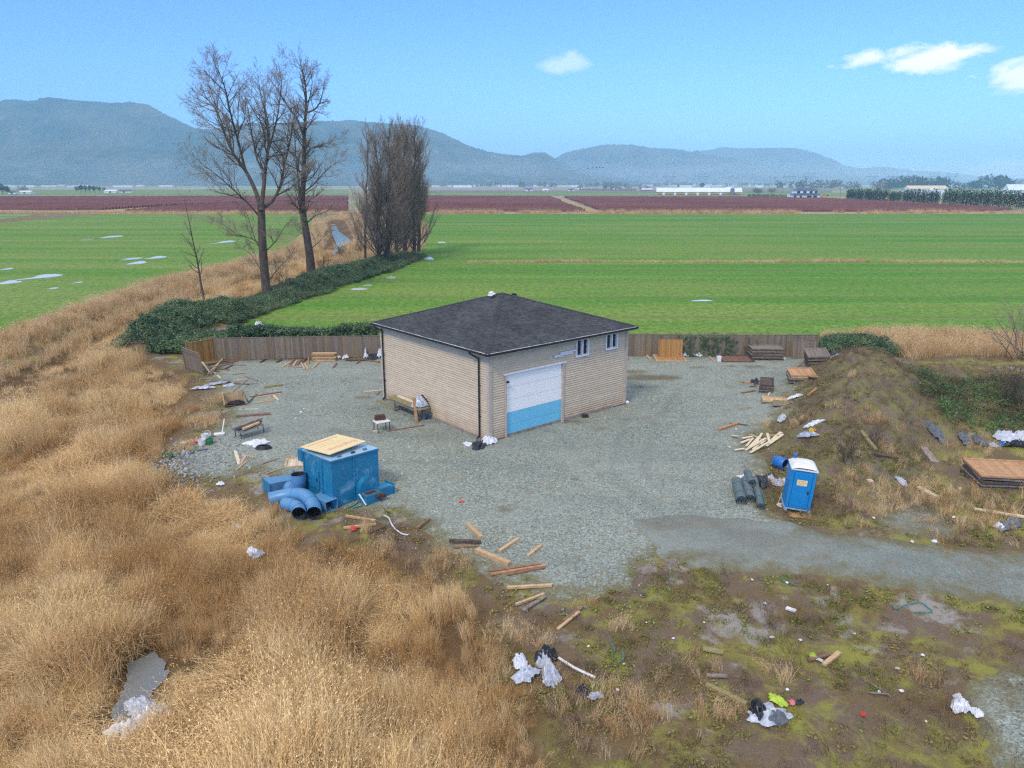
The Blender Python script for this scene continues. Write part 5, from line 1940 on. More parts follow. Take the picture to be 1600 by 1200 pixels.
lettering('Brightline', .44, .12, -SH * .25, MAT['sign_red'], 'lettering', sgn)
m = MB()
for i, (x0, x1, yy) in enumerate(((-.75, .55, .06), (-.6, .3, .22))):
    x_ = x0
    while x_ < x1:
        w = random.uniform(.05, .12)
        m.box((x_ + w / 2, SH * yy + random.uniform(-.01, .01), .0195), (w, .05, .003))
        x_ += w + .03
m.build('small_print', MAT['sign_ochre'], sgn)['kind'] = 'stuff'
m = MB()
x_ = -.9
while x_ < .8:
    w = random.uniform(.04, .1)
    m.box((x_ + w / 2, SH * .36, .0195), (w, .1, .003))
    x_ += w + .035
m.build('small_print', MAT['sign_red'], sgn)['kind'] = 'stuff'

# ------------------------------------------------------------------ portable toilet
pb = G(1249, 803)
pot = empty('portable_toilet', (pb[0], pb[1] + .55, hz(pb[0], pb[1]) + .05), R(-13), 'blue portable toilet with white roof at the foot of the berm', 'portable toilet')
pot.rotation_euler = (R(1), R(4.5), R(-13))
t = NT('toilet_blue')
col = t.mix(t.noise(1.5, 5, .7), S(10, 136, 196), S(6, 118, 180))
col = t.mix(t.ramp(t.noise(2.5, 6, .75, t.mapping((1.5, 1.5, .5))), [(.55, 0), (.75, .4)]), col, S(112, 150, 170))
MAT['toilet_blue'] = t.done(col, .45)
MAT['toilet_grey'] = pmat('toilet_skid', S(150, 176, 190), S(126, 150, 166), .6, 3)
m = MB()
for sx in (-1, 1):
    m.box((sx * .48, 0, .05), (.12, 1.15, .1))
m.box((0, 0, .13), (1.1, 1.12, .06))
m.build('skid', MAT['toilet_grey'], pot, bevel=.01)
m = MB()
m.box((0, .02, 1.08), (1.06, 1.04, 1.86))
m.build('cabin', MAT['toilet_blue'], pot, bevel=.03)
for sx in (-1, 1):
    MB().box((sx * .46, -.515, 1.06), (.13, .06, 1.8)).build('corner_post', MAT['toilet_blue'], pot, bevel=.015)
dr = MB().box((0, -.525, 1.03), (.74, .035, 1.68)).build('door', MAT['toilet_blue'], pot, bevel=.012)
MB().box((0, -.548, .6), (.56, .012, .62)).build('door_panel', MAT['toilet_blue'], dr, bevel=.006)
MB().box((.29, -.56, .98), (.06, .04, .14)).build('handle', MAT['black_metal'], dr, bevel=.005)
st_ = MB().box((-.02, -.549, 1.4), (.42, .008, .26)).build('sticker', pmat('toilet_sticker', S(236, 226, 170), S(228, 206, 140), .5, 5), dr)
m = MB()
for zz_, ws in ((1.47, (.07, .05, .08)), (1.40, (.09, .06, .05, .06)), (1.33, (.05, .08, .07))):
    x_ = -.18
    for w in ws:
        m.box((x_ + w / 2, -.5545, zz_), (w, .003, .034))
        x_ += w + .025
m.build('sticker_print', MAT['sign_red'], dr)['kind'] = 'stuff'
# domed white roof
m = MB()
nx_, ny_ = 12, 8
vs = []
for j in range(ny_ + 1):
    for i in range(nx_ + 1):
        u, v = i / nx_ * 2 - 1, j / ny_ * 2 - 1
        x_ = .56 * u
        y_ = .57 * v
        z_ = 2.02 + .2 * (1 - abs(u) ** 3.2) ** .6 * (1 - .55 * max(0, abs(v) - .35)) - (.06 if abs(u) == 1 or abs(v) == 1 else 0)
        vs.append((x_, y_, z_))
m.add(vs, [(j * (nx_ + 1) + i, j * (nx_ + 1) + i + 1, (j + 1) * (nx_ + 1) + i + 1, (j + 1) * (nx_ + 1) + i) for j in range(ny_) for i in range(nx_)])
m.build('roof', MAT['white_plastic'], pot, smooth=True)
MB().box((0, 0, 1.985), (1.11, 1.13, .06)).build('roof_rim', MAT['white_plastic'], pot, bevel=.01)
m = MB()
m.lathe([(.05, 0), (.05, .16), (.085, .17), (.085, .24), (.0, .25)], 12, (-.34, .36, 2.12))
m.build('vent_pipe', MAT['blue_plastic'], pot)
c = G(1249, 806)
mat_ = MB().box((0, 0, .015), (.95, .45, .03)).build('wood_mat', MAT['wood_cedar'])
mat_.location = (c[0], c[1] - .08, hz(*c) + .03)
mat_.rotation_euler = (0, 0, R(-14))
tag(mat_, 'orange plywood mat on the ground in front of the portable toilet', 'board')

# blue barrel lying on its side, open
c = G(1219, 738)
brl = empty('plastic_barrel', (c[0], c[1], hz(*c) + .29), 0, 'blue plastic barrel lying on its side behind the portable toilet', 'barrel', rot=(R(82), 0, R(18)))
m = MB()
m.lathe([(0, -.42), (.27, -.42), (.29, -.38), (.29, -.14), (.305, -.12), (.29, -.1), (.29, .12), (.305, .14), (.29, .16), (.29, .44), (.275, .44), (.275, -.38), (0, -.38)], 24)
m.build('shell', MAT['blue_plastic'], brl, smooth=True)
MB().lathe([(0, .1), (.27, .1)], 20).build('barrel_shade_disc', MAT['dark_inside'], brl)  # dark disc paints the shade inside the barrel


def bucket(px, py, r, h, mat, label, rot=(0, 0, 0), lift=0):
    c = G(px, py)
    root = empty('bucket', (c[0], c[1], hz(*c) + .03 + lift), 0, label, 'bucket', rot=rot)
    m = MB()
    m.lathe([(0, 0), (r * .86, 0), (r, h), (r * 1.06, h), (r * 1.06, h - .03), (r * .96, h - .01), (r * .84, .03), (0, .03)], 20)
    m.build('pail', MAT[mat], root, smooth=False)
    MB().tube([(r * math.cos(a), r * .3 * math.sin(a) - r, h + r * .2 * abs(math.sin(a)) - .05) for a in np.linspace(0, math.pi, 9)], .006, 4).build('handle', MAT['grey_metal'], root)
    return root


bucket(1227, 780, .17, .36, 'grey_metal', 'grey bucket against the left side of the portable toilet')
c = G(1221, 791)
ld = MB().lathe([(0, .03), (.2, .03), (.22, .015), (.22, 0), (0, 0)], 24).build('round_lid', MAT['white_plastic'])
ld.location = (c[0], c[1], hz(*c) + .04)
tag(ld, 'round white lid on the ground left of the portable toilet', 'lid')

# rolls of chain-link mesh
t = NT('rolled_wire_mesh')
wv = t.noise(26, 3, .7, t.mapping((1, 1, 5)))
col = t.mix(t.ramp(wv, [(.4, 0), (.6, 1)]), S(122, 136, 136), S(78, 92, 94))
t.bump(wv, .8, .03)
MAT['mesh_roll'] = t.done(col, .7, .2)


def mesh_roll(ax, ay, bx2, by2, r, label, mat='mesh_roll', z=0):
    A, B = G(ax, ay), G(bx2, by2)
    A, B = Vector((*A, hz(*A) + r * .92 + z)), Vector((*B, hz(*B) + r * .92 + z))
    root = empty('mesh_roll', A, 0, label, 'wire mesh roll')
    n = 10
    pts = [(A.lerp(B, k / n) - A) + Vector((random.gauss(0, .012), random.gauss(0, .012), -.03 * math.sin(math.pi * k / n))) for k in range(n + 1)]
    MB().tube(pts, [r * random.uniform(.95, 1.05) for _ in pts], 14, cap=False).build('outer_wrap', MAT[mat], root, smooth=True)
    for s, k in ((1, 0), (-1, n)):
        d = (pts[1] - pts[0]).normalized()
        sp = []
        u_ = d.orthogonal().normalized()
        v_ = d.cross(u_)
        for i in range(46):
            a = i * .42
            rr = r * (.96 - .018 * i)
            if rr < .03:
                break
            sp.append(pts[k] + u_ * math.cos(a) * rr + v_ * math.sin(a) * rr + d * s * .02)
        MB().tube(sp, .012, 4).build('roll_end', MAT[mat], root)
    for f in (.25, .7):
        p = A.lerp(B, f) - A
        d = (B - A).normalized()
        MB().tube([p - d * .02, p + d * .02], r * 1.07, 14, cap=False).build('tie_rope', MAT['teal_rope'], root, smooth=True)
    return root


mesh_roll(1150, 758, 1158, 790, .24, 'leftmost thick grey roll of wire mesh left of the portable toilet')
mesh_roll(1164, 756, 1172, 786, .22, 'short grey mesh roll in the middle of the mesh rolls')
mesh_roll(1178, 754, 1189, 797, .17, 'longest grey mesh roll, rightmost of the mesh rolls')
mesh_roll(1166, 750, 1174, 768, .18, 'dark mesh roll lying on top behind the other mesh rolls', z=.25)


# ------------------------------------------------------------------ lumber and other sticks
def plank(p0, p1, w, th, mat, label, cat='plank', name='lumber_plank', z0=0.0, z1=None, group=None):
    A, B = (GT(*p0), GT(*p1)) if p0[0] > 1225 and z0 == 0 else (G(*p0), G(*p1))
    z1 = z0 if z1 is None else z1
    A = Vector((*A, hz(*A) + .05 + th / 2 + z0))
    B = Vector((*B, hz(*B) + .05 + th / 2 + z1))
    C_ = (A + B) / 2
    m = MB()
    m.bar(A - C_, B - C_, w, th)
    o = m.build(name, MAT[mat], None, bevel=.004)
    o.location = C_
    return tag(o, label, cat, group)


W = 'wood_'
PL = [  # near timbers at the yard's front edge
    ((731, 824), (752, 845), .17, .16, 'wood_new', 'short pale timber block nearest the red scrap in the front of the yard'),
    ((702, 849), (751, 851), .16, .13, 'wood_dark', 'dark brown beam at the front left of the yard'),
    ((708, 858), (747, 856), .08, .06, 'wood_red', 'thin reddish stick just below the dark brown beam'),
    ((744, 864), (796, 886), .2, .16, 'wood_new', 'longest thick pale beam at the front of the yard, slanting down right'),
    ((780, 865), (810, 845), .13, .1, 'wood_new', 'pale timber lying diagonally right of the longest thick beam'),
    ((825, 872), (845, 856), .13, .1, 'wood_new', 'short pale diagonal timber, rightmost in the front of the yard'),
    ((765, 896), (845, 885), .13, .09, 'wood_red', 'uppermost of the long reddish boards bundled at the front edge'),
    ((767, 900), (853, 887), .1, .08, 'wood_cedar', 'middle of the long reddish boards bundled at the front edge'),
    ((792, 901), (852, 890), .08, .06, 'wood_red', 'lowest thin board of the bundle at the front edge'),
    ((792, 921), (862, 918), .12, .09, 'wood_new', 'long yellowish timber at the edge between gravel and weeds'),
    ((806, 947), (850, 931), .1, .08, 'wood_new', 'pale stick above a grey one at the weedy front edge'),
    ((817, 955), (852, 934), .14, .05, 'wood_grey', 'flat grey board below a pale stick at the weedy front edge'),
    ((881, 973), (910, 952), .11, .06, 'wood_red', 'upper brown board of the diagonal pair in the weeds'),
    ((871, 986), (905, 960), .1, .06, 'wood_new', 'lower pale board of the diagonal pair in the weeds'),
    ((541, 811), (587, 818), .11, .09, 'wood_new', 'pale stake right below the blue machine, upper of two'),
    ((537, 829), (588, 823), .11, .09, 'wood_new', 'pale stake below the blue machine beside an orange scrap'),
    ((577, 836), (604, 826), .06, .04, 'wood_dark', 'thin dark stick in the weeds below the blue machine'),
    ((651, 829), (670, 815), .13, .1, 'wood_red', 'brown post stub beside a green weed at the yard edge'),
    # left of the machine
    ((368, 706), (374, 727), .17, .04, 'wood_pale', 'pale board lying upright in the picture left of the blue machine'),
    ((376, 727), (384, 714), .12, .04, 'wood_new', 'short board in the small heap left of the blue machine'),
    ((380, 712), (397, 717), .1, .05, 'wood_new', 'small cross board of the heap left of the blue machine'),
    ((369, 737), (387, 722), .07, .05, 'wood_new', 'thin stick slanting out of the heap left of the blue machine'),
    ((410, 727), (436, 718), .05, .04, 'wood_red', 'thin brown stick behind the slatted panel'),
    ((417, 742), (442, 733), .06, .04, 'wood_new', 'pale thin stick in front of the slatted panel'),
    ((369, 653), (423, 649), .13, .12, 'wood_red', 'long single brown beam lying across the left of the yard'),
    ((400, 632), (426, 628), .12, .08, 'wood_new', 'pale board in front of the pair of brown boards, left yard'),
    ((411, 626), (431, 625), .07, .05, 'wood_new', 'thin pale slat touching a cross stick, left yard'),
    ((428, 620), (435, 627), .1, .07, 'wood_pale', 'short pale cross stick, left yard'),
    ((391, 622), (440, 614), .1, .07, 'wood_red', 'upper brown board of the close pair, left yard'),
    ((398, 623), (438, 617), .1, .06, 'wood_new', 'lower pale board of the close pair, left yard'),
    ((413, 607), (442, 603), .28, .12, 'wood_mossy', 'short thick mossy slab in the left of the yard'),
    ((369, 597), (386, 595), .12, .08, 'wood_new', 'short pale board below the jumble of planks near the left fence'),
    ((384, 590), (403, 597), .1, .08, 'wood_grey', 'grey stick slanting right near the left fence jumble'),
    ((361, 601), (389, 602), .1, .06, 'wood_dark', 'dark straight board near the plastic strip, left yard'),
    ((389, 602), (402, 600), .05, .04, 'wood_grey', 'thin grey stick at the end of the dark straight board'),
    ((364, 587), (385, 584), .12, .06, 'wood_mossy', 'mossy board on its own, right of the left fence jumble'),
    ((344, 633), (388, 601), .07, .07, 'wood_grey', 'long grey pole propped over the reed edge, left yard', 'pole', 'wooden_pole', .1, .3),
    ((388, 631), (401, 618), .06, .05, 'wood_dark', 'thin dark stick leaning across the brown pair, left yard'),
    ((379, 612), (388, 630), .05, .05, 'wood_dark', 'thin leg-like stick right of the propped grey pole'),
    ((374, 642), (390, 640), .05, .03, 'wood_pale', 'thin pale lath by the reed edge, above the long brown beam'),
    ((390, 641), (404, 640), .05, .03, 'wood_pale', 'short pale lath right of another lath, above the long brown beam'),
    # jumble by the orange fence
    ((316, 568), (328, 584), .14, .08, 'wood_pale', 'pale board crossing the V of planks by the orange fence'),
    ((325, 586), (349, 562), .14, .08, 'wood_new', 'left long board of the V of planks by the orange fence'),
    ((330, 586), (343, 568), .13, .08, 'wood_grey', 'right grey board of the V of planks by the orange fence'),
    ((332, 582), (338, 585), .08, .04, 'wood_pale', 'small white offcut below the V of planks'),
    ((340, 588), (345, 592), .1, .04, 'wood_pale', 'small pale offcut right of the white offcut, left yard'),
    ((339, 577), (358, 580), .1, .08, 'wood_red', 'brown plank at the front of the fence jumble'),
    ((342, 574), (366, 569), .1, .08, 'wood_red', 'brown plank slanting in the middle of the fence jumble'),
    ((350, 579), (364, 572), .1, .08, 'wood_dark', 'dark plank at the right front of the fence jumble'),
    ((324, 572), (356, 566), .1, .1, 'wood_dark', 'dark plank at the back of the fence jumble'),
    ((345, 570), (372, 566), .1, .1, 'wood_red', 'reddish plank at the back right of the fence jumble'),
    ((330, 577), (352, 572), .1, .12, 'wood_grey', 'grey plank on top of the fence jumble'),
    ((360, 572), (385, 572), .09, .06, 'wood_grey', 'straight grey lath at the right end of the fence jumble'),
    ((350, 566), (384, 564), .1, .1, 'wood_red', 'long reddish rail along the foot of the left fence'),
    # along the left fence
    ((432, 568), (440, 564), .12, .1, 'wood_dark', 'first short dark post stub in front of the left fence'),
    ((407, 568), (416, 563), .11, .1, 'wood_dark', 'dark post stub nearest the fence jumble'),
    ((440, 575), (454, 567), .16, .06, 'wood_new', 'broad pale board at the left of the small plank fan'),
    ((453, 572), (460, 563), .12, .08, 'wood_red', 'second board of the small plank fan at the left fence'),
    ((459, 573), (464, 565), .12, .08, 'wood_new', 'third board of the small plank fan at the left fence'),
    ((464, 572), (472, 563), .12, .08, 'wood_red', 'fourth board of the small plank fan at the left fence'),
    ((471, 570), (480, 561), .12, .08, 'wood_dark', 'dark board of the small plank fan at the left fence'),
    ((471, 569), (476, 579), .12, .09, 'wood_new', 'left of two stubs pointing forward from the plank fan'),
    ((476, 570), (481, 579), .12, .09, 'wood_new', 'right of two stubs pointing forward from the plank fan'),
    ((482, 561), (482, 570), .12, .09, 'wood_cedar', 'orange stub right of the plank fan'),
    ((450, 574), (478, 576), .06, .04, 'wood_red', 'thin lath across the front of the plank fan'),
    ((489, 577), (498, 568), .12, .09, 'wood_new', 'lone pale post stub right of the plank fan'),
    ((521, 576), (526, 569), .12, .1, 'wood_red', 'short post stub in front of the board stack by the left fence'),
    ((557, 570), (562, 566), .12, .1, 'wood_red', 'short post stub near the workshop end of the left fence'),
    ((540, 565), (575, 565), .2, .12, 'wood_dark', 'dark board along the fence near the workshop'),
    ((560, 563), (592, 567), .3, .08, 'wood_red', 'broad brown sheet by the workshop’s back left corner'),
    ((590, 571), (598, 572), .15, .05, 'wood_cedar', 'small orange offcut beside the workshop’s back left corner'),
    # by the workshop
    ((569, 614), (598, 611), .1, .06, 'wood_pale', 'pale lath left of the workshop’s far downspout'),
    ((587, 619), (594, 613), .1, .06, 'wood_grey', 'short grey stick below the pale lath beside the workshop'),
    ((590, 628), (617, 639), .18, .1, 'wood_mossy', 'mossy plank lying under the workbench'),
    ((604, 676), (663, 666), .09, .06, 'wood_red', 'long thin brown board behind the small white table'),
    ((583, 676), (592, 675), .12, .06, 'wood_pale', 'small pale block under the small white table'),
    # right of the yard
    ((1123, 674), (1154, 664), .18, .12, 'wood_cedar', 'thick brown board in the right of the yard'),
    ((1140, 663), (1168, 667), .1, .04, 'wood_dark', 'thin dark board behind the thick brown board'),
    ((1156, 598), (1178, 602), .12, .08, 'wood_cedar', 'orange board left of the dark rag, right yard'),
    ((1158, 616), (1180, 613), .12, .08, 'wood_red', 'reddish board below the orange board, right yard'),
    ((1200, 622), (1206, 610), .1, .06, 'wood_pale', 'pale stick leaning on the small board bundle'),
    ((1172, 606), (1182, 605), .1, .06, 'wood_dark', 'short dark board under the rag beside the board bundle'),
    ((1242, 577), (1260, 562), .2, .08, 'wood_grey', 'grey board leaning beside the dark panel stack'),
    ((1246, 586), (1280, 592), .75, .03, 'plywood', 'large thin plywood sheet behind the pale tan panel stack'),
    ((1262, 620), (1276, 608), .16, .05, 'wood_cedar', 'orange board at the berm foot below the pale tan stack'),
    ((1270, 602), (1282, 603), .12, .08, 'wood_mossy', 'short mossy board right of the pale tan stack'),
    ((977, 559), (982, 564), .12, .1, 'wood_grey', 'post stub right beside the workshop’s back right corner'),
    ((1010, 557), (1016, 563), .14, .1, 'wood_new', 'pale post stub left of the flat orange panel'),
    ((1108, 559), (1117, 567), .14, .1, 'wood_new', 'pale post stub left of the flat brown panel'),
    ((1172, 543), (1186, 547), .1, .08, 'wood_pale', 'left pale stick on top of the tall panel stack', 'plank', 'lumber_plank', 1.02, 1.05),
    ((1205, 543), (1218, 549), .12, .1, 'wood_pale', 'right pale stick on top of the tall panel stack', 'plank', 'lumber_plank', 1.02, 1.05),
    # behind the toilet and to the right
    ((1160, 723), (1182, 752), .1, .04, 'wood_grey', 'grey board leaning over the mesh rolls'),
    ((1150, 746), (1180, 746), .08, .05, 'wood_pale', 'pale lath behind the mesh rolls'),
    ((1216, 788), (1222, 773), .05, .04, 'wood_new', 'thin yellow stick beside the grey bucket'),
    ((1345, 677), (1368, 706), .16, .12, 'wood_mossy', 'mossy log-like plank on the right foot of the berm'),
    ((1366, 711), (1400, 717), .12, .06, 'wood_red', 'brown board lying right of the berm foot'),
    ((1441, 707), (1460, 731), .34, .28, 'wood_grey', 'thick grey log among dry grass on the right', 'log', 'timber_log'),
    ((1434, 764), (1464, 780), .2, .1, 'wood_pale', 'white painted board among dry grass on the right'),
    ((1433, 750), (1466, 772), .06, .04, 'wood_mossy', 'thin branch-like stick behind the white painted board'),
    ((1522, 798), (1604, 810), .16, .08, 'wood_pale', 'long pale plank at the right edge below the panel stack'),
    ((1517, 715), (1525, 735), .18, .08, 'wood_mossy', 'short mossy board left of the pinkish framed panel'),
    # bottom right
    ((1262, 1035), (1301, 1025), .12, .07, 'wood_red', 'brown board beside a lime rag in the moss'),
    ((1287, 1043), (1311, 1023), .14, .09, 'wood_new', 'pale board crossing the brown board in the moss'),
    ((1103, 1073), (1166, 1103), .15, .09, 'wood_mossy', 'long mossy plank beside the tarp heap at the bottom'),
    ((1098, 1016), (1130, 1022), .2, .05, 'wood_mossy', 'mossy flat board in the weeds above the long mossy plank'),
    ((1104, 1057), (1138, 1058), .14, .05, 'wood_grey', 'half buried grey board above the long mossy plank'),
    ((1228, 953), (1243, 958), .16, .06, 'white_plastic', 'white offcut lying in the moss below the driveway'),
    ((1358, 1085), (1390, 1088), .05, .03, 'wood_grey', 'thin grey branch in the moss at lower right'),
    ((1360, 1070), (1392, 1092), .04, .03, 'wood_grey', 'thin crossing branch in the moss at lower right'),
    ((1218, 905), (1243, 916), .05, .03, 'teal_rope', 'thin greenish rod on the bare patch below the driveway', 'rod'),
]
for a in PL:
    plank(a[0], a[1], a[2], a[3], a[4], a[5], *(a[6:] if len(a) > 6 else ()))
# stack of new boards against the left fence
c = G(507, 565)
root = empty('board_stack', (c[0], c[1] + .1, .05), R(0), 'stack of long tan boards against the left fence', 'board stack')
for k in range(5):
    for j in range(2):
        m = MB()
        m.box((random.uniform(-.05, .05), -.12 + j * .26, .07 + k * .13), (1.85 + random.uniform(-.1, .1), .24, .11), random.uniform(.8, 1.1))
        m.build('board', MAT['wood_cedar' if k % 2 else 'wood_new'], root)

# pile of broken white mouldings at the berm foot
WP = [((1170, 704), (1186, 688), .14), ((1160, 690), (1175, 686), .16), ((1158, 697), (1172, 690), .15), ((1164, 707), (1196, 694), .14), ((1172, 712), (1210, 697), .14), ((1180, 699), (1190, 684), .12), ((1197, 705), (1222, 697), .14), ((1188, 701), (1202, 690), .13),
      ((1198, 686), (1202, 705), .15), ((1200, 687), (1216, 696), .12), ((1148, 707), (1163, 706), .14), ((1166, 700), (1176, 690), .12), ((1176, 706), (1190, 696), .13), ((1206, 700), (1219, 690), .2), ((1143, 684), (1152, 688), .18), ((1173, 682), (1192, 696), .05)]
WL = ['front left', 'back left', 'left', 'second front', 'long lowest', 'upright middle', 'right front', 'centre', 'tall vertical', 'back right', 'outlying far left', 'thin inner left', 'inner middle', 'broad right', 'separate back left', 'thin long slanting']
for (p0, p1, w), nm in zip(WP, WL):
    plank(p0, p1, w, .04, 'wood_pale', nm + ' cream strip of the broken moulding pile at the berm foot', 'moulding strip', 'moulding_strip', random.uniform(0, .12), random.uniform(0, .16), 'broken moulding pile')

# ------------------------------------------------------------------ workbench, tables and the like
c = G(626, 640)
wb = empty('workbench', (bc[0] + math.cos(BA + math.pi / 2) * 7.2 - math.cos(BA) * .75, bc[1] + math.sin(BA + math.pi / 2) * 7.2 - math.sin(BA) * .75, .05), BA + math.pi / 2, 'mossy wooden workbench along the left wall of the workshop', 'workbench')
MB().box((.0, 0, .8), (3.7, .72, .07)).build('bench_top', MAT['wood_mossy'], wb)
MB().box((.35, -.22, .87), (2.2, .2, .06)).build('loose_board', MAT['wood_pale'], wb)
for x_ in (1.2, -1.35):
    for y_ in (-.24, .24):
        MB().box((x_, y_, .38), (.2, .14, .76)).build('leg', MAT['wood_grey'], wb)
MB().box((0, .26, .66), (3.4, .05, .16)).build('apron', MAT['wood_grey'], wb)
MB().bar((-1.75, .5, .05), (-1.2, .3, 1.45), .17, .06).build('leaning_board', MAT['wood_cedar'], wb)


def crumple(parent, name, w, d, h, mat, seed, n=16, loc=(0, 0, 0), rz=0.0, ragged=.45, folds=3.2, dome=.5):
    """a crumpled sheet: ragged outline, folds and a sagging edge that meets the ground"""
    vs = []
    for j in range(n + 1):
        for i in range(n + 1):
            u, v = i / n * 2 - 1, j / n * 2 - 1
            r = max(abs(u), abs(v))
            L = math.hypot(u, v) or 1e-6
            k = r / L                                   # square to disc
            x_, y_ = u * k, v * k
            a = math.atan2(y_, x_)
            edge = 1 - ragged + 2 * ragged * float(fbm(np.array([math.cos(a) * 1.7 + seed]), np.array([math.sin(a) * 1.7]), seed, 3)[0])
            vs.append((x_ * edge * w / 2, y_ * edge * d / 2, r))
    V = np.array(vs)
    f = np.abs(fbm(V[:, 0] / w * folds + seed, V[:, 1] / d * folds, seed + 3, 4) - .5) * 2
    f2 = fbm(V[:, 0] / w * folds * 2.2, V[:, 1] / d * folds * 2.2 + seed, seed + 5, 3)
    z = h * ((1 - V[:, 2] ** 2) * dome + .9 * f * (1 - .5 * V[:, 2]) + .35 * f2 * (1 - V[:, 2] ** 4)) + .012
    V = np.c_[V[:, 0], V[:, 1], z]
    M = Matrix.Translation(loc) @ Matrix.Rotation(rz, 4, 'Z')
    m = MB()
    m.add([tuple(v) for v in V], [(j * (n + 1) + i, j * (n + 1) + i + 1, (j + 1) * (n + 1) + i + 1, (j + 1) * (n + 1) + i) for j in range(n) for i in range(n)], 1.0, M)
    return m.build(name, MAT[mat], parent, smooth=False)


heap_no = [0]


def litter(name, px, py, pieces, label, cat, rz=0.0, lift=0.05):
    c = G(px, py)
    if hz(*c) > .2:                                   # on a slope: find where the sight line meets it
        for _ in range(4):
            c = G(px, py, hz(*c))
    root = empty(name, (c[0], c[1], hz(*c) + lift), rz, label, cat)
    nx_, ny_ = (hz(c[0] - 1, c[1]) - hz(c[0] + 1, c[1])) / 2.4, (hz(c[0], c[1] - 1) - hz(c[0], c[1] + 1)) / 2.4
    sl = Vector((nx_, ny_, 1)).normalized()
    root.rotation_euler = (Vector((0, 0, 1)).rotation_difference(sl).to_matrix() @ Matrix.Rotation(rz, 3, 'Z')).to_euler()
    for (nm, dx, dy, w, d, h, mat) in pieces:
        heap_no[0] += 1
        crumple(root, nm, w, d, h * 1.15, mat, 100 + heap_no[0] * 7, loc=(dx, dy, 0), rz=random.uniform(0, 3), ragged=.62, folds=4.2, dome=.3)
    return root


c_ = wb.matrix_world if False else None
rag = empty('plastic_bundle', (0, 0, 0), 0, 'grey and dark plastic bundle lying on the workbench', 'plastic bundle')
rag.location = (wb.location.x + math.cos(wb.rotation_euler.z) * -1.25, wb.location.y + math.sin(wb.rotation_euler.z) * -1.25, .9)
crumple(rag, 'grey_sheet', 1.0, .8, .5, 'clear_film', 3, dome=.9)
crumple(rag, 'dark_sheet', .8, .7, .42, 'black_film', 5, loc=(.2, .15, .02), dome=.9)
c = G(666, 655)
bb = MB().lathe([(0, 0), (.14, .02), (.2, .1), (.17, .2), (0, .24)], 14).build('blue_bag', MAT['blue_plastic'], smooth=True)
bb.location = (c[0] - .1, c[1], .04)
tag(bb, 'small blue bag on the gravel at the workshop wall beside the workbench', 'bag')


def small_table(px, py, w, d, h, rz, mat, label, tilt=(0, 0), lab2=None):
    c = G(px, py)
    root = empty('small_table', (c[0], c[1], hz(*c) + .05), rz, label, 'table', rot=(tilt[0], tilt[1], rz))
    MB().box((0, 0, h), (w, d, .04)).build('table_top', MAT[mat], root, bevel=.005)
    for sx in (-1, 1):
        for sy in (-1, 1):
            MB().bar((sx * (w / 2 - .05), sy * (d / 2 - .05), 0), (sx * (w / 2 - .06), sy * (d / 2 - .06), h), .035, .035, 1, (0, 1, 0)).build('leg', MAT['black_metal'], root)
    return root


tb = small_table(597, 675, .85, .65, .62, R(35), 'white_plastic', 'small white-topped table with thin black legs in front of the workbench')
m = MB()
m.box((0, 0, .11), (.62, .3, .22))
m.box((0, 0, .24), (.56, .26, .05), 1, None, .8)
cr = m.build('dark_crate', MAT['rust'])
cr.location = (tb.location.x - .12, tb.location.y + .2, .72)
cr.rotation_euler = (0, 0, R(20))
tag(cr, 'dark brown toolbox on the small white table', 'toolbox')
# folding table with boards, left yard
ft = small_table(391, 681, 1.5, .75, .5, R(48), 'grey_metal', 'low dark folding table loaded with boards in the left of the yard', (R(4), R(-6)))
for i, (y_, mt, l_, r_) in enumerate(((-.2, 'wood_grey', 1.9, .02), (0.02, 'wood_dark', 1.5, -.05), (.22, 'wood_new', 1.1, .1))):
    o = MB().box((0, 0, 0), (l_, .2, .09)).build('lumber_plank', MAT[mt])
    o.location = (ft.location.x - math.sin(R(48)) * y_ * -1, ft.location.y - math.cos(R(48)) * y_, .66 + .05 * (i == 0))
    o.rotation_euler = (0, R(-5), R(48) + r_)
    tag(o, ('long grey', 'dark', 'short pale')[i] + ' board on the low folding table', 'plank')

# wood stove-like tan bin at the reed edge with a near-black fill painting the shade of its hollow
c = G(367, 634)
bn = empty('broken_crate', (c[0], c[1], .04), R(25), 'broken tan wooden crate under the propped grey pole', 'crate')
m = MB()
for i in range(8):
    m.box((-.55 + i * .155, .35, .42), (.145, .03, .8 + random.uniform(-.1, .1)), random.uniform(.85, 1.1))
m.build('back_boards', MAT['wood_new'], bn)['kind'] = 'stuff'
MB().bar((-.65, -.3, .1), (-.65, .35, .8), .03, .3).build('side_board', MAT['wood_new'], bn)
MB().bar((.65, -.3, .1), (.65, .35, .8), .03, .3).build('side_board', MAT['wood_grey'], bn)
MB().box((0, .02, .06), (1.2, .6, .05)).build('floor_board', MAT['wood_dark'], bn)
crumple(bn, 'hollow_shade_fill', 1.1, .6, .3, 'dark_inside', 21, loc=(.1, 0, .08))  # dark crumpled sheet stands in for shade in the crate

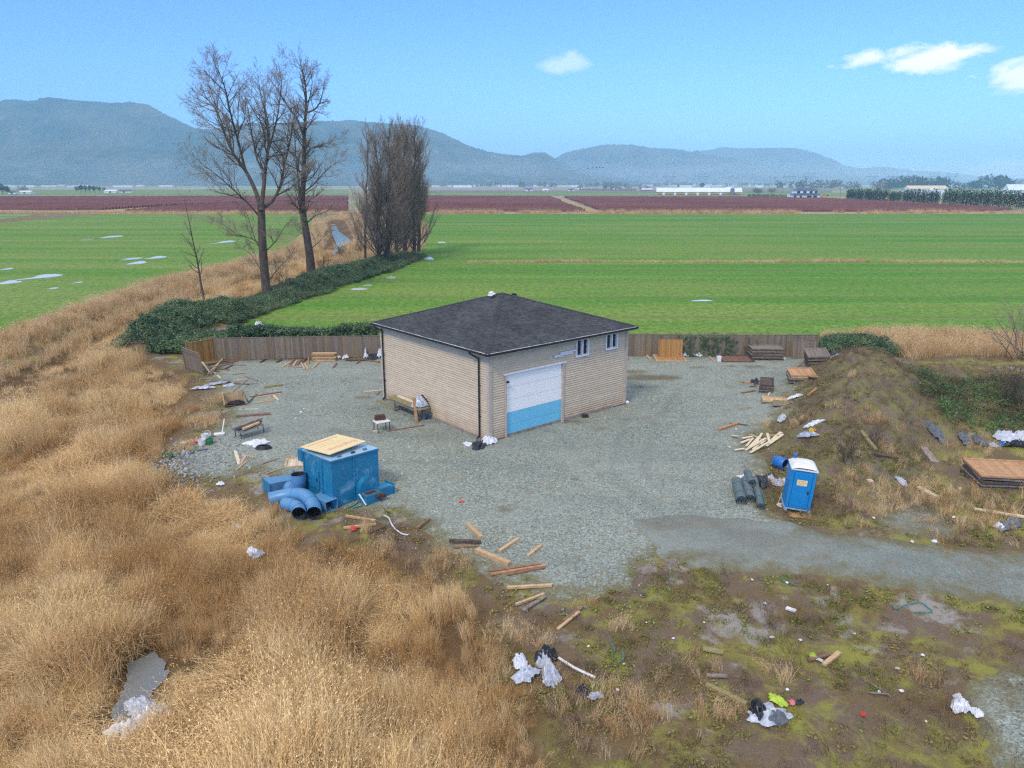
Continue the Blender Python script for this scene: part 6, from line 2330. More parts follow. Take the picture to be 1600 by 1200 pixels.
# litter heaps ------------------------------------------------------
litter('tarp_heap', 752, 695, [('white_sheet', .35, .25, 1.3, .8, .42, 'white_film'), ('white_sheet', -.75, -.05, .8, .45, .12, 'white_film'), ('dark_bag', -.05, -.25, 1.5, .8, .28, 'black_film'), ('grey_rag', -.1, .15, .6, .5, .3, 'grey_cloth')], 'heap of white plastic and dark sacking at the workshop’s front corner', 'tarp heap')
litter('plastic_heap', 1194, 757, [('white_sheet', -.6, .45, 1.1, .8, .25, 'white_film'), ('dark_bag', 0, .1, 1.5, 1.1, .35, 'black_film'), ('dark_bag', .5, .5, .9, .7, .3, 'black_film'), ('clear_sheet', .75, -.15, .9, .6, .3, 'clear_film'), ('white_sheet', .35, .25, .6, .4, .36, 'white_film')], 'heap of black and white plastic between mesh rolls and barrel', 'plastic heap')
litter('plastic_sheet', 398, 694, [('white_sheet', 0, .1, 1.3, .9, .14, 'white_film'), ('white_sheet', .35, -.25, .8, .6, .1, 'white_film')], 'white plastic sheet spread on the gravel below the folding table', 'plastic sheet')
c = G(412, 702)
hs = MB()
for k in range(3):
    hs.tube([((.42 - .05 * k) * math.cos(a), (.27 - .03 * k) * math.sin(a), .04 + .05 * k) for a in np.linspace(0, 6.283, 28)], .04, 6, cap=False)
ho_ = hs.build('hose_coil', MAT['black_film'], smooth=True)
ho_.location = (c[0], c[1], .05)
tag(ho_, 'coiled dark hose on the gravel beside the white plastic sheet', 'hose')
litter('dark_tarp', 1079, 557, [('white_sheet', -.7, .1, 1.0, .6, .35, 'white_film'), ('white_sheet', .4, .1, 1.1, .5, .4, 'white_film'), ('dark_bag', 0, .2, 1.5, .7, .25, 'black_film')], 'white and black plastic bags at the fence foot left of the flat brown panel', 'plastic bags')
litter('dark_tarp', 1123, 554, [('dark_bag', 0, 0, 1.7, .8, .55, 'black_film'), ('white_sheet', .1, .15, 1.6, .6, .75, 'white_film')], 'dark bag heap topped with white plastic behind the flat brown panel', 'plastic bags')
litter('plastic_scraps', 1224, 562, [('clear_sheet', 0, 0, .7, .4, .2, 'clear_film')], 'small clear plastic scrap right of the tall panel stack', 'plastic scrap')
litter('dark_tarp', 1300, 562, [('dark_bag', .3, .3, 1.8, .7, .5, 'black_film'), ('clear_sheet', -.2, -.2, 1.2, .6, .3, 'clear_film'), ('white_sheet', .2, -.5, .8, .4, .25, 'white_film')], 'black and clear plastic heap right of the dark grey panel stack', 'plastic heap')
litter('dark_tarp', 584, 561, [('dark_bag', 0, .1, 1.6, .8, .5, 'black_film'), ('white_sheet', -.7, .2, .6, .4, .7, 'white_film'), ('white_sheet', .5, .3, .6, .5, .9, 'white_film')], 'dark bag with white scraps beside the workshop’s back left corner', 'plastic bags')
litter('plastic_scraps', 541, 560, [('white_sheet', 0, 0, .9, .4, .3, 'white_film'), ('white_sheet', -.6, .1, .5, .3, .25, 'white_film')], 'white plastic scraps at the left fence right of the board stack', 'plastic scrap')
litter('plastic_strip', 325, 606, [('clear_sheet', -.4, -.35, 1.5, .35, .22, 'clear_film'), ('clear_sheet', .6, .4, 1.5, .35, .2, 'clear_film')], 'long strip of clear plastic at the reed edge, left yard', 'plastic strip', R(30))
litter('plastic_scraps', 357, 603, [('dark_bag', 0, 0, .6, .5, .3, 'black_film'), ('clear_sheet', .2, -.2, .9, .5, .2, 'clear_film')], 'dark and clear plastic scrap right of the long plastic strip', 'plastic scrap')
litter('plastic_scraps', 1181, 600, [('dark_bag', 0, 0, .9, .6, .4, 'black_film')], 'dark blue-black rag left of the small board bundle', 'rag')
litter('plastic_scraps', 1243, 622, [('white_sheet', 0, 0, 1.0, .5, .2, 'white_film'), ('pink_scrap', -.6, .3, .3, .25, .15, 'pink_plastic')], 'white and pink plastic scraps on the berm foot, right yard', 'plastic scrap')
litter('plastic_scraps', 1222, 656, [('clear_sheet', 0, 0, 1.2, .5, .25, 'clear_film')], 'clear plastic scrap at the berm foot above the moulding pile', 'plastic scrap')
litter('plastic_strip', 1265, 676, [('clear_sheet', -.3, -.2, 1.2, .4, .2, 'clear_film'), ('white_sheet', .7, .3, 1.0, .4, .2, 'white_film'), ('yellow_scrap', .1, -.1, .5, .3, .18, 'yellow_paint')], 'white and yellow plastic strip hanging on the berm’s flank', 'plastic strip', R(25))
litter('white_bags', 1582, 695, [('white_sheet', -.4, 0, 1.1, .8, .7, 'white_film'), ('white_sheet', .5, .05, 1.1, .8, .7, 'white_film'), ('dark_bag', 0, -.4, 1.6, .5, .35, 'black_film'), ('blue_scrap', -1.0, -.5, .4, .3, .25, 'blue_plastic')], 'white bulging sacks among brambles at the right edge', 'sacks')
litter('grey_sheeting', 1482, 687, [('clear_sheet', -.8, .2, 1.8, .7, .4, 'grey_cloth'), ('grey_rag', .8, -.1, 1.4, .5, .3, 'grey_cloth')], 'grey plastic sheeting along the lower edge of the brambles', 'plastic sheet')
litter('grey_sheeting', 1530, 694, [('grey_rag', 0, 0, 1.1, .6, .4, 'grey_cloth'), ('clear_sheet', .5, -.4, .8, .4, .2, 'clear_film')], 'grey cloth lump between the sheeting and the white sacks', 'cloth')
litter('plastic_scraps', 1408, 758, [('clear_sheet', 0, 0, .7, .4, .18, 'clear_film'), ('dark_bag', .1, .1, .4, .3, .15, 'black_film')], 'small plastic scrap in dry grass left of the white painted board', 'plastic scrap')
litter('broken_concrete', 1580, 822, [('slab', 0, 0, 1.6, .7, .3, 'grey_cloth'), ('slab', -.6, -.2, .7, .5, .2, 'white_film')], 'pale broken slab at the right edge beside the driveway', 'rubble')
# bottom of the picture
litter('tarp_heap', 855, 1050, [('clear_sheet', 0, .1, .55, 1.5, .4, 'clear_film'), ('dark_bag', 0, .55, .6, .6, .5, 'black_film'), ('clear_sheet', .12, -.4, .5, .5, .3, 'clear_film')], 'shiny grey plastic sack with dark top at the edge of the tall reeds', 'plastic sack', lift=.02)
litter('plastic_scraps', 818, 1050, [('white_sheet', -.1, .3, .6, .5, .3, 'white_film'), ('clear_sheet', .1, -.25, .7, .7, .25, 'clear_film')], 'crumpled pale plastic just left of the shiny grey sack', 'plastic scrap', lift=.05)
litter('plastic_scraps', 922, 1088, [('dark_bag', -.2, .1, .4, .4, .3, 'black_film'), ('clear_sheet', .15, 0, .4, .3, .15, 'clear_film')], 'small black and clear plastic scrap right of the shiny sack', 'plastic scrap')
litter('tarp_heap', 1198, 1117, [('white_sheet', 0, .02, 1.25, .8, .22, 'clear_film'), ('dark_bag', -.2, .1, .6, .5, .36, 'black_film'), ('grey_rag', .2, -.2, .6, .4, .3, 'grey_cloth')], 'grey white tarp with dark lining at the bottom edge of the picture', 'tarp heap')
litter('lime_rag', 1214, 1098, [('lime_sheet', 0, 0, .62, .35, .2, 'lime_cloth'), ('pink_scrap', .4, -.05, .25, .2, .1, 'pink_plastic'), ('dark_bag', .6, -.05, .3, .2, .1, 'black_film')], 'lime green safety vest lying beside the tarp at the bottom', 'vest')
litter('lime_rag', 1270, 1029, [('lime_sheet', 0, 0, .3, .22, .15, 'lime_cloth'), ('white_sheet', .1, -.15, .3, .15, .08, 'white_film')], 'small lime rag under the brown board in the moss', 'rag')
litter('plastic_scraps', 1500, 1108, [('white_sheet', 0, 0, .6, .5, .25, 'white_film'), ('white_sheet', .25, -.25, .35, .4, .15, 'white_film'), ('white_sheet', .15, .35, .25, .25, .15, 'white_film')], 'torn white plastic on the gravel patch at the bottom right', 'plastic scrap')
litter('plastic_scraps', 205, 1098, [('white_sheet', -.1, .35, .8, 1.1, .4, 'clear_film'), ('white_sheet', .2, -.3, 1.3, .8, .28, 'white_film'), ('white_sheet', .5, .4, .8, .7, .2, 'clear_film'), ('green_scrap', .15, -.6, .3, .2, .16, 'green_plastic')], 'crumpled white and green plastic sack in the reed pool', 'plastic sack', R(-20), .12)
litter('plastic_scraps', 393, 862, [('white_sheet', 0, .05, .5, .4, .3, 'white_film'), ('clear_sheet', .3, -.15, .6, .3, .2, 'clear_film')], 'small white plastic scrap caught in the reeds below the blue ducts', 'plastic scrap', lift=.6)
litter('plastic_scraps', 372, 819, [('white_sheet', 0, 0, .28, .25, .2, 'white_film')], 'white cup-like scrap at the reed edge left of the ducts', 'plastic scrap', lift=.4)
litter('plastic_scraps', 345, 759, [('white_sheet', 0, 0, .35, .3, .18, 'white_film')], 'single white lump at the yard’s left front rim', 'plastic scrap')
litter('red_scrap', 553, 829, [('red_sheet', 0, 0, .35, .3, .16, 'red_plastic')], 'bright orange plastic scrap between the stakes below the machine', 'plastic scrap')
litter('red_scrap', 721, 786, [('red_sheet', 0, 0, .35, .16, .08, 'red_plastic')], 'small red scrap on the open gravel in front of the workshop', 'plastic scrap')
litter('red_scrap', 1348, 1121, [('red_sheet', 0, 0, .13, .13, .12, 'red_plastic')], 'tiny red ball-like scrap at the bottom right', 'plastic scrap')
litter('plastic_scraps', 407, 527, [('white_sheet', 0, 0, 1.2, .5, .5, 'white_film')], 'white sheet scrap in the ivy behind the left fence', 'plastic scrap', lift=1.0)
# paint pails and odds at the left rim
bucket(321, 690, .2, .42, 'white_plastic', 'white pail nearest the reeds at the left rim')
bucket(328, 695, .2, .3, 'green_plastic', 'green tub in front of the white pails at the left rim')
bucket(316, 697, .2, .36, 'white_plastic', 'white pail with brown contents at the left rim')
bucket(324, 684, .18, .3, 'white_plastic', 'tipped white pail at the back of the left rim pails', (R(60), 0, R(30)), .15)
litter('pink_rag', 303, 692, [('pink_sheet', 0, 0, .9, .4, .18, 'pink_plastic'), ('white_sheet', -.5, -.2, .3, .2, .14, 'white_film')], 'pink rag left of the pails at the left rim', 'rag')
litter('green_scrap', 268, 713, [('green_sheet', 0, 0, .4, .25, .18, 'green_plastic')], 'green scrap at the edge of the reeds left of the stones', 'plastic scrap')
c = G(343, 681)
pn = empty('paint_tray', (c[0], c[1], .05), R(20), 'white tray with an upright white stick beside the pails', 'tray')
MB().box((0, 0, .05), (.5, .35, .1), 1, None, 1.15).build('tray', MAT['white_plastic'], pn)
MB().bar((.15, .05, .1), (.35, .3, .85), .05, .04).build('stick', MAT['white_plastic'], pn)
c = G(820, 0) if False else G(652, 828)


def cable(name, pts, r, mat, label, cat):
    P = [Vector((*G(*p), 0)) for p in pts]
    for p in P:
        p.z = hz(p.x, p.y) + r + .05
    base = P[0].copy()
    out = []
    for i in range(len(P) - 1):
        p0, p1, p2, p3 = P[max(i - 1, 0)], P[i], P[i + 1], P[min(i + 2, len(P) - 1)]
        for s in (0, .25, .5, .75):
            out.append(.5 * ((2 * p1) + (p2 - p0) * s + (2 * p0 - 5 * p1 + 4 * p2 - p3) * s * s + (3 * p1 - p0 - 3 * p2 + p3) * s ** 3) - base)
    out.append(P[-1] - base)
    o = MB().tube(out, r, 6).build(name, MAT[mat], None, smooth=True)
    o.location = base
    return tag(o, label, cat)


cable('white_rope', [(601, 809), (608, 813), (612, 822), (618, 830), (628, 836), (638, 839)], .035, 'white_film', 'white rope trailing over the weeds right of the machine', 'rope')
cable('green_rope', [(541, 797), (552, 792), (561, 786)], .025, 'teal_rope', 'green rope at the machine’s front foot', 'rope')
cable('green_rope', [(550, 796), (566, 792), (579, 785)], .025, 'teal_rope', 'longer green rope right of the machine’s front foot', 'rope')
cable('green_rope', [(1175, 755), (1186, 764), (1192, 776), (1196, 790)], .03, 'teal_rope', 'green twine along the longest mesh roll', 'rope')
cable('green_rope', [(1394, 945), (1400, 952), (1415, 946), (1437, 943), (1450, 951), (1456, 957), (1430, 957)], .02, 'teal_rope', 'teal rope loop in the moss below the driveway', 'rope')
cable('green_rope', [(952, 1005), (960, 1018), (956, 1030), (966, 1038), (975, 1030), (970, 1020)], .02, 'teal_rope', 'dark teal rope loop in the weeds at the bottom centre', 'rope')
cable('white_pipe', [(868, 1030), (898, 1047), (930, 1061)], .045, 'white_plastic', 'straight white pipe right of the shiny grey sack', 'pipe')
cable('grey_pipe', [(295, 712), (310, 706), (324, 704)], .05, 'grey_metal', 'bent grey pipe on the stones at the left rim', 'pipe')
cable('bamboo_pole', [(330, 560 + 62), (350, 650), (362, 668)], .02, 'wood_grey', 'thin grey cane in the reed edge, left yard', 'cane')
# stray bits of rubbish, too small to name apart from their place
BITS = [(795, 845, .08), (905, 900, .06), (1140, 700, .2), (1150, 672, .18), (945, 655, .1), (1190, 743, .14), (1205, 733, .12), (640, 700, .12), (668, 722, .16), (470, 645, .25), (462, 655, .2), (475, 640, .2), (962, 872, .08), (1010, 975, .1), (975, 1040, .12), (1052, 1000, .12), (1100, 975, .12), (1105, 985, .1), (920, 1012, .14), (965, 1080, .16), (1110, 1072, .12), (1080, 1075, .12),
        (1230, 912, .2), (1175, 908, .16), (1293, 916, .09), (1195, 945, .16), (1190, 963, .14), (1206, 998, .22), (1250, 1002, .18), (1335, 993, .14), (1445, 1018, .1), (1441, 1026, .16), (1402, 1047, .2), (1408, 1082, .2), (1373, 1083, .14), (1370, 1095, .14), (1230, 1080, .16), (1183, 1087, .1), (1447, 1130, .1), (1270, 893, .1), (1500, 765, .26), (1362, 730, .4), (1365, 811, .2), (1460, 848, .4), (1425, 848, .25), (1490, 810, .2),
        (1437, 606, .3), (1457, 614, .2), (1380, 690, .25), (600, 720, .14), (628, 742, .2), (610, 762, .12), (880, 830, .06), (700, 742, .1)]
LAND = {(795, 845): 'beside the diagonal timber in front of the yard', (1140, 700): 'left of the moulding pile', (1150, 672): 'below the thick brown board in the right yard', (945, 655): 'on the gravel by the workshop’s right wall', (1190, 743): 'behind the plastic heap by the mesh rolls',
        (1205, 733): 'left of the blue barrel', (640, 700): 'on open gravel between the machine and the workshop', (668, 722): 'on open gravel right of the blue machine', (470, 645): 'the flattest on the left yard’s open gravel', (462, 655): 'the nearest of three on the left yard’s open gravel',
        (475, 640): 'the farthest of three on the left yard’s open gravel', (1010, 975): 'in the weeds below the yard’s front tip', (975, 1040): 'inside the dark teal rope loop', (1052, 1000): 'in the moss above the mossy flat board', (1100, 975): 'in the moss right below the gravel’s front tip',
        (920, 1012): 'above the straight white pipe', (965, 1080): 'right of the small black plastic scrap', (1110, 1072): 'at the upper end of the long mossy plank', (1230, 912): 'on the bare patch below the driveway', (1175, 908): 'at the left end of the bare patch below the driveway',
        (1293, 916): 'at the driveway’s lower edge', (1195, 945): 'in the moss left of the white offcut', (1206, 998): 'left of the boards beside the lime rag', (1250, 1002): 'above the boards beside the lime rag', (1335, 993): 'in the dark weeds right of the crossed boards', (1441, 1026): 'above the gravel patch at lower right',
        (1402, 1047): 'left of the gravel patch at lower right', (1408, 1082): 'right of the crossing branches', (1373, 1083): 'on the crossing branches at lower right', (1230, 1080): 'just above the lime green vest', (1447, 1130): 'at the bottom edge left of the torn white plastic', (1500, 765): 'the round one in front of the pinkish panel stack',
        (1362, 730): 'the large one at the right foot of the berm', (1365, 811): 'at the left rim of the gravel spill', (1460, 848): 'the large one at the driveway’s upper edge', (1425, 848): 'left of the large one at the driveway’s upper edge', (1490, 810): 'right of the gravel spill', (1437, 606): 'the upright one on the slope right of the berm crest',
        (1457, 614): 'the small one on the slope right of the berm crest', (600, 720): 'just right of the blue machine’s back', (628, 742): 'flat on the gravel right of the machine’s fan', (610, 762): 'on the gravel right of the machine’s outlet'}
for i, (px, py, s) in enumerate(BITS):
    if (px, py) not in LAND:
        continue
    c = G(px, py)
    for _ in range(3):
        c = G(px, py, hz(*c))
    V, Fq, C = stone()
    m = MB().add([(v[0] * s * .45, v[1] * s * .34, v[2] * s * .24) for v in V], Fq)
    o = m.build('rubbish_scrap', MAT[('white_plastic', 'white_film', 'wood_pale')[i % 3]])
    o.location = (c[0], c[1], hz(*c) + .06)
    o.rotation_euler = (0, 0, random.uniform(0, 3))
    tag(o, 'small pale scrap, ' + LAND[(px, py)], 'scrap', 'small pale scraps lying about')
c = G(912, 653)
dm = MB()
dm.lathe([(.2, 0), (.2, .1), (.12, .14), (.12, .3), (0, .3)], 14)
do_ = dm.build('dark_pipe_stub', MAT['black_metal'])
do_.location = (c[0], c[1] + .05, .05)
do_.rotation_euler = (R(70), 0, R(60))
tag(do_, 'dark pipe stub at the foot of the workshop’s right wall', 'pipe')
c = G(976, 631)
wb_ = MB().lathe([(0, 0), (.12, .02), (.15, .1), (.1, .19), (0, .21)], 14).build('white_jug', MAT['white_plastic'], smooth=True)
wb_.location = (c[0] + .15, c[1] - .1, .04)
tag(wb_, 'white jug at the workshop’s right corner', 'jug')
c = G(820, 556)
wp_ = empty('white_pail', (*G(1123, 566), .05), 0, 'white square pail in front of the flat brown panel', 'pail')
MB().box((0, 0, .22), (.3, .3, .42), 1, None, 1.08).build('pail', MAT['white_plastic'], wp_, bevel=.02)
MB().box((0, 0, .44), (.34, .34, .03)).build('rim', MAT['white_plastic'], wp_)

# ------------------------------------------------------------------ berry fields: rows of bare reddish canes
t = NT('berry_cane')
col = t.mix(t.ramp(t.noise(.9, 5, .7), [(.35, 0), (.65, 1)]), S(122, 80, 74), S(98, 64, 60))
col = t.mix(t.ramp(t.noise(.012, 4, .6), [(.4, 0), (.65, .7)]), col, S(134, 90, 86))
t.bump(t.noise(2.2, 4, .8), 1.0, .4)
MAT['berry'] = t.done(col, .95, spec=.1)
MAT['berry_soil'] = pmat('berry_field_soil', S(134, 104, 92), S(112, 92, 78), .95, .2, tint=False)


def berry_field(name, P, spacing=3.4, seed=1):
    poly_obj(name + '_soil', P, .12, MAT['berry_soil'])
    x0, y0 = P.min(0)
    x1, y1 = P.max(0)
    V, Fq = [], []
    nv = 0
    for yr in np.arange(y0 + 1, y1, spacing):
        xs = np.arange(x0, x1, 1.6 if yr < 480 else 2.6)
        ys = yr + rng.normal(0, .1, len(xs))
        ins = (sd(xs, ys, P) > .5) & (np.abs(xs) < ys * .78)
        idx = np.where(ins)[0]
        if len(idx) < 3:
            continue
        ys, xs = ys[idx[0]:idx[-1] + 1], xs[idx[0]:idx[-1] + 1]
        k = len(ys)
        hh = 1.0 + .8 * rng.random(k)
        ww = .55 + .3 * rng.random(k)
        ring = np.stack([np.c_[xs, ys - ww, np.full(k, .1)], np.c_[xs, ys - ww * .8, hh * .7], np.c_[xs, ys + rng.normal(0, .15, k), hh], np.c_[xs, ys + ww * .8, hh * .7], np.c_[xs, ys + ww, np.full(k, .1)]], 1)
        V.append(ring.reshape(-1, 3))
        i = np.arange(k - 1)[:, None] * 5 + np.arange(4)[None, :] + nv
        Fq.append(np.stack([i, i + 1, i + 6, i + 5], -1).reshape(-1, 4))
        nv += 5 * k
    return tag(np_mesh(name, np.concatenate(V), np.concatenate(Fq), MAT['berry'], smooth=False), kind='stuff')


berry_field('berry_bushes_middle', GP([(655, 331), (918, 331.2), (862, 308.5), (655, 307.2)]))
berry_field('berry_bushes_right', GP([(940, 331.2), (1530, 331), (1585, 328), (1440, 320), (1330, 313.5), (1280, 310.5), (1150, 309), (880, 308.5)]))
berry_field('berry_bushes_left', GP([(-260, 331), (0, 327.5), (60, 329), (160, 328.5), (250, 322.5), (400, 316.6), (545, 312), (545, 307.4), (-260, 309)]))
berry_field('berry_bushes_far_left', GP([(190, 332), (545, 331.5), (545, 314), (400, 318.8), (260, 324.8)]))
poly_obj('dry_dyke_left', GP([(150, 331.6), (190, 331.8), (262, 325), (400, 318.6), (545, 313.8), (545, 312.4), (400, 316.8), (250, 322.8), (160, 328.8), (60, 329.4), (0, 328), (-300, 332), (-300, 336), (0, 332.8), (60, 333)]), .14, MAT['bank_tan'])
poly_obj('track_between_bushes', GP([(919, 331.6), (938, 331.6), (876, 308.4), (864, 308.4)]), .14, MAT['bank_tan'])
poly_obj('farm_track', GP([(1270, 309.6), (1310, 311.2), (1440, 318.6), (1600, 326.4), (1900, 340), (1900, 343), (1600, 328.6), (1440, 320), (1330, 313)]), .16, MAT['far_tan'])

# ------------------------------------------------------------------ foliage built of leaf-sized faces, for hedges and far trees
def foliage(mb, c, rx, ry, rz, n, size, shape='ball', seed=0):
    rr = random.Random(seed)
    for i in range(n):
        while True:
            u = Vector((rr.uniform(-1, 1), rr.uniform(-1, 1), rr.uniform(-1, 1)))
            if .15 < u.length < 1:
                break
        if shape == 'cone':
            k = (1 - (u.z + 1) / 2) ** .8
            u = Vector((u.x * k, u.y * k, u.z))
        p = Vector((c[0] + u.x * rx, c[1] + u.y * ry, c[2] + u.z * rz))
        nn = Vector((rr.gauss(0, 1), rr.gauss(0, 1), rr.gauss(.4, .8))).normalized()
        a = nn.orthogonal().normalized()
        b = nn.cross(a)
        s = size * rr.uniform(.6, 1.4)
        mb.add([tuple(p - a * s), tuple(p - b * s * .7), tuple(p + a * s), tuple(p + b * s * .7)], [(0, 1, 2, 3)], rr.uniform(.65, 1.25))


MAT['hedge'] = pmat('cedar_hedge', S(46, 70, 40), S(34, 54, 34), .9, .6)
MAT['far_tree'] = pmat('far_conifer', S(44, 78, 64), S(34, 62, 52), .95, .3)
MAT['far_bare'] = pmat('far_bare_tree', S(112, 104, 96), S(86, 84, 78), .95, .3)
MAT['brown_bush'] = pmat('brown_thicket', S(150, 124, 104), S(122, 102, 84), .95, .5)


def hedge(p0, p1, h, label, mat='hedge', step=1.6, name='clipped_hedge'):
    A, B = Vector((*G(*p0), 0)), Vector((*G(*p1), 0))
    root = empty(name, A, 0, label, 'hedge')
    L = (B - A).length
    n = int(L / step)
    m, tk = MB(), MB()
    for k in range(n):
        p = (B - A) * ((k + .5) / n)
        hh = h * random.uniform(.9, 1.08)
        foliage(m, (p.x + random.gauss(0, .2), p.y + random.gauss(0, .3), hh * .5 + .1), 1.25, 1.35, hh * .52, int(16 * h), .34, 'ball', k)
        tk.tube([(p.x, p.y, 0), (p.x, p.y, hh * .8)], [.14, .04], 5, cap=False)
    m.build('crown', MAT[mat], root)['kind'] = 'stuff'
    tk.build('trunk', MAT['bark_dark'], root)['kind'] = 'stuff'
    return root


hedge((1322, 312.6), (1387, 316.1), 9.5, 'dark cedar hedge section nearest the white house')
hedge((1389, 316.2), (1406, 317.1), 8.6, 'short dark hedge section second from the white house')
hedge((1409, 317.2), (1466, 320.3), 9.8, 'dark cedar hedge section in the middle of the hedge line')
hedge((1471, 320.6), (1660, 330), 10.5, 'long dark cedar hedge running out at the right edge')
hedge((905, 297.9), (994, 298.2), 4.0, 'long low clipped hedge left of the long barn', step=2.4)
hedge((1168, 307.6), (1236, 309.0), 3.0, 'low dark hedge between the long barn and the white house', step=2.4)


def far_tree(px, py, h, w, label, mat='far_tree', shape='ball', n=160, group=None, name='far_tree', cat='tree'):
    b = G(px, py)
    root = empty(name, (b[0], b[1], 0), 0, label, cat, group)
    MB().tube([(0, 0, 0), (0, 0, h * .7)], [h * .03 + .1, .05], 5, cap=False).build('trunk', MAT['bark_dark'], root)
    m = MB()
    if shape == 'cone':
        foliage(m, (0, 0, h * .54), w / 2, w / 2, h * .46, n, h * .06, 'cone', int(px))
    else:
        for k in range(4):
            foliage(m, (random.gauss(0, w * .16), random.gauss(0, w * .16), h * random.uniform(.5, .7)), w * .36, w * .36, h * .32, n // 4, h * .06, 'ball', int(px) + k)
    m.build('crown', MAT[mat], root)['kind'] = 'stuff'
    return root


for i, (px, h) in enumerate(((120, 10), (127, 12), (134, 11.5), (141, 12), (148, 11), (156, 9.5), (164, 8))):
    far_tree(px, 300.5, h, 8, ('first', 'second', 'third', 'fourth', 'fifth', 'sixth', 'last')[i] + ' from the left of the dark conifers on the far left plain', 'far_tree', 'ball', 220, 'conifer grove on the left plain')
far_tree(4, 303, 14, 10, 'dark tree at the left edge of the far plain', 'far_tree', n=240)
far_tree(14, 303, 11, 9, 'dark tree second from the left edge of the far plain', 'far_tree', n=220)
far_tree(34, 302, 10, 13, 'tan bare tree beside the farm at the far left', 'brown_bush', n=240)
for i, (px, py, h, w) in enumerate(((945, 297, 10, 9), (955, 297, 8, 10), (968, 297, 7, 12), (982, 297, 8, 12), (1000, 297, 7, 9), (1012, 297, 8, 10))):
    far_tree(px, py, h, w, ('tallest', 'second', 'third', 'fourth', 'fifth', 'last')[i] + ' of the dark trees behind the low hedge near the barn', 'far_tree', n=200, group='trees near the barn')
far_tree(1060, 294.6, 12, 9, 'single small conifer behind the left end of the long barn', 'far_tree', n=160)
far_tree(1097, 295, 16, 16, 'round dark tree behind the middle of the long barn', 'far_tree', n=260)
far_tree(1185, 304.5, 9, 16, 'bare twiggy grove right of the long barn', 'far_bare', n=320)
far_tree(1205, 304, 8, 14, 'bare shrubs left of the white house', 'far_bare', n=260)
far_tree(1375, 297, 16, 34, 'brown leafless thicket beyond the hedge line', 'brown_bush', n=320)
# far woods that read as one mass
for nm, x0, x1, yb, h, mt in (('far_wood_right', 1215, 1345, 294.5, 20, 'far_bare'), ('far_wood_dark', 1355, 1580, 295.2, 26, 'far_tree'), ('far_wood_left', 0, 420, 290.5, 16, 'far_bare'), ('far_wood_middle', 680, 1010, 292.2, 16, 'far_bare'), ('far_wood_behind', 1020, 1230, 291.4, 16, 'far_bare'), ('far_wood_edge', 1380, 1900, 291.0, 38, 'far_bare')):
    m = MB()
    rr = random.Random(nm)
    for k in range(int((x1 - x0) / 1.8)):
        px = rr.uniform(x0, x1)
        b = G(px, yb + rr.uniform(-.5, .5))
        hh = h * rr.uniform(.35, 1.1) * (.6 + .8 * float(vnoise(np.array([px / 22.]), np.array([3.]), 5)[0]))
        foliage(m, (b[0], b[1], hh * .5), hh * .42, hh * .4, hh * .5, 26, hh * .13, 'ball', k)
    tag(m.build(nm, MAT[mt]), kind='stuff')

# ------------------------------------------------------------------ far buildings
MAT['far_white'] = pmat('far_white_wall', S(236, 238, 240), S(222, 226, 230), .6, .3)
MAT['far_roof_white'] = pmat('white_metal_roof', S(226, 232, 236), S(208, 214, 220), .4, .2)
MAT['far_roof_dark'] = pmat('dark_house_roof', S(88, 96, 104), S(72, 80, 88), .7, .3)
MAT['barn_tan'] = pmat('barn_wall_tan', S(206, 178, 118), S(190, 160, 104), .7, .2)
MAT['barn_base'] = pmat('barn_wall_base', S(150, 116, 84), S(134, 102, 74), .8, .2)


def gable(root, L, Wd, hw, hr, wallm, roofm, ov=.5):
    m = MB()
    m.box((0, 0, hw / 2), (L, Wd, hw))
    m.add([(-L / 2, -Wd / 2, hw), (-L / 2, Wd / 2, hw), (-L / 2, 0, hr), (L / 2, -Wd / 2, hw), (L / 2, Wd / 2, hw), (L / 2, 0, hr)], [(0, 2, 1), (3, 4, 5)])
    m.build('wall', MAT[wallm], root)
    m = MB()
    k = (hr - hw) / (Wd / 2)
    for s in (-1, 1):
        e = s * (Wd / 2 + ov)
        ze = hw - ov * k
        m.add([(-L / 2 - ov, e, ze), (L / 2 + ov, e, ze), (L / 2 + ov, 0, hr + .02), (-L / 2 - ov, 0, hr + .02), (-L / 2 - ov, e, ze - .25), (L / 2 + ov, e, ze - .25)], [(0, 1, 2, 3), (4, 5, 1, 0)])
    m.build('roof', MAT[roofm], root)


b0, b1_ = G(1026, 304.6), G(1157, 304.9)
bw_ = math.hypot(b1_[0] - b0[0], b1_[1] - b0[1])
barn = empty('long_barn', ((b0[0] + b1_[0]) / 2, (b0[1] + b1_[1]) / 2, 0), math.atan2(b1_[1] - b0[1], b1_[0] - b0[0]), 'long low tan barn with white roof on the far plain', 'barn')
gable(barn, bw_, 14, 4.2, 8.6, 'barn_tan', 'far_roof_white', .8)
MB().box((0, -7.08, .8), (bw_ - 1, .12, 1.6)).build('base_wall', MAT['barn_base'], barn)
for k in range(7):
    MB().box((-bw_ / 2 + (k + .6) * bw_ / 7.4, -7.1, 1.6), (2.6, .2, 3.0)).build('barn_door', MAT['far_white'], barn)
MB().lathe([(2.4, 0), (2.4, 7.5), (0, 9.4)], 16, (bw_ / 2 - 11, -9.5, 0)).build('feed_silo', MAT['grey_metal'], barn)
hb = G(1255, 310.8)
hs_ = hb[1] / FPX
house = empty('white_house', (hb[0], hb[1], 0), R(4), 'white two-storey house under construction beside the berry field', 'house')
w1 = 44 * hs_
MB().box((0, 0, 2.1), (w1, 10, 4.2)).build('ground_floor_wall', MAT['far_white'], house)
MB().box((w1 * .06, 1, 6.0), (w1 * .8, 8, 3.4)).build('upper_wall', MAT['far_white'], house)


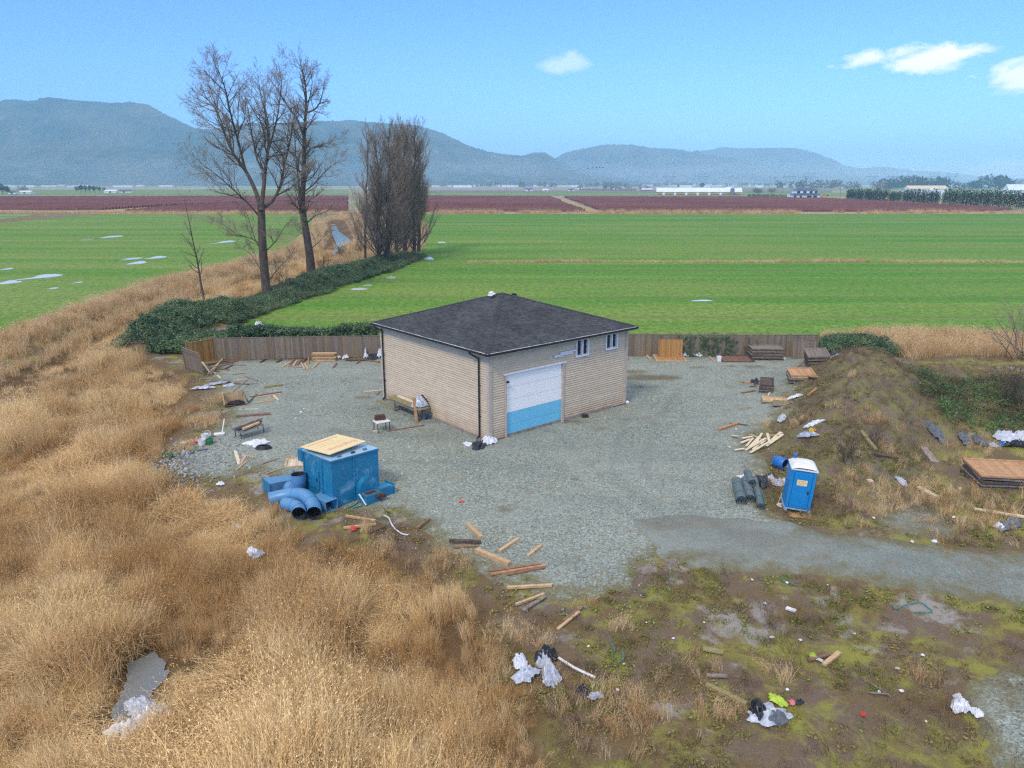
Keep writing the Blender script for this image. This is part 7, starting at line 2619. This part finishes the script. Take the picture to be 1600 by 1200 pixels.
def hip(root, cx, cy, L, Wd, z, rise, mat, name='roof'):
    m = MB()
    i_ = min(L, Wd) / 2
    m.add([(cx - L / 2, cy - Wd / 2, z), (cx + L / 2, cy - Wd / 2, z), (cx + L / 2, cy + Wd / 2, z), (cx - L / 2, cy + Wd / 2, z), (cx - L / 2 + i_, cy, z + rise), (cx + L / 2 - i_, cy, z + rise)], [(0, 1, 5, 4), (1, 2, 5), (2, 3, 4, 5), (3, 0, 4), (3, 2, 1, 0)])
    return m.build(name, MAT[mat], root)


hip(house, 0, -3.5, w1 + 1.4, 5.6, 4.25, .9, 'far_roof_dark')
hip(house, w1 * .06, 1, w1 * .86, 9.6, 7.75, 1.7, 'far_roof_dark')
for x_, z_, w, h in ((-.38, 2.0, 2.6, 2.0), (-.18, 2.0, 2.0, 2.0), (.12, 1.7, 4.2, 2.6), (.32, 2.0, 3.4, 2.2)):
    MB().box((x_ * w1, -5.06, z_), (w, .2, h)).build('window', MAT['glass'], house)
for x_ in (-.24, -.02, .2, .38):
    MB().box((x_ * w1, -3.06, 6.1), (2.8, .2, 1.8)).build('window', MAT['glass'], house)
xb = G(1294, 311)
ex = empty('excavator', (xb[0], xb[1], 0), R(160), 'small orange excavator parked right of the white house', 'excavator')
m = MB()
for sy in (-1, 1):
    m.box((0, sy * 1.3, .5), (4.2, .7, 1.0))
m.build('track', MAT['black_metal'], ex)
MB().box((-.2, 0, 1.7), (3.4, 2.6, 1.2)).build('body', MAT['yellow_paint'], ex)
MB().box((.6, .6, 2.9), (1.5, 1.2, 1.5)).build('cab', MAT['glass'], ex)
MB().bar((1.2, -.3, 2.2), (4.2, -.3, 4.6), .5, .6).build('boom', MAT['red_plastic'], ex)
MB().bar((4.2, -.3, 4.6), (5.6, -.3, 1.6), .4, .5).build('stick', MAT['red_plastic'], ex)
MB().box((5.5, -.3, 1.1), (.9, 1.1, .9), 1, None, 1.2).build('bucket', MAT['black_metal'], ex)

SH_ = [(826, 298.2, 14, 5.0, 'far_white', 'far_roof_dark', 'white shed with dark roof, left of the low hedge far off'), (852, 298.4, 10, 3.6, 'far_white', 'far_roof_white', 'small white shed between the dark-roofed shed and the low hedge'), (892, 298.2, 10, 4, 'far_white', 'far_roof_dark', 'white cottage at the left end of the low hedge'),
       (962, 296.8, 12, 7, 'far_white', 'far_roof_dark', 'white farmhouse behind the dark trees near the barn'), (1010, 298.4, 20, 4.5, 'barn_base', 'far_roof_white', 'brown shed just left of the long barn'), (906, 295.8, 12, 7, 'far_white', 'far_roof_dark', 'dark-roofed house behind the low hedge’s left end'),
       (1310, 294.8, 20, 5, 'far_white', 'far_roof_white', 'low white shed in the far wood behind the white house'), (1432, 304.5, 0, 0, '', '', ''), (175, 301.2, 18, 4.5, 'far_white', 'far_roof_white', 'white shed right of the conifer grove on the left plain'), (196, 301, 20, 4, 'far_white', 'far_roof_dark', 'low dark-roofed shed right of the white shed, left plain'),
       (42, 302.6, 18, 4, 'far_white', 'far_roof_white', 'white farm shed at the far left edge'), (22, 303, 10, 4, 'far_white', 'far_roof_dark', 'small dark-roofed shed at the far left edge'), (1140, 295.0, 18, 5, 'far_white', 'far_roof_white', 'white shed behind the right end of the long barn')]
for px, py, L, h, wm, rm, lab in SH_:
    if not L:
        continue
    b = G(px, py)
    root = empty('farm_shed', (b[0], b[1], 0), R(random.uniform(-8, 8)), lab, 'shed')
    gable(root, L, 9, h * .62, h, wm, rm)
    MB().box((0, -4.56, h * .26), (3, .14, h * .5)).build('shed_door', MAT['far_roof_dark'], root)
b = G(1475, 306.5)
root = empty('greenhouse', (b[0], b[1] + 40, 0), R(3), 'long pale greenhouse roof showing above the hedge line', 'greenhouse')
gable(root, 46, 12, 8.0, 11.2, 'far_white', 'wood_pale')
b = G(1612, 305)
root = empty('farm_shed', (b[0], b[1] + 30, 0), R(3), 'pale shed roof above the hedge at the right edge', 'shed')
gable(root, 26, 12, 6.0, 12.5, 'far_white', 'far_roof_white')
b = G(1461, 310)
root = empty('farm_shed', (b[0], b[1] + 10, 0), R(40), 'white gabled shed in the gap of the hedge line', 'shed')
gable(root, 12, 9, 5.5, 8.8, 'far_white', 'far_roof_white')
# very far greenhouses and villages along the mountains' foot: a scatter too small to tell apart
m = MB()
for k in range(130):
    px = random.choice((random.uniform(-60, 330), random.uniform(660, 900), random.uniform(1000, 1300), random.uniform(1480, 1680)))
    b = G(px, random.uniform(289.2, 293))
    m.box((b[0], b[1], 3), (random.uniform(15, 70), 15, random.uniform(4, 9)), random.uniform(.7, 1.05))
tag(m.build('far_village', MAT['far_white']), kind='stuff')


# ------------------------------------------------------------------ power lines, poles, sign, birds
def pylon_mesh(root):
    m = MB()
    H_, s = 24, .34
    for sx in (-1, 1):
        m.bar((0, 0, 0), (sx * 5.5, 0, H_ * .78), s, s, 1, (0, 1, 0))
        m.bar((sx * 1.4, -1.2, 0), (sx * 7, 0, H_ * .8), s, s, 1, (0, 1, 0))
        m.bar((sx * 7, 0, H_ * .8), (sx * 8.5, 0, H_), s, s, 1, (0, 1, 0))
    for k in range(1, 5):
        z = H_ * .78 * k / 5
        m.bar((-5.5 * k / 5, 0, z), (5.5 * (k + 1) / 6, 0, z + 2.6), s * .6, s * .6, 1, (0, 1, 0))
        m.bar((5.5 * k / 5, 0, z), (-5.5 * (k + 1) / 6, 0, z + 2.6), s * .6, s * .6, 1, (0, 1, 0))
    m.build('lattice_mast', MAT['grey_metal'], root)
    m = MB()
    m.bar((-12, 0, H_ * .8), (12, 0, H_ * .8), s, .8)
    m.bar((-9, 0, H_), (9, 0, H_), s * .8, s * .8)
    m.build('cross_arm', MAT['grey_metal'], root)


PY = [(818, 293.4), (857, 293.0), (1045, 293.2), (1098, 292.9), (1231, 293.0), (1262, 292.7), (1361, 292.8), (1392, 293.2), (1458, 292.6), (1485, 292.5)]
PN = ['leftmost pylon on the plain, right of the pair of tall poles', 'second pylon from the left on the plain', 'pylon behind the left end of the long barn', 'pylon behind the round tree at the long barn', 'pylon left of the white house, far off', 'pylon just behind the white house, far off', 'pylon behind the first hedge section', 'pylon behind the second hedge section', 'pylon behind the gap of the hedge line', 'rightmost pylon on the plain']
first = None
for (px, py), lab in zip(PY, PN):
    b = G(px, py)
    s = b[1] / FPX * 20 / 24
    if first is None:
        root = empty('power_pylon', (b[0], b[1], 0), 0, lab, 'pylon', 'pylons across the plain')
        pylon_mesh(root)
        first = root
    else:
        root = first.copy()
        COL.objects.link(root)
        for ch in first.children:
            c = ch.copy()
            COL.objects.link(c)
            c.parent = root
        root.location = (b[0], b[1], 0)
        root['label'] = lab
    root.scale = (s, s, s)
for px, py, h, lab in ((791, 299, 24, 'left of the pair of tall poles on the plain'), (798, 299, 25, 'right of the pair of tall poles on the plain'), (1201, 304, 24, 'left tall pole near the white house'), (1209, 304, 22, 'right tall pole near the white house'), (1312, 312, 11, 'utility pole right of the excavator'), (1349, 314.5, 8, 'utility pole in front of the first hedge section')):
    b = G(px, py)
    root = empty('utility_pole', (b[0], b[1], 0), 0, lab, 'pole')
    MB().tube([(0, 0, 0), (0, 0, h)], [.3, .2], 8).build('pole_shaft', MAT['wood_grey'], root)
    MB().bar((-1.6, 0, h * .93), (1.6, 0, h * .93), .22, .22).build('cross_arm', MAT['wood_grey'], root)
b = G(1382, 316.6)
sgn2 = empty('road_sign', (b[0], b[1] - 2, 0), 0, 'small yellow road sign in front of the hedge line', 'sign')
MB().tube([(0, 0, 0), (0, 0, 3.2)], .06, 6).build('sign_post', MAT['grey_metal'], sgn2)
MB().box((0, -.08, 3.1), (1.1, .05, 1.1), 1, Matrix.Translation((0, 0, 3.1)) @ Matrix.Rotation(R(45), 4, 'Y') @ Matrix.Translation((0, 0, -3.1))).build('sign_plate', MAT['yellow_paint'], sgn2)
for i, (px, py, lab) in enumerate(((918, 263, 'leftmost'), (926, 262.6, 'second'), (932, 262.2, 'middle'), (937, 261.6, 'fourth'), (942, 261.8, 'rightmost'))):
    p = GY(px, py, 420)
    root = empty('flying_bird', p, R(random.uniform(-20, 20)), lab + ' bird of the small flock flying before the far mountain', 'bird', 'flock of birds')
    MB().lathe([(0, -.5), (.1, -.35), (.17, 0), (.1, .35), (.03, .6)], 8, M=Matrix.Rotation(R(90), 4, 'Y')).build('body', MAT['wood_dark'], root)
    for s in (-1, 1):
        MB().add([(-.2, 0, .05), (.25, 0, .05), (.18, s * .7, .28), (-.1, s * .65, .28), (-.05, s * 1.25, .1)], [(0, 1, 2, 3), (3, 2, 4)]).build('wing', MAT['wood_dark'], root)
